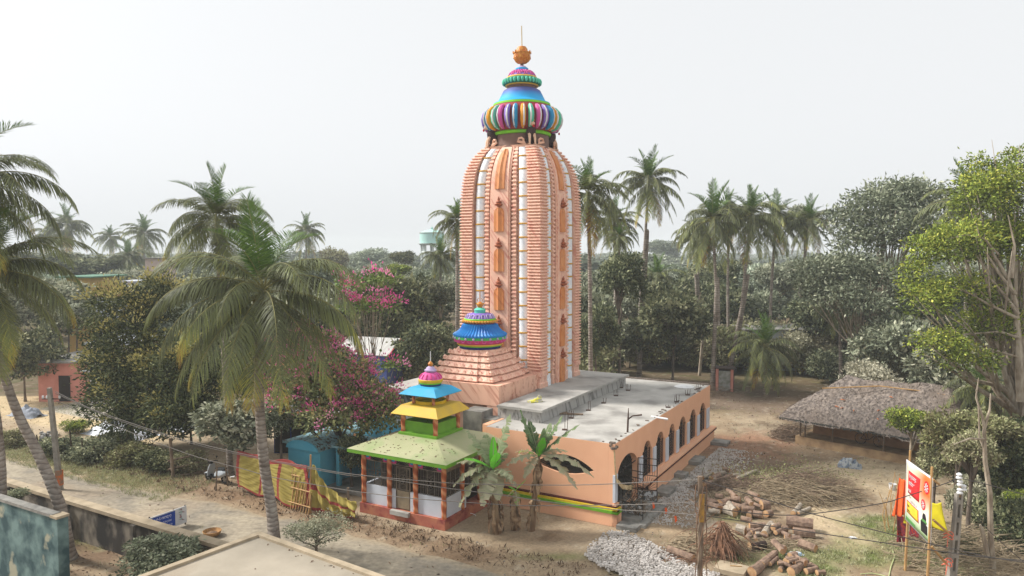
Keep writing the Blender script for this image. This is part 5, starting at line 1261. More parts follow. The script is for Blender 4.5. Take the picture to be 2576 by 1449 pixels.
def banana(lb, crown, base, leaves, seed, r0=.19):
    rn_ = random.Random(seed); c_, b_ = Vector(crown), Vector(base); root = thing('banana_plant', lb, 'banana plant', b_, 0, None)
    m = MB(); h = c_-b_; P_ = [h*(i/8) + Vector((rn_.uniform(-.02,.02), 0, 0)) for i in range(9)]; m.tube([(0, 0, -.05)] + P_[1:], [r0*1.2]+[r0*(1.15-.65*i/8) for i in range(1, 9)], 9)
    m.build('stem', M['ban_trunk'], root, smooth=True)
    m = MB()
    for i in range(34):                                                  # dead sheaths hanging round the stem
        z = rn_.uniform(.15, .95)*h.length; q = rn_.uniform(0, 6.3); f = z/h.length; ctr = h*f; w_ = rn_.uniform(.05, .12); l_ = rn_.uniform(.3, .85)
        o = Vector((math.cos(q), math.sin(q), 0)); tq = Vector((-math.sin(q), math.cos(q), 0))*w_
        a = ctr+o*r0*1.02; b = ctr+o*(r0*1.5+.05)-Vector((0, 0, l_*.4)); d = ctr+o*(r0*1.3+rn_.uniform(0, .12))-Vector((0, 0, l_))
        if d.z < .02: d.z = .02
        if b.z < .03: b.z = .03
        m.add([a-tq*.5, a+tq*.5, b+tq, b-tq, d+tq*.4, d-tq*.3], [(0,1,2,3), (3,2,4,5)])
    m.build('dry_sheaths', M['lf_brown'] if False else mat('dry_sheath', s(168, 142, 112), s(112, 86, 64), scale=5, rough=.95) if 'dry_sheath' not in bpy.data.materials else bpy.data.materials['dry_sheath'], root)
    for (dx, dz, dy, wd, tn, rise, rag) in leaves:
        meshobj('leaf', banana_leaf((dx, dy, dz), rn_, wd, tn, rise, rag), root, loc=h)
    return root
k_ = 31.0/F_*.34723      # metres per pixel of the close view
def bl(x0, y0, x, y, dy, wd, tn, rise, rag): return ((x-x0)*k_, -(y-y0)*k_, dy, wd*1.55, tn, rise, rag)
A_ = (290, 800)
banana('left banana plant with one bright green upright leaf beside the pavilion', AT(1241, 1183, 30.8), G(1250, 1340), [bl(*A_, 290, 555, .0, .10, .98, .0, .0), bl(*A_, 318, 660, -.25, .17, .97, .1, .0), bl(*A_, 85, 690, -.5, .2, .96, .25, .1), bl(*A_, 15, 760, .2, .2, .55, .35, .7), bl(*A_, 95, 520, .35, .24, .42, .2, .6), bl(*A_, 410, 400, .3, .26, .4, .05, .6), bl(*A_, 45, 1040, -.5, .26, .5, .5, .7), bl(*A_, 215, 1010, -.9, .27, .58, .45, .6), bl(*A_, 0, 900, -.3, .26, .55, .45, .5), bl(*A_, 465, 910, -.3, .22, .6, .35, .6), bl(*A_, 170, 630, .6, .2, .76, .2, .8), bl(*A_, 390, 700, .6, .16, .3, .3, .4), bl(*A_, 120, 860, .1, .26, .5, .4, .5), bl(*A_, 330, 980, -.7, .24, .56, .45, .5), bl(*A_, 230, 560, .5, .24, .45, .1, .4), bl(*A_, 430, 830, -.7, .22, .5, .4, .5)], 1)
B_ = (610, 720)
banana('right banana plant with dark upright leaves before the eye shaped window', AT(1355, 1150, 31.2), G(1336, 1334), [bl(*B_, 478, 372, .15, .26, .22, .02, .5), bl(*B_, 545, 470, .4, .22, .15, .05, .4), bl(*B_, 645, 500, -.15, .2, .3, .02, .1), bl(*B_, 640, 560, -.35, .14, .95, .02, .0), bl(*B_, 785, 415, .1, .2, .3, .1, .5), bl(*B_, 908, 468, -.2, .2, .28, .12, .6), bl(*B_, 1010, 845, -.5, .22, .57, .35, .6), bl(*B_, 885, 915, -.8, .2, .6, .4, .7), bl(*B_, 375, 760, -.4, .22, .57, .35, .6), bl(*B_, 440, 700, .4, .15, .8, .3, .8), bl(*B_, 520, 540, -.2, .2, .34, .05, .3), bl(*B_, 700, 480, .3, .2, .32, .06, .3), bl(*B_, 830, 700, .5, .2, .48, .3, .5), bl(*B_, 500, 850, -.5, .18, .62, .4, .6)], 2, .14)
banana('short young banana plant with a bright leaf between the two taller ones', AT(1296, 1235, 31.0), G(1296, 1332), [((.45), .55, -.2, .12, .97, .1, 0), ((-.25), .3, -.3, .14, .96, .2, .1), (.1, -.55, -.3, .15, .8, .4, .8), (-.35, -.3, .1, .15, .78, .4, .8)], 3, .12)
for i, (x, y, h, kd) in enumerate([(27, 44, 6, 'dusty'), (31, 36, 7, 'dense'), (25, 34, 4.5, 'scrub2'), (35, 50, 7, 'dense2'), (29, 56, 7, 'dusty'), (38, 42, 7.5, 'dense'), (24.5, 50, 4.5, 'airyb'), (41, 58, 8, 'dusty'), (34, 62, 7, 'dense'), (28, 29, 5, 'dusty'), (36, 30, 7, 'dense2')]):
    tree(kd, 'tree of the thicket along the right edge of the yard', (x, y, h*.62), h*.5, h*.5, 'thicket_tree', 'tree', 'trees of the thicket on the right', i*1.1)
# ================================================================ the wood behind
SKY = [(-400, 640), (0, 645), (200, 645), (400, 655), (800, 662), (900, 645), (1000, 640), (1100, 650), (1450, 655), (1560, 640), (1640, 660), (1720, 640), (2000, 600), (2080, 540), (2300, 500), (2600, 500), (3000, 520)]
rw = random.Random(12); kinds = ['dense', 'dense2', 'dusty', 'pale', 'dusty', 'loose', 'dusty']
lbk = {'dense': 'dark dense tree in the wood behind the village', 'dense2': 'dark spreading tree in the wood behind the village', 'dusty': 'dusty green tree in the wood behind the village', 'pale': 'pale green tree in the wood behind the village', 'loose': 'thin crowned grey-green tree in the wood behind the village'}
def inview(x, y, m=90): 
    u = CX + F_*x/y; return -m-60 < u < 2576+m
Yr = 66
while Yr < 165:
    x = -Yr*.78
    while x < Yr*.78:
        xx = x + rw.uniform(-2, 2); yy = Yr + rw.uniform(-3, 3); x += rw.uniform(6.5, 9.5)*(1 if Yr < 110 else 1.3)
        u = CX + F_*xx/yy
        if not inview(xx, yy): continue
        if u < 330 and yy < 78: continue
        if u > 1440 and yy < 84 and rw.random() < .55: continue
        if 1120 < u < 1440: continue                       # nothing shows behind the tower
        if 1060 < u < 1120 and 150 < yy: continue
        top = CAMZ + (630 - np.interp(u, *zip(*SKY)))/F_*yy
        h = min(top - .3, rw.uniform(8, 12.5)); h = max(h, 6.5); r_ = rw.uniform(3.2, 4.8); rz = min(r_*1.1, h*.47)
        kd = rw.choice(kinds)
        tree(kd, lbk[kd], (xx, yy, h-rz*1.05), r_, rz, 'wood_tree', 'tree', 'trees of the wood behind the village', rw.uniform(0, 6))
    Yr += 8.5 if Yr < 110 else 14
# low thicket and scrub that closes the foot of the wood
sc_spots = []
for i in range(105):
    u = rw.uniform(1440, 2750) if i < 70 else rw.uniform(780, 1140); yy = rw.uniform(59, 74)
    if 1960 < u < 2280 and yy < 66: yy = rw.uniform(70, 76)
    if 1570 < u <= 1960: yy = rw.uniform(72, 80)
    sc_spots.append((u, yy, rw.uniform(1.8, 3.4)))
for u, yy, r_ in sc_spots:
    kd = rw.choice(['scrub', 'scrub2', 'scrub', 'scrub', 'airyb']); c_ = AT(u, 900, yy)
    tree(kd, {'scrub': 'dry brownish bush at the foot of the wood', 'scrub2': 'dark green bush at the foot of the wood', 'airyb': 'thin olive bush at the foot of the wood'}[kd], (c_.x, yy, r_*.75), r_, r_*1.0, 'scrub_bush', 'bush', 'bushes at the foot of the wood', rw.uniform(0, 6))
for u, v, r_, kd, lb in [(150, 1145, 1.3, 'scrub2', 'low green bush behind the hedge fence by the left pole'), (240, 1155, 1.4, 'scrub2', 'green hedge bush along the fence, below the white tarp'), (330, 1165, 1.3, 'scrub', 'dry hedge bush along the fence'), (400, 1180, 1.3, 'scrub2', 'dark hedge bush near the bamboo rail'), (470, 1185, 1.1, 'scrub', 'dry bush behind the bamboo rail'), (285, 1130, 1.2, 'scrub2', 'hedge bush right under the mango tree'), (190, 1090, .9, 'flush', 'round light green bush near the stone heap'), (30, 1120, 1.0, 'scrub', 'dry scrub at the left edge of the road')]:
    c_ = G(u, v); tree(kd, lb, (c_.x, c_.y, r_*.45), r_, r_*.7, 'hedge_bush', 'bush', None, u)
# far wood out to the horizon, one mass
VV, QQ, TT_ = [], [], []; nv = 0; r = np.random.default_rng(77)
V0 = np.empty(len(proto('dense')[0].vertices)*3, np.float32); proto('dense')[0].vertices.foreach_get('co', V0); V0 = V0.reshape(-1, 4, 3)
for i in range(420):
    yy = 165*math.exp(r.uniform(0, 1.68)); xx = r.uniform(-.78, .78)*yy; u = CX+F_*xx/yy
    if 1130 < u < 1440: continue
    h = r.uniform(7.5, 10.5) + (yy > 300)*1.0 + r.uniform(0, 2.5)*(r.random() < .2); R_ = r.uniform(4.5, 7.5)*(1+yy/900); rz = h*.42
    sel = r.choice(len(V0), 700, replace=False); A = V0[sel].copy(); cen = A.mean(1, keepdims=True); A = cen + (A-cen)*2.4
    q = r.uniform(0, 6.3); cA, sA = math.cos(q), math.sin(q); B = A.copy(); B[..., 0] = (A[..., 0]*cA-A[..., 1]*sA)*R_+xx; B[..., 1] = (A[..., 0]*sA+A[..., 1]*cA)*R_+yy; B[..., 2] = A[..., 2]*rz+h-rz
    VV.append(B.reshape(-1, 3)); QQ.append(np.arange(len(sel)*4).reshape(-1, 4)+nv); nv += len(sel)*4; TT_.append(np.clip(.35+r.normal()*.12+r.normal(size=len(sel))*.12, 0, 1))
me = npmesh('distant_wood', np.concatenate(VV), np.concatenate(QQ), [M['lf_dusty']], None, np.concatenate(TT_)); tag(meshobj('distant_wood', me), 'hazy mass of trees far off along the horizon', 'wood', None, 'stuff')
# ================================================================ shared small makers
def zc(Z, x, y): return ((Z[0]+x/Z[2])*2576/3840, (Z[1]+y/Z[2])*2576/3840)
Z1, Z2, Z3, Z4, Z5, Z6 = (2500,1650,2.841), (3200,1500,2.195), (2800,1350,2.8975), (700,1550,2.3757), (0,1550,2.3756), (0,1000,1.9314)
def one(name, label, cat, fn, mt, loc=(0,0,0), rz=0.0, group=None, smooth=False, kind=None):
    m = MB(); fn(m); o = m.build(name, mt, None, smooth); o.location = loc; o.rotation_euler = (0,0,rz); return tag(o, label, cat, group, kind)
M['stain'] = mat('stained_wall', s(132, 124, 112), s(58, 54, 50), scale=1.1, rough=.95, bump=.5, detail=9, stretch=(1,1,.7), lo=.4, hi=.56, c3=s(44, 42, 40), s3=.8, l3=.5, h3=.6)
M['cap'] = mat('wall_coping', s(176, 160, 136), s(150, 136, 114), scale=2, rough=.95, bump=.4, detail=8)
M['bamboo'] = mat('bamboo', s(190, 152, 100), s(160, 124, 82), scale=4, rough=.7, stretch=(1,1,.4))
M['oldwood'] = mat('weathered_wood', s(140, 122, 104), s(96, 82, 70), scale=5, rough=.95, stretch=(1,1,.3), bump=.5)
M['darkpost'] = mat('dark_post', s(84, 70, 58), s(60, 50, 42), scale=5, rough=.95)
M['pole'] = mat('concrete_pole', s(158, 152, 142), s(130, 124, 116), scale=3, rough=.9, bump=.3)
M['wire'] = mat('cable', s(122, 116, 110), rough=.7)
M['wire_dark'] = mat('dark_cable', s(70, 66, 64), rough=.7)
# ---------------------------------------------------------------- boundary wall beside the road
bw_ = thing('boundary_wall', 'long stained grey boundary wall with a pale coping between the road and the lower left yard', 'wall', W(-40, -12.4), -ANG)
mb = MB(); mb.rings([[(x, y, z) for x, y in ((-34, .22), (31.5, -.22), (31.5, .05), (-34, .5))] for z in (0, 1.46)]); mb.build('wall_body', M['stain'], bw_)
mb = MB(); mb.rings([[(x, y, z) for x, y in ((-34, .17), (31.5, -.30), (31.5, .12), (-34, .6))] for z in (1.46, 1.6)]); mb.build('coping', M['cap'], bw_)
for i, x in enumerate(np.arange(-30, 31, 4.6)):
    mb = MB(); mb.box(x, x+.22, .12-.0068*(x+34)-.12, .2-.0068*(x+34)-.06, 0, 1.455); mb.build('buttress', M['stain'], bw_)
# turquoise weathered wall at the lower left
M['turq'] = mat('peeling_turquoise', s(52, 76, 80), s(112, 136, 134), scale=1.3, rough=.9, bump=.4, detail=9, lo=.4, hi=.62, c3=s(158, 156, 136), s3=.9, l3=.58, h3=.64)
tw = thing('turquoise_wall', 'weathered turquoise wall with peeling paint at the lower left corner', 'wall', W(-13.15, -16.3), -ANG)
mb = MB(); mb.box(-9, -.02, 0, .22, 0, 3.12); mb.build('wall_body', M['turq'], tw)
mb = MB(); mb.rings([[(x, y, 3.12 + dz) for x, y in ((-9, -.05), (-.3, -.05), (-.3, .26), (-9, .26))] for dz in (0, .1)]); mb.build('coping', M['conc_dark'], tw)
mb = MB(); mb.box(-.32, .0, -.06, .3, 0, 3.14); mb.build('end_pillar', M['turq'], tw); mb = MB(); mb.box(-.36, .03, -.1, .33, 3.14, 3.22); mb.build('pillar_cap', M['cap'], tw)
# flat roofed building nearest the drone
fb_a = math.atan2(-2.86, 4.07); fr = thing('flat_roof_house', 'house with a bare sandy flat roof and low rim in the foreground', 'house', (-7.77, 22.12, 0), fb_a)
M['sandroof'] = mat('sandy_roof', s(166, 156, 140), s(148, 139, 124), scale=.8, rough=.95, bump=.25, detail=8, c3=s(150, 136, 118), s3=.5, l3=.5, h3=.75)
mb = MB(); mb.box(0, 11, -11, 0, 0, 3.14); mb.build('house_wall', M['conc_dark'], fr)
mb = MB(); mb.box(-.16, 11.2, -11.2, .16, 3.14, 3.24); mb.build('roof_slab', M['sandroof'], fr)
mb = MB(); mb.box(-.16, 11.2, -.04, .16, 3.24, 3.32); mb.box(-.16, .04, -11.2, -.04, 3.24, 3.32); mb.build('roof_rim', M['cap'], fr)
rn = random.Random(8)
for i in range(46):
    x, y = rn.uniform(.15, 9), -rn.uniform(.15, 9); sz = rn.uniform(.012, .035)
    if i % 3 == 0: y = -rn.uniform(.08, .3)
    p = Vector((-7.77, 22.12, 0)) + Vector((x*math.cos(fb_a)-y*math.sin(fb_a), x*math.sin(fb_a)+y*math.cos(fb_a), 3.241))
    nm, lb, cat_ = [('dry_leaf', 'curled dry leaf lying on the sandy flat roof', 'leaf'), ('pebble', 'small dark pebble on the sandy flat roof', 'pebble')][i % 2]
    if i % 2 == 0:
        q = rn.uniform(0, 6); f = lambda m, sz=sz: m.add([(-2.2*sz, 0, 0), (0, -.9*sz, sz*.5), (2.4*sz, 0, sz*.9), (0, .9*sz, sz*1.1)], [(0,1,2), (0,2,3)])
    else: f = lambda m, sz=sz: m.ball((0,0,sz*.4), sz*.8, 6, 4, 1.2, 1, .7)
    one(nm, lb, cat_, f, M['leaf_lit'], p, rn.uniform(0, 6), {'dry_leaf': 'dry leaves on the flat roof', 'pebble': 'pebbles on the flat roof'}[nm])
# ---------------------------------------------------------------- left pole, fences, hedge posts
pb = G(151, 1232); pt = ZAT(pb.x, pb.y, 976)
lp = thing('utility_pole', 'grey concrete utility pole with an orange smear at its foot, at the left roadside', 'utility pole', pb)
mb = MB(); mb.rings([[(a-.03*z/pt*8*.2-.32*z/pt, b, z) for a, b in ((-.13*(1-.4*z/pt), -.1), (.13*(1-.4*z/pt), -.1), (.13*(1-.4*z/pt), .1), (-.13*(1-.4*z/pt), .1))] for z in (-.1, pt*.5, pt)]); mb.build('shaft', M['pole'], lp)
mb = MB(); mb.rings([[(a-.01, b, z) for a, b in ((-.14, -.11), (.14, -.11), (.14, .11), (-.14, .11))] for z in (.25, 1.0)]); mb.build('paint_smear', mat('orange_smear', s(196, 104, 52), s(140, 110, 88), scale=6, lo=.45, hi=.55), lp)
mb = MB(); mb.bar((-.75, 0, pt-.55), (.2, 0, pt-.55), .03); mb.build('crossarm', M['darkpost'], lp)
for x in (-.7, -.5, .12):
    mb = MB(); mb.lathe([(.03, pt-.53), (.06, pt-.5), (.04, pt-.46), (.06, pt-.42), (.03, pt-.38)], 8, c=(x, 0)); mb.build('insulator', M['white_p'], lp)
for i, (x, y0, y1) in enumerate([(297, 180, 330), (335, 190, 335), (580, 215, 385), (632, 140, 400), (738, 240, 430), (845, 290, 445), (925, 300, 440), (420, 180, 320), (1285, 340, 480)]):
    u, v = zc(Z5, x, y1); b = G(u, v); zt_ = ZAT(b.x, b.y, zc(Z5, x, y0)[1])
    one('fence_post', 'dark wooden stake in the hedge fence on the left verge', 'fence post', lambda m: m.tube([(0,0,-.05), (.03,0,zt_*.5), (-.03,.0,zt_)], [.05,.045,.035], 6), M['darkpost'], b, 0, 'stakes of the roadside hedge fence')
br = thing('bamboo_rail', 'grey wooden rail barrier on one thick stake at the opening of the hedge', 'rail barrier', G(*zc(Z5, 1545, 570)))
o_ = br.location.copy()
for a, b in [((1495, 425), (1720, 375)), ((1500, 500), (1775, 435)), ((1560, 570), (1850, 515))]:
    A, B = AT(*zc(Z5, *a), o_.y), AT(*zc(Z5, *b), o_.y+.8); A.z = max(A.z, .06); B.z = max(B.z, .06)
    mb = MB(); mb.tube([A-o_, B-o_], [.06, .05], 6); mb.build('rail', M['oldwood'], br)
mb = MB(); mb.tube([(0,0,-.1), (-.12,0,2.1)], [.1,.08], 7); mb.build('stake', M['oldwood'], br)
for lb, a, b in [('thin stake standing in front of the scooter', (1922, 690), (1935, 470)), ('forked pale stake beside the scooter', (2030, 640), (2005, 440))]:
    g_ = G(*zc(Z5, *a)); t_ = AT(*zc(Z5, *b), g_.y); one('fence_stake', lb, 'stake', lambda m: m.tube([(0,0,-.05), t_-g_], [.045, .035], 6), M['oldwood'], g_)
# ---------------------------------------------------------------- parked scooter
sg_ = G(545, 1213); sct = thing('parked_scooter', 'grey and white motor scooter parked under the roadside tree', 'scooter', sg_, R(150))
M['tyre'] = mat('tyre_rubber', s(30, 29, 28), rough=.9); M['scoot'] = mat('scooter_silver', s(176, 182, 186), s(164, 170, 176), rough=.35, metal=.2); M['blk'] = mat('black_plastic', s(26, 26, 28), rough=.5); M['chrome'] = mat('bright_metal', s(190, 190, 190), rough=.3, metal=.8)
def torus(m, c, R_, r_, ax='y', n=20):
    pts = [(c[0]+R_*math.cos(2*math.pi*i/n), c[1], c[2]+R_*math.sin(2*math.pi*i/n)) for i in range(n+1)]; m.tube(pts, r_, 7)
for x in (-.62, .62):
    mb = MB(); torus(mb, (x, 0, .24), .19, .055); wl = mb.build('tyre', M['tyre'], sct, smooth=True)
    mb = MB()
    for k in range(3): q = k*math.pi/3; mb.bar((x-.16*math.cos(q), 0, .24-.16*math.sin(q)), (x+.16*math.cos(q), 0, .24+.16*math.sin(q)), .03)
    mb.build('rim', M['chrome'], wl)
mb = MB(); mb.rings([[(x, y*k1, z0+z*k2) for y, z in [(-.5,-.3),(-.9,.1),(-.75,.7),(-.3,1),(.3,1),(.75,.7),(.9,.1),(.5,-.3)]] for x, z0, k1, k2 in ((-.85,.62,.05,.06), (-.75,.52,.16,.2), (-.45,.42,.2,.3), (-.15,.36,.19,.34), (.02,.34,.16,.2), (.1,.3,.1,.08))]); mb.build('rear_body', M['scoot'], sct, smooth=True)
mb = MB(); mb.rings([[(x+z*.18*0, y*k1, z) for y in (-1, -.4, .4, 1)][::1] + [(x-.05, y*k1, z) for y in (1, .4, -.4, -1)] for x, z, k1 in ((.5,.3,.2), (.46,.5,.22), (.4,.75,.2), (.36,.92,.14))]); mb.build('leg_shield', M['scoot'], sct, smooth=True)
mb = MB(); mb.rings([[(x, y*.17, z) for y, z in ((-1, .26), (1, .26), (1, .32), (-1, .32))] for x in (-.05, .48)]); mb.build('floorboard', M['blk'], sct)
mb = MB(); mb.rings([[(x, y*k, z0+.05*z) for y, z in ((-1,0),(-.8,1),(.8,1),(1,0),(.8,-.6),(-.8,-.6))] for x, z0, k in ((-.72,.8,.1), (-.5,.79,.15), (-.15,.74,.14), (.0,.72,.08))]); mb.build('seat', M['blk'], sct, smooth=True)
mb = MB(); mb.rings([[(x, y*.09, z) for y, z in ((-1,z0), (-.6,z0+h), (.6,z0+h), (1,z0))] for x, z0, h in ((.42,.42,.02), (.62,.44,.06), (.86,.36,.03))]); mb.build('front_fender', M['scoot'], sct, smooth=True)
mb = MB(); mb.tube([(.38,0,.9), (.36,0,1.02)], .05, 7); mb.tube([(.28,-.3,1.03), (.36,-.12,1.04), (.36,.12,1.04), (.28,.3,1.03)], .022, 6); mb.ball((.4,0,.99), .1, 8, 6, 1,1.1,.9); mb.build('handlebar', M['blk'], sct, smooth=True)
mb = MB(); mb.ball((.49,0,.98), .055, 8, 6); mb.build('headlight', M['chrome'], sct, smooth=True)
for sg in (-1, 1): mb = MB(); mb.tube([(.33,sg*.22,1.04), (.32,sg*.27,1.2)], .01, 4); mb.ball((.32,sg*.28,1.23), .05, 6, 5, .5,1.2,1); mb.build('mirror', M['blk'], sct)
# ---------------------------------------------------------------- yellow and red cloth fence, bamboo gate
def cloth_mat(name, yellow, red, stripes):
    m, t, b = nodes(name); b.inputs['Roughness'].default_value = .85; tc = N(t, 'ShaderNodeTexCoord'); sx = N(t, 'ShaderNodeSeparateXYZ'); t.links.new(tc.outputs['UV'], sx.inputs[0])
    acc = None
    for axis, a, e in stripes:
        g1 = N(t, 'ShaderNodeMath', operation='COMPARE'); g1.inputs[1].default_value = a; g1.inputs[2].default_value = e; t.links.new(sx.outputs[axis], g1.inputs[0])
        if acc is None: acc = g1.outputs[0]
        else:
            mx = N(t, 'ShaderNodeMath', operation='MAXIMUM'); t.links.new(acc, mx.inputs[0]); t.links.new(g1.outputs[0], mx.inputs[1]); acc = mx.outputs[0]
    mx = N(t, 'ShaderNodeMix', data_type='RGBA'); mx.inputs[6].default_value = yellow; mx.inputs[7].default_value = red; t.links.new(acc, mx.inputs[0]); t.links.new(mx.outputs[2], b.inputs['Base Color'])
    return m
def sheet(name, label, cat, P, nu, nv_, mt, th=.012, group=None, parent=None):
    """P(s, t) -> point, a cloth grid with uv and a little thickness"""
    V = []; 
    for j in range(nv_+1):
        for i in range(nu+1): V.append(tuple(P(i/nu, j/nv_)))
    Fc = [(j*(nu+1)+i, j*(nu+1)+i+1, (j+1)*(nu+1)+i+1, (j+1)*(nu+1)+i) for j in range(nv_) for i in range(nu)]
    me = bpy.data.meshes.new(name); me.from_pydata(V, [], Fc); uv = me.uv_layers.new(name='UVMap')
    for p in me.polygons:
        for li, vi in zip(p.loop_indices, p.vertices): uv.data[li].uv = ((vi % (nu+1))/nu, (vi//(nu+1))/nv_)
    me.materials.append(mt); me.polygons.foreach_set('use_smooth', [True]*len(Fc)); me.update()
    o = bpy.data.objects.new(name, me); link(o, parent); sd_ = o.modifiers.new('Solidify', 'SOLIDIFY'); sd_.thickness = th
    if parent is not None: KIDS.setdefault(parent.name, []).append(o)
    return tag(o, label, cat, group)
YEL, RED_ = s(160, 144, 74), s(146, 60, 56)
A, B = G(600, 1234), G(779, 1290)
cm = cloth_mat('festival_cloth', YEL, RED_, [(1, .96, .07), (1, .0, .05), (0, .62, .016), (0, .32, .012), (0, .97, .03), (0, .02, .02)])
def Pf(s_, t_):
    p = A.lerp(B, s_); sag = .10*math.sin(s_*math.pi*3)**2
    q = .010*math.sin(t_*44 + 7*math.sin(s_*9+t_*2)) + .012*math.sin(s_*47+t_*7) + .006*math.sin(t_*97+s_*31) + .12*math.sin(s_*11+t_*3) + .2*math.sin(s_*math.pi)*(1-t_)*.6
    return (p.x - .45*q, p.y - q, .18 + .12*math.sin(s_*14)*(1-t_) + t_*(1.85-sag+.2*s_))
sheet('cloth_fence', 'yellow cloth fence with red border hung between posts beside the road', 'cloth fence', Pf, 60, 60, cm)
tpst = AT(*zc(Z4, 1098, 385), B.y); one('bamboo_post', 'tall bamboo post at the right end of the yellow cloth fence', 'post', lambda m: m.tube([(0,0,-.05), Vector((tpst.x-B.x-.0, 0, tpst.z+.1))], [.05,.04], 7), M['bamboo'], B+Vector((.05,-.05,0)))
cm2 = cloth_mat('festival_cloth_bunched', YEL, RED_, [(1, .03, .06), (1, .55, .05)])
C_ = G(890, 1315)
def Pg(s_, t_):
    top = 1.35*(1-s_)**1.6 + .85 + .12*math.sin(s_*9); p = B.lerp(C_, s_) + Vector((.1, .1, 0)); q = .07*math.sin(s_*26+t_*4) + .05*math.sin(t_*17+s_*11) + .03*math.sin(s_*61+t_*9)
    return (p.x - .3*q, p.y - q*.9 - .15*math.sin(t_*3), .1 + t_*(top-.1)*(1-.12*math.sin(s_*6)**2))
sheet('draped_cloth', 'crumpled yellow and red cloth sagging from the bamboo post towards the pavilion', 'cloth', Pg, 56, 34, cm2)
one('cloth_post', 'short stake under the crumpled yellow cloth near the pavilion', 'stake', lambda m: m.tube([(0,0,-.05), (0,0,1.25)], .06, 6), M['oldwood'], G(*zc(Z4, 1440, 905)))
gp = G(*zc(Z4, 960, 862)); gt = thing('bamboo_gate', 'leaning bamboo lattice gate against the yellow cloth fence', 'gate', gp, math.atan2(B.y-A.y, B.x-A.x))
for i in range(12):
    x = -1.0 + i*.18; h = 1.75 + .35*math.sin(i*2.3); mb = MB(); mb.tube([(x,0,0), (x+.02,.35,h)], [.032,.026], 6); mb.build('slat', M['bamboo'], gt)
for z in (.3, .95, 1.5): mb = MB(); mb.tube([(-1.12,.02+z*.2-.05,z), (1.1,.02+z*.2-.05,z+.03)], .03, 6); mb.build('crossbar', M['bamboo'], gt)
# ---------------------------------------------------------------- light blue vaulted shrine and the houses behind the trees
M['ltblue'] = mat('light_blue_wall', s(84, 168, 196), s(96, 176, 200), scale=2, rough=.7); M['ltroof'] = mat('leafy_roof', s(130, 168, 176), s(90, 84, 76), scale=6, rough=.9, lo=.5, hi=.62)
vs_ = thing('vaulted_shrine', 'light blue shrine with a barrel vault roof and pyramid spire behind the yellow cloth', 'shrine', W(-16.7, -3.0), -ANG)
mb = MB(); mb.box(0, 2.2, .1, 4.4, 0, 1.95); mb.build('shrine_wall', M['ltblue'], vs_)
mb = MB(); mb.rings([[(1.1+1.12*math.cos(math.pi*j/10), y, 1.95+.5*math.sin(math.pi*j/10)) for j in range(11)] for y in (0, 4.5)]); mb.build('barrel_vault', M['ltroof'], vs_, smooth=True)
mb = MB(); mb.rings([[(1.1+1.10*math.cos(math.pi*j/10), y, 1.95+.48*math.sin(math.pi*j/10)) for j in range(11)] for y in (-.06, -.003)]); mb.build('vault_front', M['ltblue'], vs_)
mb = MB(); mb.box(2.2, 4.9, .6, 4.4, 2.1, 2.2); mb.box(-1.0, .0, .6, 4.4, 1.9, 2.0); mb.build('side_roof', M['ltroof'], vs_)
mb = MB(); mb.box(2.2, 4.9, 2.9, 3.1, 0, 2.1); mb.box(2.6, 2.8, .8, 1.0, .1, 2.1); mb.build('inner_wall', M['ltblue'], vs_)
mb = MB(); mb.rings([[(2.9+a*k, 3.9+b*k, z) for a, b in ((-1,-1),(1,-1),(1,1),(-1,1))] for k, z in ((.95, 2.21), (.45, 2.8), (.12, 3.5), (.02, 3.7))]); mb.build('spire', M['ltblue'], vs_)
mb = MB(); mb.box(2.2, 4.9, .4, 2.9, 0, .12); mb.build('dark_floor', M['conc_dark'], vs_)
def house(lb, u0, u1, vb, vt, Y, dep, mt, roof=None, name='house', cat='house', rot=0.0, ov=.3, win=0, gable=None):
    a, b = AT(u0, vb, Y), AT(u1, vb, Y); zt_ = ZAT((a.x+b.x)/2, Y, vt); wd = (b.x-a.x); o = thing(name, lb, cat, ((a.x+b.x)/2, Y, 0), rot)
    m = MB(); m.box(-wd/2, wd/2, 0, dep, 0, zt_-.15); m.build('house_wall', mt, o)
    if gable:
        m = MB(); h = gable; m.rings([[(x, y, z) for x, z in ((-wd/2-ov, zt_-.15), (wd/2+ov, zt_-.15), (wd/2+ov, zt_-.1), (0, zt_-.1+h), (-wd/2-ov, zt_-.1))] for y in (-ov, dep+ov)]); m.build('roof', roof, o)
    else:
        m = MB(); m.box(-wd/2-ov, wd/2+ov, -ov, dep+ov, zt_-.15, zt_); m.build('roof', roof or M['conc_dark'], o)
    for i in range(win):
        x = -wd/2 + wd*(i+.5)/win; m = MB(); m.box(x-.45, x+.45, -.04, -.003, .9 if i % 2 else .05, 2.1); f_ = m.build('window' if i % 2 else 'door', M['dark_in'] if False else mat('opening_dark', s(40, 34, 30)) if 'opening_dark' not in bpy.data.materials else bpy.data.materials['opening_dark'], o)
    return o
M['pinkwall'] = mat('pink_wall', s(208, 142, 128), s(192, 126, 112), scale=1.2, rough=.85); M['bluewall'] = mat('violet_blue_wall', s(88, 108, 176), s(80, 98, 164), scale=1.5, rough=.8)
ph = house('pink house with a flat grey roof and dark doorway across the courtyard on the left', 98, 230, 1012, 908, 57.8, 7, M['pinkwall'], M['conc_dark'], win=1)
tl = M['tiles'] = mat('red_white_tiles', s(140, 60, 62), s(208, 204, 200))
t = tl.node_tree; bk_ = N(t, 'ShaderNodeTexBrick'); bk_.inputs['Color1'].default_value = s(138, 62, 64); bk_.inputs['Color2'].default_value = s(120, 54, 58); bk_.inputs['Mortar'].default_value = s(205, 200, 196); bk_.inputs['Scale'].default_value = 1.0; bk_.inputs['Mortar Size'].default_value = .07; bk_.inputs['Brick Width'].default_value = .36; bk_.inputs['Row Height'].default_value = .26
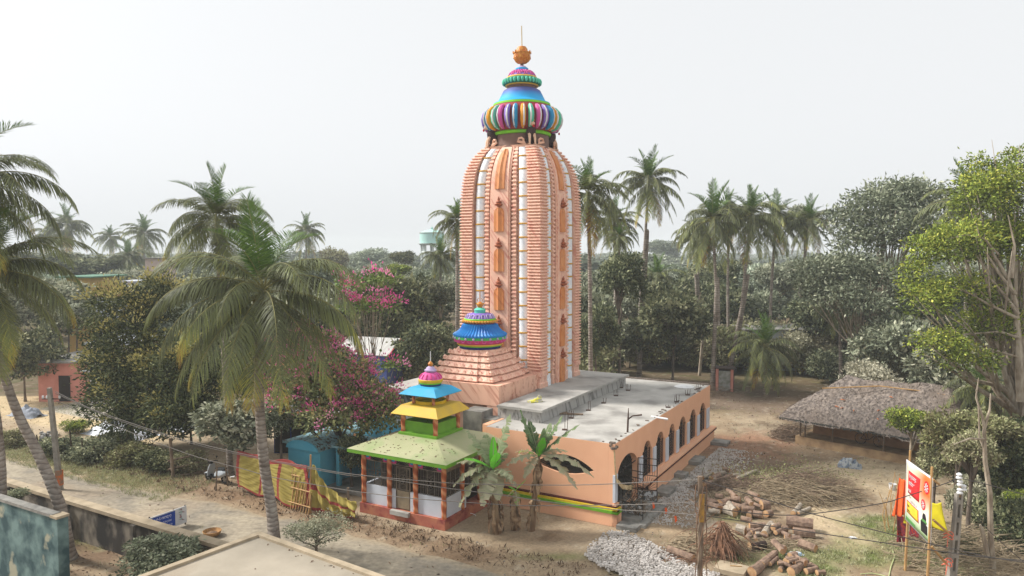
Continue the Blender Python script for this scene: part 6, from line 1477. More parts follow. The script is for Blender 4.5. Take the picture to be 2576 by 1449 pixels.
mp_ = coords(t, (1, 1, 1), (R(90), 0, 0)); t.links.new(mp_.outputs[0], bk_.inputs[0]); t.links.new(bk_.outputs[0], t.nodes['Principled BSDF'].inputs['Base Color'])
h2 = house('tall house front with red and white patterned tiles behind the mango tree', 226, 330, 1010, 862, 57, 5, M['tiles'], M['white_wall'], 'tiled_house')
m = MB(); m.box(-2.0, -1.0, -.5, -.003, 2.6, 2.75); m.build('awning', M['white_wall'], h2)
house('yellow house with a green trimmed roof seen over the trees at the left', 168, 226, 745, 695, 84, 6, mat('house_yellow', s(206, 170, 104)), mat('green_trim', s(92, 130, 110)), win=0, ov=.8)
house('small white rooftop tower above the mango tree', 318, 335, 745, 706, 72, 2, M['white_wall'], M['white_wall'], 'white_tower', 'tower')
house('pale hazy building between the palms on the left skyline', 366, 400, 700, 648, 100, 5, mat('pale_pink_plaster', s(196, 176, 168)), M['conc_dark'])
house('low building with a pale roof hidden in the mango leaves', 240, 300, 790, 742, 66, 5, M['white_wall'], mat('roof_rust', s(150, 96, 84)))
dk = house('dark blue walled house behind the tarps and the flowering tree', 690, 860, 1150, 1042, 43, 5, mat('deep_blue_wall', s(44, 66, 128)), M['conc_dark'], win=4)
# purple gabled house: ridge runs away to the left
pg_ = AT(1000, 955, 58); pg = thing('gabled_house', 'violet-blue house with a white sheet roof and red bargeboards behind the flowering tree', 'house', (pg_.x, 58, 0), R(-20))
M['sheet'] = mat('white_sheet_roof', s(196, 196, 192), s(170, 168, 164), scale=1.5, rough=.6, stretch=(6, .4, 1))
ez, rz_ = ZAT(pg_.x, 58, 884), ZAT(pg_.x, 58, 852)
mb = MB(); mb.rings([[(x, y, z) for y, z in ((-1.7, 0), (1.7, 0), (1.7, ez), (0, rz_-.05), (-1.7, ez))] for x in (-4.2, 0)]); mb.build('house_wall', M['bluewall'], pg)
for sg in (-1, 1):
    mb = MB(); mb.add([(-4.4, 0, rz_), (.3, 0, rz_), (.3, sg*2.0, ez-.12), (-4.4, sg*2.0, ez-.12), (-4.4, 0, rz_+.05), (.3, 0, rz_+.05), (.3, sg*2.0, ez-.07), (-4.4, sg*2.0, ez-.07)], [(0,1,2,3), (7,6,5,4), (0,4,5,1), (1,5,6,2), (2,6,7,3), (3,7,4,0)]); mb.build('roof_sheet', M['sheet'], pg)
    mb = MB(); mb.tube([(.34, 0, rz_), (.34, sg*2.0, ez-.1)], .07, 4); mb.build('bargeboard', M['red_paint'], pg)
house('low grey roofed house under the palms beyond the outhouse', 1878, 2056, 872, 828, 73, 5, M['white_wall'], M['conc_dark'], 'grey_roof_house')
# blurred blocks seen under the mango: white tarp, sacks, stone heap
M['tarp'] = mat('white_tarp', s(214, 216, 222), s(184, 188, 198), scale=3, rough=.6)
def heap(m, L_, W_, H_, r, n=22):
    V = []; k = 12
    for i in range(n+1):
        for j in range(k+1):
            x, y = (i/n*2-1), (j/k*2-1); d = max(0, 1-(x*x*.9+y*y)); V.append((x*L_, y*W_, H_*d**.6*(.6+.8*vn(i*.7, j*.7, r)) + .01))
    m.add(V, [(i*(k+1)+j, (i+1)*(k+1)+j, (i+1)*(k+1)+j+1, i*(k+1)+j+1) for i in range(n) for j in range(k)])
def vn(x, y, sd_): return float(vnoise(np.array([x]), np.array([y]), sd_)[0])
for lb, u, v, L_, W_, H_, sd_, mt_, nm, cat_ in [('white tarpaulin spread behind the hedge under the mango tree', 305, 1092, 2.6, 1.1, .7, 3, M['tarp'], 'white_tarp', 'tarpaulin'), ('pale tarpaulin under the mango right of the trunk', 440, 1075, 1.6, .9, .5, 4, M['tarp'], 'white_tarp', 'tarpaulin'), ('grey sacks lying in a heap before the pink house', 68, 1045, 1.4, .7, .6, 5, mat('grey_sack', s(150, 156, 166), s(112, 116, 124), scale=2.5), 'sack_heap', 'sacks'),
     ('blue grey bundle of plastic sheet lying on the sand before the thatched hut', *zc(Z3, 1120, 1160), .62, .4, .42, 6, mat('blue_sheet', s(112, 124, 140), s(176, 180, 182), scale=5, lo=.42, hi=.56), 'plastic_bundle', 'bundle')]:
    one(nm, lb, cat_, lambda m: heap(m, L_, W_, H_, sd_), mt_, G(u, v), R(-25), smooth=True)
def rock(m, c, r_, rnd):
    q = rnd.uniform(0, 6); k = 5; A0 = [rnd.uniform(.75, 1.15) for _ in range(k*2)]
    r0 = [(c[0]+r_*A0[j]*math.cos(q+j*1.2566), c[1]+r_*A0[j]*.85*math.sin(q+j*1.2566), c[2]-r_*.35) for j in range(k)]
    r1_ = [(c[0]+r_*.62*A0[k+j]*math.cos(q+.5+j*1.2566), c[1]+r_*.6*A0[k+j]*math.sin(q+.5+j*1.2566), c[2]+r_*.45) for j in range(k)]
    m.rings([r0, r1_])
M['stone'] = mat('grey_stone', s(150, 148, 144), s(108, 106, 102), scale=3, rough=.95)
rn = random.Random(4)
for i in range(34):
    g_ = G(*zc(Z5, rn.uniform(370, 500), rn.uniform(190, 260))); sz = rn.uniform(.12, .24)
    one('field_stone', 'grey field stone in the heap behind the hedge near the left pole', 'stone', lambda m: rock(m, (0,0,sz*.3), sz, rn), M['stone'], g_ + Vector((0, 0, rn.choice([0, 0, .12, .22]))), 0, 'stones of the heap near the left pole')
# sign on two posts by the road, with a blue panel of lettering
def glyphs(m, O, ex, ey, n, h, rnd, wgt=.12):
    """round letters with a head loop and side strokes, one after the other"""
    for i in range(n):
        c = O + ex*(h*.95*i + h*.4) + ey*h*.45; k = 9; a0, a1 = rnd.choice([(-.5, 5.0), (.6, 6.0), (-1.2, 4.4), (.2, 5.6)])
        def arc(cx, cy, r_, b0, b1, k):
            for j in range(k):
                t0, t1 = b0+(b1-b0)*j/k, b0+(b1-b0)*(j+1)/k
                f = lambda t, rr: c + ex*(cx+rr*math.cos(t)) + ey*(cy+rr*math.sin(t)); m.add([f(t0, r_), f(t1, r_), f(t1, r_-wgt*h), f(t0, r_-wgt*h)], [(0,1,2,3)])
        arc(0, 0, .40*h, a0, a1, k)
        kind = rnd.randint(0, 3)
        if kind == 0: arc(.05*h, -.05*h, .2*h, 1, 6, 5)
        if kind == 1: m.add([c+ex*.38*h-ey*.42*h, c+ex*.5*h-ey*.42*h, c+ex*.5*h+ey*.4*h, c+ex*.38*h+ey*.4*h], [(0,1,2,3)])
        if kind == 2: arc(0, .48*h, .16*h, 0, 3.1, 4)
        if kind == 3: arc(.1*h, -.45*h, .2*h, 3.3, 6.0, 4)
def flat(parent, name, mt, quads):
    m = MB()
    for q in quads: m.add(q, [tuple(range(len(q)))])
    return m.build(name, mt, parent)
sB = G(469, 1320); sA = sB - Vector((VX, VY, 0))*1.75
sgn = thing('road_sign', 'white board with a blue lettered panel and a small picture, standing behind the boundary wall', 'sign', sA)
ex = (sB-sA); LS_ = ex.length; ex = ex.normalized(); ey = Vector((0,0,1)); nn = ex.cross(ey); 
if nn.x < 0: nn = -nn
P2 = lambda a, b, d=0: ex*a + ey*b + nn*d
M['signw'] = mat('sign_white', s(206, 208, 212)); M['signb'] = mat('sign_blue', s(26, 66, 160)); M['ink'] = mat('ink_dark', s(50, 48, 56)); M['lilac'] = mat('letter_white', s(196, 200, 228))
zb_, zt_ = .12, .86
mb = MB(); mb.add([P2(0,zb_), P2(LS_,zb_), P2(LS_,zt_), P2(0,zt_), P2(0,zb_,.03), P2(LS_,zb_,.03), P2(LS_,zt_,.03), P2(0,zt_,.03)], [(0,1,2,3),(7,6,5,4),(0,4,5,1),(1,5,6,2),(2,6,7,3),(3,7,4,0)]); mb.build('board', M['signw'], sgn)
mb = MB(); mb.add([P2(.1,zb_+.06,.034), P2(LS_*.68,zb_+.06,.034), P2(LS_*.68,zt_-.05,.034), P2(.1,zt_-.05,.034)], [(0,1,2,3)]); bp_ = mb.build('blue_panel', M['signb'], sgn)
mb = MB(); rg = random.Random(2)
for r_, (x0, n, h) in enumerate([(.16, 7, .13), (.5, 6, .09), (.2, 10, .09)]): glyphs(mb, P2(x0, zt_-.24-r_*.185, .038), ex, ey, n, h, rg, .2)
mb.build('lettering', M['lilac'], bp_)
mb = MB(); x0 = LS_*.72
for k in range(5): mb.add([P2(x0+.05+.1*math.cos(k)+.16, zb_+.15+.12*k, .036), P2(x0+.2+.12*math.cos(k*2)+.1, zb_+.12+.12*k, .036), P2(x0+.24, zb_+.26+.11*k, .036), P2(x0+.1, zb_+.24+.11*k, .036)], [(0,1,2,3)])
mb.build('picture', mat('picture_mix', s(150, 170, 168), s(150, 96, 104), scale=7, lo=.45, hi=.55), sgn)
for x in (.03, LS_-.03): mb = MB(); mb.tube([P2(x, -.05, -.03), P2(x, zt_+.03, -.03)], .03, 6); mb.build('post', M['darkpost'], sgn)
bk = one('basket', 'round wicker basket with scraps on the road beside the boundary wall', 'basket', lambda m: m.lathe([(.22, .02), (.34, .12), (.38, .24), (.36, .25), (.3, .13), (.2, .08)], 18), mat('wicker', s(176, 134, 84), s(140, 102, 66), scale=9), G(*zc(Z5, 1890, 1095)) + Vector((0, 0, 0)), smooth=True)
one('scraps', 'dark scraps lying inside the wicker basket', 'scraps', lambda m: m.lathe([(.25, .1), (.2, .16), (.06, .2), (.01, .2)], 10), M['leaf_lit'], bk.location + Vector((0, 0, .0)))
for lb, u, v in [('white paper scrap on the roadside verge', 612, 1197), ('smaller white paper scrap on the roadside verge', 584, 1203), ('white paper scrap in the lower left yard', 383, 1430)]:
    one('paper_scrap', lb, 'paper', lambda m: m.add([(-.12,-.08,.01), (.13,-.07,.03), (.12,.09,.05), (-.1,.08,.015)], [(0,1,2,3)]), M['white_p'], G(u, v) + Vector((0,0,.06)))
# ---------------------------------------------------------------- water tower far behind
wt = AT(1087, 640, 205); wt.z = 0; wtw = thing('water_tower', 'pale mint green round water tower on columns, hazy in the distance left of the temple', 'water tower', wt)
zt = lambda v: ZAT(wt.x, wt.y, v); rr_ = 3.4
M['mintw'] = mat('mint_tank', s(176, 214, 206), s(166, 204, 198), rough=.8); M['palew'] = mat('pale_column', s(196, 204, 200))
mb = MB(); mb.lathe([(rr_, zt(612)), (rr_, zt(586.5))], 32); tk = mb.build('tank', M['mintw'], wtw, smooth=True)
mb = MB(); mb.lathe([(rr_+.05, zt(587)), (rr_+.05, zt(585.5)), (rr_*.6, zt(580)), (rr_*.15, zt(577.5)), (.3, zt(577.4)), (.3, zt(573)), (.45, zt(572.8)), (.45, zt(572.2)), (.04, zt(572)), (.04, zt(567))], 32); mb.build('dome', M['mintw'], wtw, smooth=True)
mb = MB(); mb.lathe([(rr_+.1, zt(587)), (rr_+.1, zt(585.2))], 32); mb.build('rim_band', mat('rim_brown', s(150, 140, 138)), wtw)
mb = MB(); mb.lathe([(rr_+.7, zt(613.5)), (rr_+.7, zt(612.3))], 32); mb.lathe([(rr_+.1, zt(617)), (rr_+.1, zt(613.6))], 32); mb.build('gallery', M['palew'], wtw)
for k in range(8): q = k*math.pi/4+.2; mb = MB(); mb.tube([(2.9*math.cos(q), 2.9*math.sin(q), 0), (2.9*math.cos(q), 2.9*math.sin(q), zt(616))], .3, 8); mb.build('column', M['palew'], wtw)
for v in (634, 652, 672): mb = MB(); mb.tube([(2.9*math.cos(k*math.pi/4+.2), 2.9*math.sin(k*math.pi/4+.2), zt(v)) for k in range(9)], .28, 4); mb.build('ring_beam', M['palew'], wtw)
# outhouse and orange cloth in the wood
og = G(1822, 985); oh = thing('outhouse', 'small brick outhouse with pink door posts and a grey sheet door behind the palms', 'outhouse', og, R(-20))
M['obrick'] = mat('dark_brick', s(92, 76, 70), s(64, 56, 52), scale=4, rough=.95)
mb = MB(); mb.box(-.72, -.5, 0, .2, 0, 1.9); mb.box(.5, .72, 0, .2, 0, 1.9); mb.build('door_post', M['pinkwall'], oh)
mb = MB(); mb.box(-.72, -.6, .2, 1.5, 0, 1.8); mb.box(.6, .72, .2, 1.5, 0, 1.8); mb.box(-.6, .6, 1.38, 1.5, 0, 1.8); mb.build('side_wall', M['obrick'], oh)
mb = MB(); mb.box(-.48, .48, .05, .09, .05, 1.75); mb.build('sheet_door', mat('door_sheet', s(156, 156, 152), s(120, 124, 112), scale=3), oh)
mb = MB(); mb.box(-.8, .85, -.05, 1.6, 1.92, 1.98); mb.build('roof', M['obrick'], oh)
one('orange_cloth', 'orange cloth hanging in the shade of the wood behind the hut', 'cloth', lambda m: m.rings([[(-.9, y, 0.5), (.9, y, .6), (.95, y, 1.5), (-.3, y, 1.7), (-.9, y, 1.2)] for y in (0, .05)]), mat('cloth_orange', s(214, 104, 64)), G(2150, 935)+Vector((0,0,.3)))
# ================================================================ thatched hut
HA, HB = G(2006, 1116), G(2202, 1153); hx = (HB-HA).normalized(); ha = math.atan2(hx.y, hx.x)
hut = thing('thatched_hut', 'low mud house with a large sagging grey thatched roof and a shaded verandah', 'hut', HA, ha)
HL, HD = 9.0, 6.4
M['thatch'] = mat('grey_thatch', s(150, 138, 128), s(98, 90, 86), scale=7, rough=1.0, bump=1.0, bscale=22, detail=8, stretch=(1, .5, 1), c3=s(118, 106, 96), s3=.6, l3=.45, h3=.7)
M['thatch_light'] = mat('ridge_straw', s(176, 158, 132), s(146, 128, 106), scale=8, rough=1.0, bump=.8)
M['mud'] = mat('mud_wall', s(172, 146, 112), s(140, 116, 90), scale=2, rough=.95, bump=.5, detail=8)
M['mud_dark'] = mat('mud_wall_inner', s(176, 136, 100), s(152, 114, 84), scale=2, rough=.95)
ze = 1.82; zr = 4.05; nxh, nyh = 150, 80; ox = .9
xg = np.linspace(-ox, HL+ox, nxh); yg = np.linspace(-.75, HD+.75, nyh); XX, YY = np.meshgrid(xg, yg)
dy = np.minimum(YY+.75, HD+.75-YY)/(HD/2+.75); dx = np.minimum(XX+ox, HL+ox-XX)/(HD/2+.6)*1.45
d_ = np.minimum(dy, dx); k1 = 1-np.exp(-10*np.clip(d_, 0, 1)); h_ = ze + (zr-ze)*(d_**.92)
rid = fbm(XX, XX*0, .28, 3, 5)-.5; h_ += rid*.55*np.clip(d_, 0, 1)**2 + (fbm(XX, YY, 2.4, 4, 9)-.5)*.22 + (fbm(XX, YY, .7, 3, 19)-.5)*.25*np.clip(d_, 0, .6)
h_ -= .25*np.clip((.12-d_)/.12, 0, 1) + .10*np.sin(XX*1.1)*np.clip((.3-d_)/.3, 0, 1)
idx = np.arange(nxh*nyh).reshape(nyh, nxh); Q = np.stack([idx[:-1, :-1], idx[:-1, 1:], idx[1:, 1:], idx[1:, :-1]], -1).reshape(-1, 4)
Vt = np.stack([XX, YY, h_], -1).reshape(-1, 3)
r = np.random.default_rng(5); k = r.integers(0, len(Vt), 9000); gx_ = np.stack([XX-HL/2, YY-HD/2], -1).reshape(-1, 2)[k]
D = np.concatenate([np.stack([np.clip(gx_[:, 0]/6, -1, 1)*(np.abs(gx_[:, 0]) > 3.5)*.6, np.sign(gx_[:, 1])*.8], 1), r.uniform(-.75, .1, (9000, 1))], 1) + r.normal(size=(9000, 3))*.3
V2, Q2 = leafcloud(Vt[k]+np.array([0, 0, .02]), D, r.uniform(.1, .28, 9000), r.uniform(.008, .02, 9000), r)
me = npmesh('thatch_roof', np.concatenate([Vt, V2]), np.concatenate([Q, Q2+len(Vt)]), [M['thatch'], mat('straw_strands', s(136, 124, 112), s(96, 86, 80), scale=9)], np.concatenate([np.zeros(len(Q), int), np.ones(len(Q2), int)])); meshobj('thatch_roof', me, hut)
# ragged fringe under the eave with its dark net
mb = MB(); rn = random.Random(6)
for i in range(340):
    x = rn.uniform(-.9, HL+.9); l_ = rn.uniform(.05, .16); mb.add([(x, -.74, 1.66), (x+.09, -.74, 1.66), (x+.07+rn.uniform(-.03,.03), -.72, 1.66-l_), (x+.01, -.72, 1.66-l_)], [(0,1,2,3)])
tag(mb.build('eave_fringe', mat('net_dark', s(62, 72, 70), s(84, 78, 72), scale=5), hut), kind='stuff')
mb = MB(); mb.box(-.1, HL, -.1, HD, 0, .5); mb.box(6.6, 8.2, -.45, -.1, 0, .22); mb.build('mud_plinth', M['mud'], hut)
mb = MB(); mb.box(.4, 6.6, 1.35, 1.6, .5, 2.2); mb.box(7.8, HL-.3, 1.35, 1.6, .5, 2.2); mb.box(.4, .6, 1.6, HD-.3, .5, 2.2); mb.box(HL-.5, HL-.3, 1.6, HD-.3, .5, 2.2); mb.box(.6, HL-.5, HD-.5, HD-.3, .5, 2.2); mb.box(6.6, 7.8, 1.42, 1.6, 1.9, 2.2); mb.build('mud_wall', M['mud_dark'], hut)
mb = MB(); mb.box(6.62, 7.78, 1.5, 1.56, .5, 1.88); mb.build('doorway', mat('door_dark', s(34, 26, 22)), hut)
for x in (.15, .45, 2.1, 5.0, 6.9, 8.6): mb = MB(); mb.tube([(x, .05, .45), (x+.03, .02, 1.95)], .055, 6); mb.build('verandah_post', M['oldwood'], hut)
mb = MB(); mb.tube([(1.1, .9, 3.5), (4, 2.2, 3.85), (6, 2.5, 3.8), (8.0, 2.6, 3.7)], .04, 5); mb.build('ridge_pole', M['bamboo'], hut)
rn = random.Random(9)
HM = Matrix.Translation(HA) @ Matrix.Rotation(ha, 4, 'Z')
def on_roof(x, y): 
    i = int((x+ox)/(HL+2*ox)*(nxh-1)); j = int((y+.75)/(HD+1.5)*(nyh-1)); return HM @ Vector((x, y, float(h_[j, i])+.05))
for i in range(16):
    x, y = rn.uniform(1.5, 8), rn.uniform(-.1, 1.9); q = rn.uniform(0, 3)
    one('palm_sheath', 'curled orange-brown palm sheath lying on the thatched roof', 'dry sheath', lambda m: m.tube([(-.16,0,0), (0,.03,.04), (.18,-.02,.02)], [.01,.035,.008], 5), mat('sheath_orange', s(196, 122, 84)) if 'sheath_orange' not in bpy.data.materials else bpy.data.materials['sheath_orange'], on_roof(x, y), q, 'dry sheaths on the thatch')
# bicycle on the verandah
bc_ = thing('bicycle', 'old black bicycle leaning under the thatched eave', 'bicycle', HM @ Vector((4.0, .75, .5)), ha)
for x in (-.52, .52):
    mb = MB(); torus(mb, (x, 0, .33), .32, .018); wl = mb.build('tyre', M['tyre'], bc_, smooth=True); mb = MB()
    for k in range(8): q = k*math.pi/8; mb.bar((x-.31*math.cos(q), 0, .33-.31*math.sin(q)), (x+.31*math.cos(q), 0, .33+.31*math.sin(q)), .003)
    mb.build('spokes', M['chrome'], wl)
mb = MB()
for a, b in (((-.52,0,.33), (-.08,0,.3)), ((-.52,0,.33), (-.18,0,.8)), ((-.08,0,.3), (-.18,0,.8)), ((-.18,0,.8), (.36,0,.82)), ((-.08,0,.3), (.36,0,.72)), ((.36,0,.9), (.52,0,.33))): mb.bar(a, b, .018, 6)
mb.build('frame', M['blk'], bc_); mb = MB(); mb.ball((-.2,0,.88), .1, 8, 5, 1.3,.7,.4); mb.build('saddle', M['blk'], bc_); mb = MB(); mb.tube([(.26,-.26,.95), (.36,-.1,.94), (.36,.1,.94), (.26,.26,.95)], .014, 5); mb.build('handlebar', M['chrome'], bc_)
one('white_cloth', 'white cloth heap on the step of the thatched hut', 'cloth', lambda m: heap(m, .4, .2, .16, 8), M['tarp'], HM @ Vector((7.6, -.25, .23)), ha, smooth=True)
# ================================================================ poster banner on bamboo poles
YL, YR = 27.0, 23.8
bTL, bTR, bBR, bBL = AT(2280, 1155, YL), AT(2345.8, 1201.8, YR), AT(2341, 1374.4, YR), AT(2276.5, 1307, YL)
ban = thing('festival_banner', 'printed festival banner with a red lettered panel, tied between two bamboo poles', 'banner', (bBL.x, bBL.y, 0)); bo = Vector((bBL.x, bBL.y, 0))
nn = (bTR-bTL).cross(bBL-bTL).normalized()
if nn.dot(Vector((0, 0, 12))-bTL) < 0: nn = -nn
def BP(a, b, d=0): return (bBL.lerp(bBR, a)).lerp(bTL.lerp(bTR, a), b) - bo + nn*(d + .05*math.sin(a*math.pi)*math.sin(b*3.1))
def bq(poly, d): return [BP(a, b, d) for a, b in poly]
m_, t_, b_ = nodes('poster_print'); tc = N(t_, 'ShaderNodeTexCoord'); sx = N(t_, 'ShaderNodeSeparateXYZ'); t_.links.new(tc.outputs['UV'], sx.inputs[0])
r1_ = ramp(t_, [(0, s(120, 160, 104)), (.1, s(186, 204, 170)), (.22, s(228, 228, 220)), (.6, s(236, 226, 200)), (1, s(222, 214, 190))]); t_.links.new(sx.outputs[1], r1_.inputs[0])
r2_ = ramp(t_, [(.3, (0,0,0,1)), (.8, (1,1,1,1))]); t_.links.new(sx.outputs[0], r2_.inputs[0]); r3_ = ramp(t_, [(.42, (0,0,0,1)), (.7, (1,1,1,1))]); t_.links.new(sx.outputs[1], r3_.inputs[0])
ml = N(t_, 'ShaderNodeMath', operation='MULTIPLY'); t_.links.new(r2_.outputs[0], ml.inputs[0]); t_.links.new(r3_.outputs[0], ml.inputs[1])
mx = N(t_, 'ShaderNodeMix', data_type='RGBA'); mx.inputs[7].default_value = s(232, 110, 52); t_.links.new(ml.outputs[0], mx.inputs[0]); t_.links.new(r1_.outputs[0], mx.inputs[6]); t_.links.new(mx.outputs[2], b_.inputs['Base Color']); b_.inputs['Roughness'].default_value = .45
M['poster'] = m_; M['red_pr'] = mat('print_red', s(208, 40, 44), s(202, 36, 42)); M['yel_pr'] = mat('print_yellow', s(240, 204, 60)); M['blk_pr'] = mat('print_black', s(34, 30, 34)); M['grn_pr'] = mat('print_green', s(88, 146, 76)); M['org_pr'] = mat('print_orange', s(234, 120, 60))
sheet('panel_white', None, None, lambda a, b: BP(a, b, 0), 14, 14, M['signw'], .008, parent=ban); ban_kids = sheet('print', None, None, lambda a, b: BP(.045+a*.91, .03+b*.94, .010), 14, 14, M['poster'], .002, parent=ban)
def grid_patch(name, a0, a1, b0, b1, d, mt, par, n=6): return sheet(name, None, None, lambda a, b: BP(a0+(a1-a0)*a, b0+(b1-b0)*b, d), n, n, mt, .001, parent=par)
rp = grid_patch('red_panel', .14, .62, .50, .86, .016, M['red_pr'], ban)
yb = grid_patch('yellow_frame', .10, .60, .17, .37, .016, M['red_pr'], ban); grid_patch('yellow_panel', .125, .575, .185, .355, .020, M['yel_pr'], yb)
gb_ = grid_patch('green_strip', .05, .45, .035, .09, .014, M['grn_pr'], ban)
rg = random.Random(5); ex_ = (BP(1, .5)-BP(0, .5)); lw_ = ex_.length; ex_ = ex_.normalized(); up_ = (BP(.5, 1)-BP(.5, 0)).normalized()
mb = MB()
for r_, (a, b, n, h) in enumerate([(.20, .755, 6, .20), (.19, .645, 7, .20), (.16, .53, 10, .155)]): glyphs(mb, BP(a, b, .03), ex_, up_, n, h*lw_/3.9, rg, .2)
mb.build('red_panel_lettering', M['signw'], rp)
mb = MB()
for r_, (a, b, n, h) in enumerate([(.15, .275, 13, .12), (.15, .205, 14, .11)]): glyphs(mb, BP(a, b, .03), ex_, up_, n, h*lw_/3.9, rg, .22)
mb.build('yellow_panel_lettering', M['blk_pr'], yb)
mb = MB(); glyphs(mb, BP(.2, .44, .022), ex_, up_, 15, .10*lw_/3.9, rg, .14); glyphs(mb, BP(.28, .385, .022), ex_, up_, 9, .12*lw_/3.9, rg, .16); mb.build('small_lettering', mat('print_grey', s(150, 130, 140)), ban)
for nm, (ca, cb, ra, rb_) in {'large_emblem': (.84, .80, .085, .095), 'small_emblem': (.76, .52, .07, .08)}.items():
    mb = MB(); mb.add([BP(ca+ra*math.cos(q), cb+rb_*math.sin(q), .018) for q in np.linspace(0, 2*math.pi, 20, endpoint=False)], [tuple(range(20))]); e_ = mb.build(nm, M['red_pr'], ban)
    mb = MB()
    for i in range(8): q = i*math.pi/4; mb.add([BP(ca+ra*.75*math.cos(q-.15), cb+rb_*.75*math.sin(q-.15), .024), BP(ca+ra*.75*math.cos(q+.15), cb+rb_*.75*math.sin(q+.15), .024), BP(ca+ra*.2*math.cos(q+.4), cb+rb_*.2*math.sin(q+.4), .024), BP(ca+ra*.2*math.cos(q-.4), cb+rb_*.2*math.sin(q-.4), .024)], [(0,1,2,3)])
    mb.build('emblem_mark', M['signw'], e_)
mb = MB(); mb.add(bq([(.68,.10),(.90,.10),(.90,.24),(.86,.25),(.86,.34),(.83,.40),(.77,.40),(.74,.34),(.74,.29),(.68,.26)], .018), [tuple(range(10))]); mb.build('building_picture', M['blk_pr'], ban)
mb = MB(); mb.add(bq([(.70,.27),(.90,.27),(.86,.31),(.74,.31)], .024), [(0,1,2,3)]); mb.build('picture_roof', M['grn_pr'], ban)
def bpole(p, top, nm='pole'): mb = MB(); mb.tube([Vector((p.x-.05, p.y+.06, -.1))-bo, Vector((p.x, p.y+.06, 2))-bo, Vector((p.x+.02, p.y+.06, top))-bo], [.05,.045,.04], 8); return mb.build(nm, M['bamboo'], ban, smooth=True)
bpole(AT(2286, 1300, YL), AT(2288.7, 1134.5, YL).z); bpole(AT(2342, 1300, YR), AT(2343.7, 1175.8, YR).z)
RP = Vector((AT(2391, 1449, 24.6).x, 24.6, 0))
for (a, b) in [((2348, 1308), (2386, 1341)), ((2343, 1374), (2383, 1421)), ((2347, 1206), (2362, 1218))]: mb = MB(); mb.tube([AT(*a, YR)-bo, AT(*b, 24.5)-bo], .04, 7); mb.build('brace', M['bamboo'], ban, smooth=True)
M['twine'] = mat('pink_twine', s(236, 128, 104))
for u, v in [(2386, 1343), (2385, 1352), (2382, 1420), (2384, 1410)]:
    c = AT(u, v, 24.45); mb = MB(); mb.tube([c-bo+Vector((.16*math.cos(q), .12*math.sin(q), .05*math.sin(q*2))) for q in np.linspace(0, 6.28, 12)], .015, 4); mb.tube([c-bo, c-bo+Vector((-.1, -.12, -.3))], .012, 4); mb.build('twine', M['twine'], ban)
# right concrete pole with insulators
rpt = AT(2404.8, 1171, 24.9); rpz = AT(2404, 1235, 24.9).z
rpo = thing('utility_pole', 'slotted concrete utility pole with white insulators beside the festival banner', 'utility pole', RP)
mb = MB(); mb.rings([[(a*k+.2*z/rpz, b, z) for a, b in ((-.13, -.09), (-.05, -.09), (-.05, .09), (-.13, .09))] for z, k in ((-.1, 1.1), (rpz, .8))]); mb.rings([[(a*k+.2*z/rpz, b, z) for a, b in ((.05, -.09), (.13, -.09), (.13, .09), (.05, .09))] for z, k in ((-.1, 1.1), (rpz, .8))]); mb.build('shaft', M['pole'], rpo)
mb = MB()
for z in np.arange(.3, rpz, .62): mb.box(-.05+.2*z/rpz, .05+.2*z/rpz, -.085, .085, z, z+.16)
mb.build('web', M['pole'], rpo)
for dx, z0 in ((.2, rpz), (.2, rpz+.28), (.32, rpz+.12), (.16, rpz+.52)):
    mb = MB(); mb.lathe([(.03, z0), (.1, z0+.03), (.1, z0+.07), (.05, z0+.1), (.09, z0+.14), (.09, z0+.18), (.03, z0+.22)], 12, c=(dx, -.05)); mb.build('insulator', M['white_p'], rpo, smooth=True)
mb = MB(); mb.tube([(.2, -.05, rpz-.1), (.2, -.05, rpz+.7)], .025, 6); mb.build('insulator_pin', M['bamboo'], rpo)
# wooden pole with dry vines
WPu, WPY = 1760, 24.2; wp = Vector((AT(1762, 1449, WPY).x, WPY, 0)); wpz = AT(1758, 1198, WPY).z
wpo = thing('wooden_pole', 'rough wooden pole wrapped in dry vines in front of the log piles', 'pole', wp)
mb = MB(); mb.tube([(0,0,-.1), (-.02,0,1.5), (.0,0,3), (-.06,0,wpz)], [.1,.09,.085,.08], 8); mb.build('shaft', M['oldwood'], wpo, smooth=True)
rn = random.Random(13); mb = MB()
for i in range(26):
    q = rn.uniform(0, 6.3); z0 = rn.uniform(.1, 3.6); pts = [Vector((.14*math.cos(q), .14*math.sin(q), z0))]; d = Vector((rn.uniform(-1, 1), rn.uniform(-.7, .4), rn.uniform(-.4, .8)))
    for k in range(5): d += Vector((rn.uniform(-.4,.4), rn.uniform(-.3,.3), rn.uniform(-.6,.25))); pts.append(pts[-1]+d*.16)
    for p in pts: p.z = max(p.z, .02)
    mb.tube(pts, [.016,.013,.011,.009,.006,.004], 4)
for k in range(4): mb.tube([Vector(((.15+.02*k)*math.cos(t_*5+k*1.6), (.15)*math.sin(t_*5+k*1.6), t_*4.2)) for t_ in np.linspace(0, 1, 22)], .018, 4)
mb.build('dry_vine', mat('vine_brown', s(142, 112, 88), s(106, 82, 66)), wpo)
mb = MB(); mb.box(-.09, .07, -.13, -.1, 2.95, 3.9); mb.build('yellow_strip', mat('ochre_strip', s(176, 134, 62), s(130, 100, 60), scale=6), wpo)
